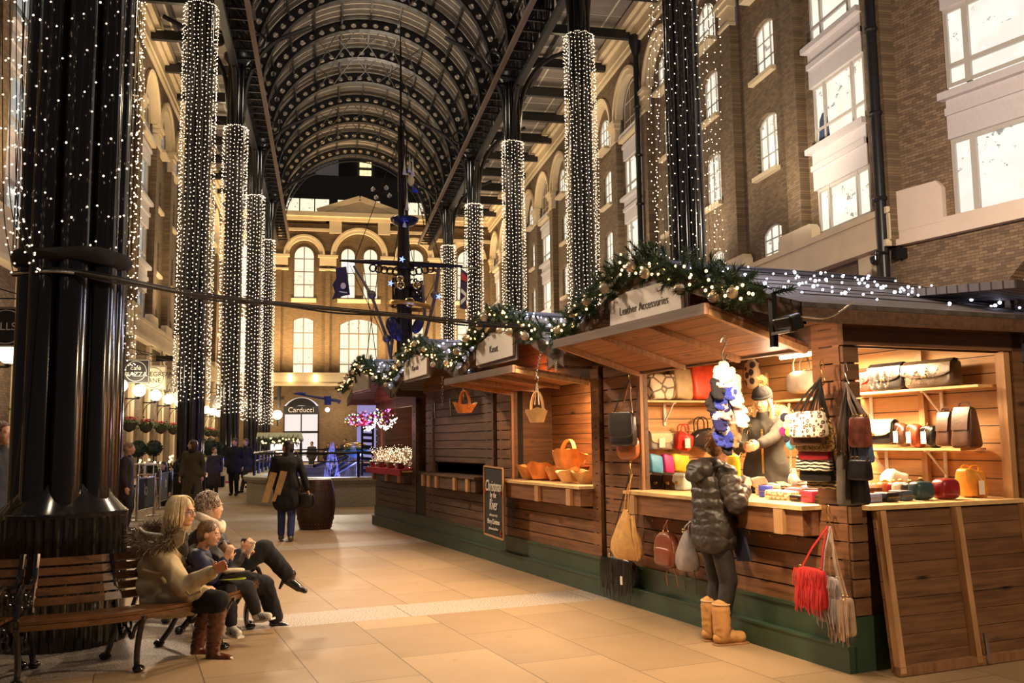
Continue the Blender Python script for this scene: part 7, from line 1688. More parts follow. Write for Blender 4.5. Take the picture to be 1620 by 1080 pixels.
# shelves and brackets
def shelf(t0, t1, s0, s1, z, label, brk=()):
    g = thing('wall_shelf', label, 'shelf', st((t0 + t1) / 2, (s0 + s1) / 2, z)); b = sb(); b.bb(t0, t1, s0, s1, z - .02, z); b.build('board', M['w_shelf'], g)
    for (t, s, ax) in brk:
        b = sb()
        if ax == 't': b.bb(t1 - .012, t1, s - .015, s + .015, z - .26, z - .02); b.bb(t0 + .05, t1, s - .015, s + .015, z - .035, z - .02); b.bar((t0 + .08, s, z - .035), (t1 - .01, s, z - .22), .014)
        else: b.bb(t - .015, t + .015, s1 - .012, s1, z - .26, z - .02); b.bb(t - .015, t + .015, s0 + .05, s1, z - .035, z - .02); b.bar((t, s0 + .08, z - .035), (t, s1 - .01, z - .22), .014)
        b.build('bracket', M['white'], g)
    return g
shelf(6.10, 6.38, 5.15, 6.68, 2.00, 'upper pine shelf with chain bags in the side opening', ((6.2, 6.55, 't'), (6.2, 5.75, 't')))
shelf(6.10, 6.38, 5.35, 6.55, 1.505, 'middle pine shelf of small bags in the side opening', ((6.2, 6.4, 't'), (6.2, 5.75, 't')))
shelf(6.12, 6.38, 7.0, 7.75, 1.985, 'short pine shelf holding the pewter bag behind the stallholder', ())
shelf(4.80, 6.0, 8.22, 8.48, 2.01, 'upper pine shelf of totes on the far inner wall', ((5.35, 8.2, 's'),))
shelf(4.80, 6.0, 8.22, 8.48, 1.345, 'lower pine shelf of bags on the far inner wall', ((5.35, 8.2, 's'),))
b = sb(); b.bb(4.78, 6.0, 8.1, 8.48, 1.085, 1.115); b.build('ledge_board', M['w_shelf'], label='pine ledge of bright bags behind the counter at the far inner wall', cat='shelf')
b = sb(); b.bb(6.33, 6.37, 6.85, 6.92, .4, 2.3); b.bb(6.33, 6.37, 8.0, 8.07, .4, 2.3); b.bb(6.33, 6.37, 5.9, 5.96, .4, 2.4)
b.build('stud', M['w_trim'], sA)
SF = SA + pi / 2          # front turned towards -s
def put(kind, px, label, m, t=None, s=None, z=None, d=.12, face='t', **k):
    c, w_, h = onshelf(*px, t=t, s=s, z=z); g = bag(kind, w_, h * k.pop('hs', 1), d, m, label, **k)
    return place(g, c + (TX if face == 't' else SY) * 0, SA + k.get('rz', 0) if face == 't' else SF)
red = leather('red', (.62, .035, .022), .3); blk = leather('black', (.02, .017, .016), .28); tan = leather('tan', (.60, .30, .10), .35); brn = leather('dark_brown', (.09, .040, .022), .3); pew = leather('pewter', (.16, .135, .11), .35, ); bei = leather('beige', (.62, .45, .26), .4); gry = leather('taupe_grey', (.34, .28, .24), .45); crm = leather('cream', (.78, .70, .55), .5); nvy = leather('navy', (.03, .06, .10), .35); wine = leather('wine', (.26, .015, .02), .3)
# far inner wall
T1 = 'totes on the upper shelf of the far inner wall'
put('tote', (1024, 1064, 592, 632), 'snakeskin print tote at the left end of the upper shelf', SNK, s=8.32, d=.16, face='s', handles=0)
put('tote', (1064, 1092, 582, 632), 'olive beige tote between the snakeskin and red totes', leather('olive_beige', (.50, .38, .20), .4), s=8.34, d=.14, face='s', handles=0)
put('tote', (1092, 1132, 578, 632), 'bright orange-red tote behind the hanging gloves', leather('orange_red', (.80, .07, .02), .4), s=8.32, d=.15, face='s', top=.10)
put('satchel', (1026, 1058, 682, 711), 'taupe and beige flap satchel on the lower far shelf', bei, s=8.32, face='s', m2=gry, tagc=1, clasp=False)
put('satchel', (1052, 1072, 686, 711), 'small mink-coloured bag behind the tagged satchel', gry, s=8.40, face='s', clasp=False)
put('slouch', (1068, 1096, 682, 712), 'red slouchy bag with paper tag on the lower far shelf', red, s=8.30, face='s', tagc=1)
put('slouch', (1092, 1128, 674, 712), 'black slouchy bag at the right of the lower far shelf', blk, s=8.34, face='s', seed=3)
put('tote', (1027, 1046, 719, 748), 'sky blue square bag left of the pink one', leather('sky_blue', (.12, .42, .70), .4), z=1.30 if 0 else None, s=8.2, face='s', handles=0, d=.1)
put('tote', (1048, 1063, 719, 748), 'hot pink square bag between the blue and yellow ones', leather('hot_pink', (.80, .04, .28), .4), s=8.2, face='s', handles=0, d=.1)
put('tote', (1063, 1088, 719, 746), 'bright yellow square bag right of the pink one', leather('yellow', (.92, .62, .03), .4), s=8.2, face='s', handles=0, d=.1)
for i, (x0, x1, m_, lb) in enumerate(((1020, 1035, gry, 'grey satchel end at the far left of the counter'), (1037, 1056, blk, 'black flap satchel with orange trim on the counter'), (1058, 1074, brn, 'dark plum flap satchel with gold lock on the counter'), (1073, 1089, leather('ice_blue', (.62, .72, .72), .4), 'ice blue and white satchel beside the customer elbow'))):
    put('satchel', (x0, x1, 748, 775), lb, m_, t=4.95, d=.10)
# behind the stallholder
g = put('boston', (1247, 1302, 585, 622), 'pewter domed handbag with arched handles on the short shelf', pew, t=6.22, d=.14, top=.16)
g = thing('hanging_animal_bag', 'grey and black fur bag hanging high on the back wall behind the hat', 'handbag', onT(1192, 620, 6.2)); b = MB(); c = onT(1190, 590, 6.2)
b.sq(c, (.12, .20, .34), .7, rot=MS.to_3x3()); b.build('body', spots('marbled_fur', (.55, .42, .28), (.04, .03, .03), 12, ring=False), g, True); b = MB(); b.tube(cat_pts([c + UP * .15 - SY * .07, c + UP * .28, c + UP * .15 + SY * .07], 5), .012, 6); b.build('strap', blk, g)
# upper shelf in the side opening
put('chain', (1349, 1383, 586, 620), 'small red bag with chain strap on the upper shelf', red, t=6.18, d=.11)
put('chain', (1383, 1435, 575, 618), 'black satchel with draped chain strap on the upper shelf', blk, t=6.17, d=.13)
put('chain', (1438, 1516, 570, 613), 'large bronze metallic bag with chain strap at the shelf end', leather('bronze_metal', (.12, .085, .055), .22, ), t=6.17, d=.15)
# middle shelf
put('satchel', (1366, 1420, 664, 703), 'cream and black flap satchel with gold clasp on the middle shelf', bei, t=6.17, m2=blk, d=.13)
put('purse', (1414, 1430, 668, 703), 'blue bag corner behind the cream satchel', leather('blue', (.04, .07, .30), .4), t=6.26)
put('slouch', (1419, 1440, 668, 704), 'brown small bag with big paper tag, first of the three tagged', brn, t=6.17, tagc=1, handles=0, d=.10)
put('slouch', (1439, 1461, 669, 705), 'rust red small bag with paper tag, middle of the three tagged', leather('rust', (.32, .06, .025), .35), t=6.17, tagc=1, handles=0, d=.10, seed=2)
put('slouch', (1461, 1487, 668, 706), 'black small bag with paper tag, last of the three tagged', blk, t=6.17, tagc=1, handles=0, d=.10, seed=3)
put('tall', (1487, 1513, 652, 706), 'dark brown upright bag beside the black tagged one', brn, t=6.17, d=.13, handles=1, top=.04)
put('tall', (1512, 1548, 644, 709), 'tallest dark brown upright bag at the right of the middle shelf', brn, t=6.17, d=.15, handles=1, top=.04)
# side counter, back to front
Z1 = 1.126
def cnt(kind, px, label, m, d=.1, rz=0.0, **k):
    c, w_, h = onshelf(*px, z=k.pop('z', Z1)); g = bag(kind, w_, h, d, m, label, **k); return place(g, c + SY * d * .5, SF + rz)
cnt('slouch', (1401, 1452, 742, 779), 'white fluffy rolled bag lying at the back of the side counter', crm, handles=0, d=.14)
cnt('purse', (1452, 1474, 736, 768), 'olive grey clasp purse at the back of the side counter', leather('olive_grey', (.28, .26, .18), .35), d=.08)
cnt('purse', (1473, 1500, 738, 770), 'small scarlet clasp purse at the back of the side counter', red, d=.08)
cnt('purse', (1498, 1522, 740, 772), 'small black clasp purse behind the red case', blk, d=.08)
cnt('purse', (1392, 1424, 760, 783), 'chestnut brown clasp purse in the left of the row', leather('chestnut', (.42, .13, .04), .3), d=.10)
cnt('purse', (1410, 1432, 761, 785), 'small wine red clasp purse beside the chestnut one', wine, d=.08)
cnt('purse', (1421, 1446, 760, 787), 'cream clasp purse in the middle of the side counter row', crm, d=.10)
cnt('purse', (1436, 1462, 761, 788), 'black clasp purse partly behind the teal one', blk, d=.10)
cnt('purse', (1449, 1488, 758, 791), 'dark teal clasp purse at the front of the side counter', leather('teal', (.03, .075, .095), .35), d=.12)
cnt('boston', (1488, 1530, 757, 790), 'dark red hard case bag at the front of the side counter', wine, d=.14, handles=0)
cnt('tote', (1529, 1570, 743, 787), 'orange tan tote with tassel at the right end of the side counter', leather('orange_tan', (.72, .30, .04), .3), d=.14, top=.03, tagc=1)
cnt('wallet', (1368, 1402, 781, 795), 'lilac blue zip wallet lying by the counter corner', leather('lilac', (.32, .36, .62), .4), d=.16)
cnt('wallet', (1402, 1428, 779, 794), 'olive black wallet beside the lilac one', blk, d=.15)
cnt('wallet', (1424, 1450, 776, 792), 'slate blue folded wallet in front of the teal purse', leather('slate', (.06, .09, .15), .4), d=.14)
cnt('wallet', (1366, 1402, 771, 784), 'stand of dark card wallets behind the lilac wallet', brn, d=.1)
cnt('wallet', (1371, 1392, 765, 776), 'small pale pink wallet at the back left of the side counter', leather('pale_pink', (.75, .40, .36), .4), d=.1)
g = thing('paper_tag', 'loose white paper tag on the edge of the side counter', 'tag', G(1455, 793, Z1)); b = MB(); b.bb(-.03, .03, -.02, .02, 0, .004); b.M = Matrix.Identity(4); o = b.build('tag', TAGW, None); o.parent = g; o.location = (0, 0, 0)
g = thing('paper_tag', 'long white price strip near the orange tote', 'tag', G(1556, 790, Z1)); b = MB(); b.bb(-.045, .045, -.01, .01, 0, .004); o = b.build('tag', TAGW, None); o.parent = g; o.location = (0, 0, 0)
# main counter pile (front opening)
Z2 = 1.116
def pile(px, label, m, d=.10, rz=0, tilt=0, z=Z2, kind='wallet', lift=0, **k):
    c, w_, h = onshelf(*px, z=z); g = bag(kind, w_, h, d, m, label, **k); g.matrix_world = Matrix.Translation(c + TX * d * .5 + UP * lift) @ Matrix.Rotation(SA + rz, 4, 'Z') @ Matrix.Rotation(tilt, 4, 'X'); return g
pile((1262, 1288, 776, 795), 'raspberry pink clasp purse at the front of the main counter', leather('raspberry', (.60, .05, .09), .4), .12)
pile((1287, 1302, 783, 796), 'small dark green purse at the counter corner', leather('bottle_green', (.04, .10, .04), .4), .09)
pile((1200, 1248, 776, 790), 'cream spotted flat clutch lying on the counter edge', spots('cream_spots', (.85, .76, .58), (.55, .30, .12), 40, ring=False), .16, .12, .05)
pile((1244, 1266, 783, 793), 'flat dark clutch between the spotted and pink purses', blk, .12)
pile((1238, 1262, 771, 783), 'scarlet folded wallet behind the spotted clutch', red, .10, .3, .15)
pile((1198, 1240, 735, 762), 'salmon pink long purse on top of the pile', leather('salmon', (.85, .22, .16), .4), .12, .3, .28, z=1.14, lift=.03)
pile((1220, 1262, 748, 772), 'grey fleece roll lying across the pile', leather('pale_grey', (.60, .52, .46), .7), .10, -.3, -.32, z=1.14, kind='slouch', handles=0)
pile((1240, 1262, 742, 766), 'grey felt pouch leaning behind the fleece roll', gry, .06, 0, -.3, z=1.15)
pile((1218, 1244, 764, 778), 'brown and white checked wallet in the pile', ZEB2, .10, -.2, .2)
pile((1196, 1212, 768, 786), 'royal blue wallet beside the customer sleeve', leather('royal', (.05, .08, .55), .4), .10, .4)
pile((1262, 1296, 768, 778), 'lilac and gold wallet at the back of the pile', leather('lavender', (.50, .48, .72), .4), .10, .2)
pile((1204, 1228, 757, 768), 'orange wallet poking out under the salmon purse', leather('orange', (.80, .35, .05), .4), .08, .5, .1)
pile((1168, 1200, 748, 768), 'crumpled white tissue wrap between customer and stallholder', crm, .14, .2, .1, kind='slouch', handles=0, name='tissue_wrap')
pile((1186, 1214, 770, 783), 'white and pink wallet under the customer hand', leather('blush', (.85, .62, .55), .5), .12, -.4, .0)
for i, (px, c_, rz_, tl_, lb) in enumerate((((1206, 1232, 765, 778), (.72, .60, .45), .4, .1, 'sand-coloured purse under the checked wallet'), ((1228, 1250, 762, 772), (.55, .10, .16), -.3, .2, 'cherry red wallet in the middle of the pile'), ((1250, 1276, 760, 771), (.70, .62, .58), .2, -.1, 'oatmeal purse behind the lilac wallet'), ((1272, 1298, 764, 776), (.10, .18, .42), -.2, .0, 'cobalt blue purse near the corner of the counter'),
                                       ((1214, 1240, 754, 764), (.85, .66, .28), .1, .2, 'mustard wallet beneath the salmon purse'), ((1236, 1258, 776, 785), (.75, .20, .30), .5, .0, 'coral pink wallet beside the spotted clutch'), ((1184, 1204, 760, 772), (.80, .74, .62), .2, .1, 'ivory wallet right by the customer hands'), ((1266, 1290, 752, 762), (.30, .16, .10), -.4, .1, 'brown wallet at the very back of the pile'))):
    pile(px, lb, leather('pile%d' % i, c_, .4), .11, rz_, tl_, lift=.012 * (i % 3))
# yellow mug-shaped pouch by the customer
c = D(1161, 752, 7.7); g = thing('yellow_pouch', 'bright yellow upright pouch just right of the customer hood', 'handbag', c); b = MB(); b.lathe([(.03, -.02), (.055, .0), (.058, .10), (.045, .16), (.012, .185)], c, 20); b.build('body', leather('yellow', (.92, .62, .03)), g, True); b = MB(); b.tube(cat_pts([c + UP * .15 + X_ * .05, c + UP * .19 + X_ * .075, c + UP * .12 + X_ * .075], 4), .005, 5); b.build('loop', BRS, g)

# ---- things hung from hooks outside
def shook(p, label, h=.13, side=SY, m='gold'):
    g = thing('s_hook', label, 'hook', p); b = MB(); s_ = V(side) * .022; r = h / 4
    b.tube(cat_pts([p + s_ * -.9 + UP * -.03, p - s_ * .6 + UP * .012, p + UP * .028, p + s_ * .9 + UP * .0, p + s_ * .2 - UP * h * .5, p - s_ * .9 - UP * (h - .01), p - UP * (h + .022), p + s_ * .9 - UP * (h - .015), p + s_ * 1.2 - UP * (h - .05)], 5), .0045, 6); b.build('hook', M[m], g, True); return g
def hb(px, t, kind, label, m, top, name='hanging_handbag', d=.07, straps=((-.35, .35),), m2=None, fringe=0, sm=None, cat='handbag', **k):
    # bag seen at px=(x0,x1,y0,y1) on the plane t, hanging by straps from the point `top` (px,py)
    a, b_ = inst(onT(px[0], px[3], t)), inst(onT(px[1], px[3], t)); u = inst(onT((px[0] + px[1]) / 2, px[2], t)); tp = inst(onT(top[0], top[1], t))
    w_, h, s_ = abs(a.y - b_.y), u.z - a.z if a.z < u.z else .2, (a.y + b_.y) / 2; z0 = inst(onT((px[0] + px[1]) / 2, px[3], t)).z; h = u.z - z0
    g = thing(name, label, cat, st(t, s_, z0)); b = sb(); c = V((t, s_, z0 + h / 2))
    if kind == 'drop': b.lathe([(.02, h * .5), (w_ * .10, h * .46), (w_ * .28, h * .20), (w_ * .46, -h * .12), (w_ * .50, -h * .32), (w_ * .40, -h * .46), (.02, -h * .5)], c, 24, sx=.42, wob=lambda j, a, r, z: (r * (1 + .05 * sin(a * 5 + j)), z))
    elif kind == 'round': b.sq(c, (d, w_, h), .7, .55)
    elif kind == 'pack':
        b.sq(c, (d, w_, h), .5, .35, fn=lambda p: (p[0], p[1] * (1 if p[2] < 0 else sqrt(max(.15, 1 - (p[2] / h * 1.75) ** 2))), p[2]))
        q = sb(); q.sq(c + V((-d * .42, 0, -h * .18)), (d * .5, w_ * .8, h * .5), .4, .35); q.build('pocket', m2 or m, g, True); q = sb(); pts = [c + V((-d * .35, w_ * .5 * cos(x), h * (-.05 + .52 * sin(x)))) for x in [i * pi / 10 for i in range(11)]]; q.tube(pts, .006, 5); q.build('zip', BRS, g)
    else: b.sq(c, (d, w_, h), .3, .35, fn=lambda p: (p[0] * (1.2 - .5 * (p[2] / h + .5)), p[1] * (1.0 - .10 * (p[2] / h)), p[2]))
    b.build('body', m, g, True)
    if kind == 'flap' or m2 and kind == 'box':
        q = sb(); q.sq(c + V((-d * .45, 0, h * .14)), (d * .35, w_ * 1.02, h * .74), .3, .35); q.build('flap', m2 or m, g, True)
    rr = random.Random(int(px[0]))
    if fringe:
        q = sb(); n = int(w_ / .0085)
        rows = ((h * .46, h * .42), (h * .05, h * .6)) if fringe == 2 else ((h * .42, h * fringe if fringe != 1 else h * .95),)
        for z_, ln in rows:
            for i in range(n):
                s0 = s_ + (i / n - .5 + .5 / n) * w_ * (1.02); x0 = t - d * .55; z1 = c.z + z_; l_ = ln * rr.uniform(.8, 1.15)
                q.strap([(x0, s0, z1), (x0 - .012, s0 + rr.uniform(-.008, .008), z1 - l_ * .5), (x0 - .006 + rr.uniform(-.01, .01), s0 + rr.uniform(-.014, .014), z1 - l_)], .0065, .002, (rr.uniform(-.5, .5), 1, 0))
        q.build('fringe', sm or m, g)
    for k_, (f0, f1) in enumerate(straps):
        q = sb(); z1 = z0 + h * .94; A = V((t, s_ + w_ * f0, z1)); B = V((t - .01, s_ + w_ * f1, z1)); C = V((tp.x - .005 * k_, tp.y, tp.z)); q.strap([A, A.lerp(C, .5) + V((-.012, (f0) * .01, 0)), C + V((0, .006, 0))], .015, .004, (0, 1, 0)); q.strap([C - V((0, .006, 0)), B.lerp(C, .5) + V((-.016, 0, 0)), B], .015, .004, (0, 1, 0)); q.build('strap', k.get('strapm', sm or m), g)
        q = sb(); 
        for P_ in (A, B): q.torus(P_ + V((-.006, 0, .012)), .014, .003, 12, 5, Matrix.Rotation(pi / 2, 3, 'Y'))
        q.build('ring', BRS, g)
    return g
shook(onT(1300, 575, 4.52), 'brass hook above the leopard print bags'); shook(onT(1338, 580, 4.55), 'steel hook at the corner post', m='chrome')
top1 = (1298, 597); sm_ = blk
for px, m_, m2_, lb, t_, kd_ in (((1252, 1308, 650, 692), LEO, None, 'leopard print front bag of the hanging cluster', 4.36, 'box'), ((1253, 1304, 672, 705), brn, None, 'dark brown flap bag just under the leopard print one', 4.41, 'box'), ((1262, 1320, 668, 714), GLEO, None, 'gold speckled bag behind the brown one', 4.46, 'box'), ((1266, 1314, 700, 728), wine, None, 'dark red bag edge above the zebra bag', 4.49, 'box'),
                                 ((1262, 1316, 716, 745), ZEB, None, 'zebra print bag low in the hanging cluster', 4.50, 'box'), ((1268, 1318, 732, 762), blk, None, 'plain black bag under the zebra one', 4.53, 'box'), ((1280, 1328, 748, 773), ZEB2, None, 'brown striped bag at the bottom of the cluster', 4.57, 'box')):
    hb(px, t_, kd_, lb, m_, top1, d=.05, sm=blk, straps=((-.42, .40),))
top2 = (1339, 605)
for px, m_, lb, t_ in (((1347, 1377, 658, 708), leather('mottled_red', (.26, .075, .05), .25, var=.5), 'mottled red-brown bag at the corner hook', 4.50), ((1350, 1380, 697, 732), leather('denim_blue', (.08, .13, .26), .4), 'blue bag below the mottled red one', 4.54), ((1344, 1378, 726, 760), blk, 'black bag below the blue one at the corner hook', 4.52), ((1338, 1374, 752, 798), blk, 'lowest black bag at the corner hook', 4.56)):
    hb(px, t_, 'box', lb, m_, top2, d=.06, sm=gry if t_ == 4.50 else blk, straps=((-.3, .2), (-.45, .0)))
hb((1330, 1342, 715, 800), 4.50, 'box', 'narrow pewter bag edge with long silver straps at the corner', pew, top2, d=.07, sm=pew, straps=((-.3, .3), (-.1, .5)))
shook(onT(996, 594, 4.60), 'hook above the black and brown shoulder bags')
hb((978, 1010, 686, 728), 4.58, 'round', 'glossy chestnut shoulder bag behind the black one', leather('chestnut2', (.36, .11, .04), .25), (996, 600), d=.08, straps=((-.4, .42),))
hb((969, 1005, 652, 706), 4.50, 'box', 'black leather shoulder bag with front pocket, left of the opening', blk, (996, 600), d=.07, straps=((-.4, .40),), m2=leather('black_soft', (.04, .035, .033), .3))
shook(onT(998, 732, 4.58), 'hook holding the tan drawstring bag')
hb((958, 1008, 880, 930), 4.58, 'round', 'black fringed bag below the tan drawstring one', blk, (996, 748), d=.09, fringe=1.15, straps=((-.25, .3),), tag_=1)
hb((972, 1014, 806, 886), 4.47, 'drop', 'tan suede drawstring bag with side fringe', leather('tan_suede', (.66, .36, .11), .8), (999, 752), d=.12, straps=((-.06, .06),))
g = thing('suede_tassel', 'long tan suede tassel down the side of the drawstring bag', 'tassel', onT(1010, 880, 4.44)); b = MB(); rr = random.Random(4)
for k in range(26): p = onT(1000 + rr.uniform(-2, 4), 815, 4.44); q = onT(1010 + rr.uniform(-3, 4), 880 + rr.uniform(-12, 8), 4.43); b.strap([p, p.lerp(q, .5) - TX * .02 - SY * rr.uniform(0, .02), q], .005, .002, SY)
b.build('strands', M['L_tan_suede'], g)
hb((1041, 1072, 841, 898), 4.46, 'pack', 'small brown backpack with paper tag under the counter', leather('conker', (.24, .065, .035), .28), (1056, 822), d=.10, straps=((-.1, .1),))
hb((1071, 1106, 838, 904), 4.48, 'drop', 'grey soft backpack beside the customer legs', leather('dove_grey', (.36, .31, .30), .45), (1092, 824), d=.12, straps=((-.1, .1),))
for i, (a, c_) in enumerate((((1057, 897), (1055, 925)), ((1066, 897), (1072, 928)), ((1086, 902), (1084, 936)), ((1098, 902), (1101, 938)))):
    pass
for nm, lst, m_ in (('brown backpack straps dangling below it', (((1057, 895), (1054, 910), (1056, 926)), ((1066, 896), (1070, 912), (1073, 928))), M['L_conker']), ('black backpack straps dangling below the grey backpack', (((1086, 902), (1083, 920), (1085, 936), (1080, 934)), ((1098, 902), (1100, 920), (1102, 940))), blk)):
    b = MB()
    for pts in lst: b.strap([onT(x_, y_, 4.45) for x_, y_ in pts], .012, .004, SY)
    b.build('loose_strap', m_, label=nm, cat='strap')
for nm, px in (('diamond paper tag of the brown backpack', (1043, 884)),):
    c = onT(*px, 4.40); b = MB(); b.prism([(-.03, 0), (0, -.035), (.03, 0), (0, .035)], .003, 'y'); b.v = [Matrix.Translation(c) @ MS @ Matrix.Rotation(pi / 2, 4, 'Z') @ v for v in b.v]; b.build('price_tag', TAGW, label=nm, cat='tag')
c = onT(983, 918, 4.46); b = MB(); b.bb(-.002, .002, -.02, .02, -.04, .04); b.v = [Matrix.Translation(c) @ MS @ v for v in b.v]; b.build('price_tag', TAGW, label='white paper tag on the black fringed bag', cat='tag')
shook(onT(1310, 805, 4.58), 'brass hook above the fringed bags')
RS = leather('red_suede', (.62, .03, .025), .85); GS = leather('grey_suede', (.40, .34, .34), .85); TS = leather('taupe_suede', (.36, .22, .13), .85)
hb((1318, 1350, 958, 1005), 4.52, 'box', 'taupe fringed bag, lowest of the hanging fringed bags', TS, (1312, 835), d=.06, fringe=1.1, straps=((-.3, .35),))
hb((1297, 1334, 912, 985), 4.50, 'box', 'grey suede fringed bag between red and taupe ones', GS, (1313, 832), d=.07, fringe=2, straps=((-.35, .2),))
hb((1266, 1308, 898, 962), 4.44, 'box', 'bright red suede fringed bag hanging at the stall corner', RS, (1309, 832), d=.07, fringe=2, straps=((-.35, .35),))
hb((1333, 1352, 945, 1005), 4.46, 'box', 'narrow tan fringed pouch at the right of the fringed bags', leather('sand_suede', (.50, .34, .22), .85), (1314, 836), d=.05, fringe=1.0, straps=((-.1, .1),))
# chain, hook and bunch of knitted gloves
c0 = D(1163, 485, 7.0); g = thing('hanging_chain', 'short chain from the roof edge holding the glove bunch', 'chain', D(1146, 540, 7.05)); b = MB(); pts = lin(D(1165, 486, 7.0), D(1146, 512, 7.05), 8) + lin(D(1146, 514, 7.05), D(1145, 536, 7.05), 6)
for i, p in enumerate(pts): b.torus(p, .011, .003, 8, 4, Matrix.Rotation(pi / 2, 3, 'X') @ Matrix.Rotation(pi / 2 * (i % 2), 3, 'Y'), sx=1.4)
b.build('links', M['chrome'], g); b = MB(); b.tube(cat_pts([D(1140, 541, 7.05), D(1143, 534, 7.05), D(1149, 536, 7.05), D(1146, 548, 7.05), D(1142, 560, 7.05), D(1145, 569, 7.05), D(1151, 560, 7.05)], 5), .006, 7); b.build('hook', M['chrome'], g, True)
cl = dict(w=(.86, .80, .72), b=(.03, .05, .42), n=(.02, .02, .12), p=(.80, .42, .42), g=(.55, .48, .46), k=(.02, .018, .025), t=(.34, .20, .10))
gn = dict(w='white', b='bright blue', n='navy', p='pink', g='pale grey', k='black', t='brown'); cnt_ = {}
GB = [(1146, 590, 'w'), (1136, 598, 'w'), (1156, 600, 'w'), (1132, 617, 'k'), (1143, 622, 'b'), (1152, 618, 'b'), (1165, 612, 'g'), (1138, 632, 'b'), (1130, 636, 'k'), (1162, 630, 'w'), (1150, 636, 'n'), (1144, 650, 'p'), (1154, 645, 'p'), (1166, 648, 'w'), (1138, 660, 'p'), (1133, 668, 'n'), (1158, 662, 'g'), (1170, 662, 'w'), (1140, 680, 'n'), (1147, 690, 'b'), (1136, 690, 'b'), (1160, 690, 't'), (1168, 682, 't'), (1152, 702, 'k')]
wool = {}
WHERE = ['at the very top', 'at top left', 'at top right', 'on the left under the white ones', 'highest blue one, left', 'highest blue one, right', 'at upper right edge', 'left of centre below the top blue pair', 'lower of two at upper left', 'at right above the pink pair', 'behind the blue ones in the centre', 'upper left of the pink group', 'upper right of the pink group', 'right of the pink group', 'lowest of the pink group', 'at left below the pink group', 'below the pink group', 'lowest white one, right', 'right above the lowest blue one', 'lowest blue one', 'lower left edge, beside the lowest blue', 'lowest brown one', 'at lower right edge, upper brown', 'at the very bottom']
for i, (px, py, q) in enumerate(GB):
    rr = random.Random(i + 40); c = D(px, py, 7.02 + rr.uniform(-.04, .06))
    if q not in wool: wool[q] = plain(gn[q].replace(' ', '_') + '_wool', cl[q], .95, var=.12, scale=30, bump=.6, bs=120, sheen=.3)
    dn = V((rr.uniform(-.3, .3), rr.uniform(-.3, .1), -1)).normalized(); fr = (-CF + CX * rr.uniform(-.5, .5)).normalized()
    g = thing('woolly_glove', '%s woolly glove in the hanging bunch, %s' % (gn[q], WHERE[i]), 'glove', c, 'woolly gloves in the hanging bunch')
    L_ = hand_prims(c + UP * .04, dn, fr, CX * (1 if i % 2 else -1), .5, .82); L_ = [('c', a, b_, r0 * 1.75, r1 * 1.75) for _, a, b_, r0, r1 in L_]
    blob('glove', L_, wool[q], g, .008, 1, (.006, 45, 1)); blob('cuff', [('c', c + UP * .055, c + UP * .03, .036, .034)], wool['w'] if q in 'bn' else wool[q], g, .009, 1, (.005, 45, 1))
# pom-pom string and white chain
g = thing('pompom_charm', 'string of coloured wool pompoms left of the leopard bag', 'charm', onT(1250, 705, 4.75)); rr = random.Random(3)
for x_, y_, c in ((1249, 662, (.50, .75, .72)), (1259, 664, (.90, .82, .30)), (1246, 672, (.85, .88, .70)), (1240, 682, (.32, .02, .25)), (1250, 684, (.45, .75, .10)), (1258, 674, (.85, .30, .10)), (1248, 695, (.05, .03, .05)), (1251, 704, (.10, .50, .75)), (1242, 660, (.05, .05, .10)), (1256, 700, (.1, .35, .6))): b = MB(); b.ball(onT(x_, y_, 4.75), .038, 14, 9); b.build('pompom', plain('pompom_wool', c, .95, var=.1, bump=.6, bs=150, sheen=.3), g, True)
g = thing('plastic_chain', 'pale chain hanging down beside the pompoms to the counter', 'chain', onT(1251, 762, 4.8)); b = MB()
for i, p in enumerate(lin(onT(1248, 640, 4.8), onT(1252, 765, 4.8), 44)): b.torus(p, .009, .0032, 8, 4, Matrix.Rotation(pi / 2, 3, 'X') @ Matrix.Rotation(pi / 2 * (i % 2), 3, 'Y'), sx=1.0)
b.build('links', plain('pale_chain', (.75, .65, .50), .3, .3), g)
# brass cup hooks under the counter
for px, py in ((1034, 820), (1064, 823), (1187, 838), (1220, 843), (1262, 850)):
    c = onT(px, py, 4.63); b = MB(); b.tube(cat_pts([c + TX * .03, c, c - TX * .015 - UP * .015, c - UP * .03, c + TX * .012 - UP * .022], 4), .004, 5); b.build('cup_hook', M['gold'], smooth=True, label='small brass cup hook below the handbag counter, at %s' % {1034: 'its far end', 1064: 'above the brown backpack', 1187: 'the right of the customer', 1220: 'its middle right', 1262: 'its near end'}[px], cat='hook', group='cup hooks under the counter')

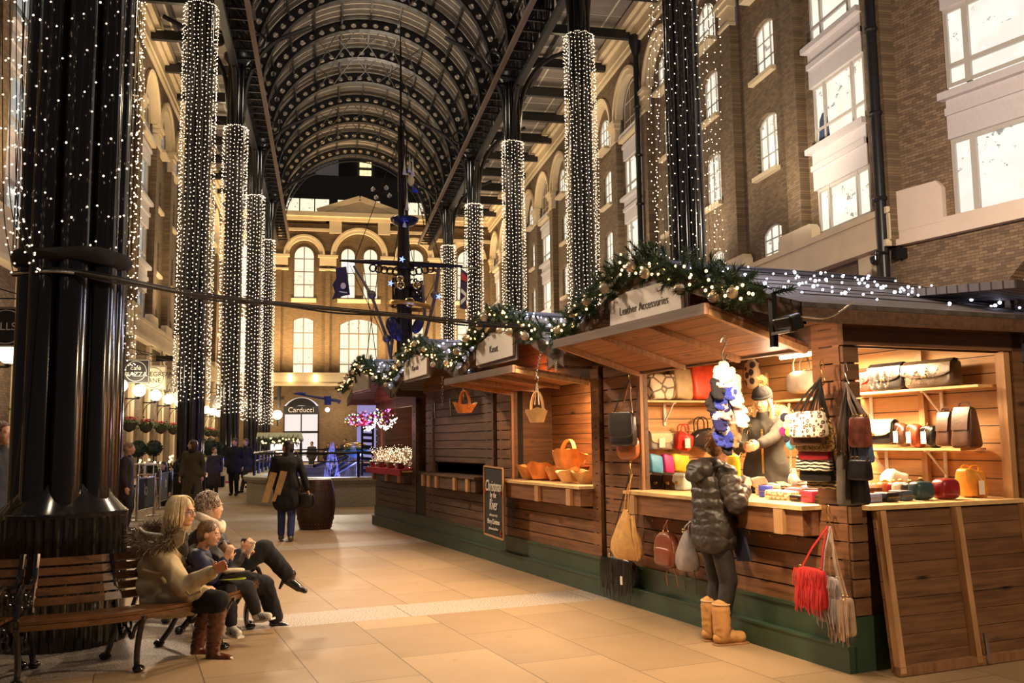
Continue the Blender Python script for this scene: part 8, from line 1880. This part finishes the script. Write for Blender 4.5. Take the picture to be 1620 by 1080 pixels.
# ------------------------------------------------------------------ leather baskets of the second stall
LB = plain('tan_leather_basket', (.74, .34, .11), .45, var=.3, scale=8, bump=.3, bs=60); LB2 = plain('pale_leather_basket', (.80, .52, .24), .5, var=.25, scale=8, bump=.3, bs=60); LB3 = plain('orange_leather_basket', (.78, .28, .07), .4, var=.3, scale=8, bump=.3, bs=60)
def basket(c, w_, h, label, m, handle=True, seed=1, tilt=0, rz=0, group=None, hh=1.0):
    rr = random.Random(seed); ph = rr.uniform(0, 6); g = thing('leather_basket', label, 'basket', (0, 0, 0), group); r = w_ / 2; b = MB(); n = 44
    wob = lambda j, a, q, z: (q * (1 + (.12 * sin(a * 3 + ph) + .05 * sin(a * 7) if j in (2, 3) else .04 * sin(a * 3 + ph))), z + (.10 * h * sin(a * 2 + ph * 2) + .05 * h * sin(a * 5 + ph) if j in (2, 3) else 0))
    b.lathe([(.001, 0), (r * .62, .0), (r * .85, h * .45), (r * 1.05, h * .85), (r * .98, h * .84), (r * .75, h * .42), (r * .5, .02), (.001, .02)][0:1] + [(r * .62, 0), (r * 1.02, h * .88), (r * .97, h * .86), (r * .58, h * .03), (.001, h * .03)], (0, 0, 0), n, wob=wob); b.build('bowl', m, g, True, ang=60)
    if handle:
        q = MB(); pts = [V((0, r * .86 * cos(a), h * .55 + h * hh * sin(a))) for a in [pi * i / 16 for i in range(17)]]; q.strap(pts, w_ * .13, .008, (1, 0, 0)); q.build('handle', m, g, True)
    g.matrix_world = Matrix.Translation(V(c)) @ Matrix.Rotation(SA + rz, 4, 'Z') @ Matrix.Rotation(tilt, 4, 'Y'); return g
GBK = 'leather baskets heaped on the second stall counter'
for i, (x0, x1, yt, yb, m_, hd_, lb, dd, tl) in enumerate(((820, 858, 738, 758, LB, 0, 'small folded leather basket at the left end of the heap', .10, .2), (838, 872, 734, 759, LB3, 0, 'orange leather basket second from the left at the front', .06, .15), (866, 892, 738, 760, LB, 0, 'narrow folded leather basket in the front middle', .08, .3), (885, 918, 742, 763, LB2, 0, 'round leather basket at the front, right of the middle', .08, .1), (912, 948, 742, 764, LB2, 0, 'pale leather basket at the right end, front row', .10, .1),
                                                         (842, 880, 722, 746, LB2, 0, 'pale open leather basket behind the left pair', .28, -.2), (884, 925, 726, 750, LB3, 1, 'tan leather basket with handle in the second row', .30, .35), (925, 950, 724, 750, LB2, 0, 'folded pale basket at the right, second row', .30, -.3), (848, 875, 710, 735, LB3, 0, 'orange leather basket tipped on top at the left', .42, -.8), (870, 912, 712, 742, LB, 1, 'leather basket with tall hoop handle on top of the heap', .40, .1))):
    c, w_, h = onshelf(x0, x1, yt, yb, z=1.12 + (.0 if i < 5 else .05 if i < 8 else .14)); basket(c + TX * (.02 if i < 5 else .05), w_ * 1.32, h * 1.08, lb, m_, bool(hd_), i, tl, i * .7, GBK, .9)
c = inst(onT(850, 668, 3.95)); basket(st(3.95, c.y, c.z), .23, .15, 'pale leather basket with tall handle hanging from the second canopy', LB2, True, 31, 0, .3, None, 1.6)
g = thing('hanging_chain', 'chain, hook and twine holding the pale leather basket', 'chain', onT(848, 610, 3.95)); b = MB()
for i, p in enumerate(lin(onT(856, 558, 3.97), onT(849, 592, 3.95), 12)): b.torus(p, .012, .003, 8, 4, Matrix.Rotation(pi / 2, 3, 'X') @ Matrix.Rotation(pi / 2 * (i % 2), 3, 'Y'), sx=1.3)
b.tube(cat_pts([onT(846, 599, 3.95), onT(849, 594, 3.95), onT(852, 600, 3.95), onT(849, 610, 3.95), onT(853, 613, 3.95), onT(857, 611, 3.95)], 5), .005, 6); b.build('links', M['chrome'], g)
b = MB(); b.tube([onT(849, 606, 3.95), onT(846, 640, 3.95)], .006, 5); b.tube([onT(850, 606, 3.95), onT(853, 640, 3.95)], .006, 5); b.build('twine', M['white'], g)
c = inst(onT(735, 653, 4.15)); basket(st(4.15, c.y, c.z), .30, .14, 'tan leather basket hanging in front of the closed shutter', LB3, True, 37, 0, .2, None, 1.6)
shook(onT(733, 618, 4.15), 'hook holding the basket in front of the closed shutter', .10)
for i, (xa, ya, yb) in enumerate(((687, 632, 662), (712, 630, 658), (768, 624, 655))): b = MB(); b.tube([onT(xa, ya, 4.66), onT(xa + 1, yb, 4.66)], .007, 5); b.build('shutter_rod', M['chrome'], label='thin steel rod on the closed shutter, %s' % ('leftmost', 'middle', 'rightmost')[i], cat='rod')
# ------------------------------------------------------------------ ornaments on the farthest stall
g = thing('table_cover', 'red cloth strip along the farthest stall counter', 'cloth', st(4.5, 16.7, 1.1)); b = sb(); b.bb(4.44, 5.0, 15.6, 18.05, 1.12, 1.135); b.bb(4.43, 4.445, 15.6, 18.05, 1.03, 1.135); b.build('cloth', plain('red_cloth', (.45, .03, .05), .8), g)
rr = random.Random(21); bm_ = plain('sparkle_twig', (.80, .62, .36), .35, .2); gw = glow('gold_sparkle', (1, .80, .50), 1.7)
for i in range(7):
    c0 = st(4.62 + .12 * (i % 2), 15.85 + i * .32, 1.14); g = thing('glitter_branch', 'sparkling gold branch ornament, number of the cluster %s' % ('nearest the dark panel', 'second from the dark panel', 'third from the dark panel', 'in the middle of the counter', 'third from the far corner', 'second from the far corner', 'at the far corner')[i], 'ornament', c0, 'sparkling branches on the farthest counter')
    g['label'] = g['label'].replace(', number of the cluster', ','); b = MB(); q = MB()
    for k in range(70):
        a = rr.uniform(0, 6.28); e = c0 + V((cos(a) * rr.uniform(.02, .20), sin(a) * rr.uniform(.02, .20), rr.uniform(.06, .36))); b.tube([c0 + UP * rr.uniform(0, .2), e], .006, 3)
        for _ in range(2): q.octa(e + V((rr.gauss(0, .03), rr.gauss(0, .03), rr.gauss(0, .03))), rr.uniform(.005, .010))
    b.build('twigs', bm_, g); q.build('sparkles', gw, g, kind='stuff')
    bx_ = thing('gift_box', 'small red and black gift box on the farthest counter, %s' % ('nearest the dark panel', 'second along', 'third along', 'middle one', 'fifth along', 'sixth along', 'at the far corner')[i], 'box', c0 - TX * .12, 'gift boxes on the farthest counter'); b = MB(); b.sq(c0 - TX * .12 + UP * .045, (.09, .13, .09), .15, rot=MS.to_3x3()); b.build('box', (M['L_wine'], M['iron'])[i % 2], bx_); b = MB(); b.sq(c0 - TX * .12 + UP * .094, (.095, .137, .02), .15, rot=MS.to_3x3()); b.build('lid', (M['iron'], M['L_wine'])[i % 2], bx_)
g = thing('colour_light_string', 'tangled string of red, blue and green lights under the farthest eave', 'fairy lights', st(4.3, 17, 2.2)); cols_ = [((1, .05, .12), 5), ((.12, .08, 1), 7), ((.15, 1, .35), 4), ((1, .45, .1), 5), ((.8, .1, .7), 4)]
mats_ = [glow('coloured_bulb', *c) for c in cols_]; b = sb()
for k in range(5): b.tube([(4.25 + rr.uniform(-.1, .1), 15.7 + j * .3, 2.13 + rr.uniform(-.10, .08)) for j in range(11)], .005, 3)
b.build('wire', M['wire'], g); b = sb()
for k in range(260): p = V((4.25 + rr.uniform(-.12, .12), rr.uniform(15.7, 18.6), 2.12 + rr.uniform(-.16, .09))); b.add([p, p + V((rr.uniform(-.03, .03), rr.uniform(-.05, .05), -.06)), p + V((0, .012, -.05))], [(0, 1, 2)])
b.build('tinsel', plain('red_tinsel', (.6, .02, .08), .3, .5), g, kind='stuff')
for k in range(95): b = sb(); b.octa((4.20 + rr.uniform(-.14, .14), rr.uniform(15.7, 18.6), 2.12 + rr.uniform(-.16, .10)), .014); b.build('bulb', mats_[rr.randrange(5)], g)
g = thing('white_light_swag', 'bright white light swags hanging inside the farthest stall opening', 'fairy lights', st(4.3, 16.2, 2.0)); b = sb(); ww = glow('white_swag', (1, .85, .72), 6)
for k in range(95): s_ = rr.uniform(15.6, 17.9); q = sb(); q.octa((4.35 + rr.uniform(-.04, .04), s_, 2.04 - .16 * abs(sin((s_ - 15.6) * 2.4)) + rr.uniform(-.05, .05)), .013); q.build('bulb', ww, g)
q = sb(); q.tube([(4.36, 15.6 + .12 * j, 2.04 - .16 * abs(sin(.12 * j * 2.4))) for j in range(20)], .006, 3); q.build('wire', M['wire'], g)
lamp('POINT', st(4.2, 17.2, 1.95), 8, (1, .25, .45), .15)
g = thing('round_gilt_panel', 'gilded round ornament on the dark back board of the farthest stall', 'ornament', onT(626, 705, 6.3)); b = MB(); b.ball(onT(626, 690, 6.36), (.05, .16, .22), 16, 10, MS.to_3x3()); b.build('disc', gm, g, True)
# loose hooks and chains under the eaves of the far stalls
for i, (xa, ya, yb) in enumerate(((626, 622, 655), (700, 596, 640), (880, 570, 585))): 
    b = MB(); pts = lin(onT(xa, ya, 4.1), onT(xa, yb, 4.1), 9)
    for j, p in enumerate(pts): b.torus(p, .014, .003, 8, 4, Matrix.Rotation(pi / 2, 3, 'X') @ Matrix.Rotation(pi / 2 * (j % 2), 3, 'Y'), sx=1.3)
    b.build('canopy_chain', M['chrome'], label='short chain hanging under the eaves, %s' % ('above the third stall edge', 'left of the closed shutter', 'at the right of the second canopy')[i], cat='chain')
# white steel pole and dark screens behind the farthest stall
b = MB(); b.tube([onT(603, 640, 4.75), onT(603, 722, 4.75)], .018, 8); b.build('steel_pole', M['white'], label='white upright pole at the farthest stall corner', cat='pole')
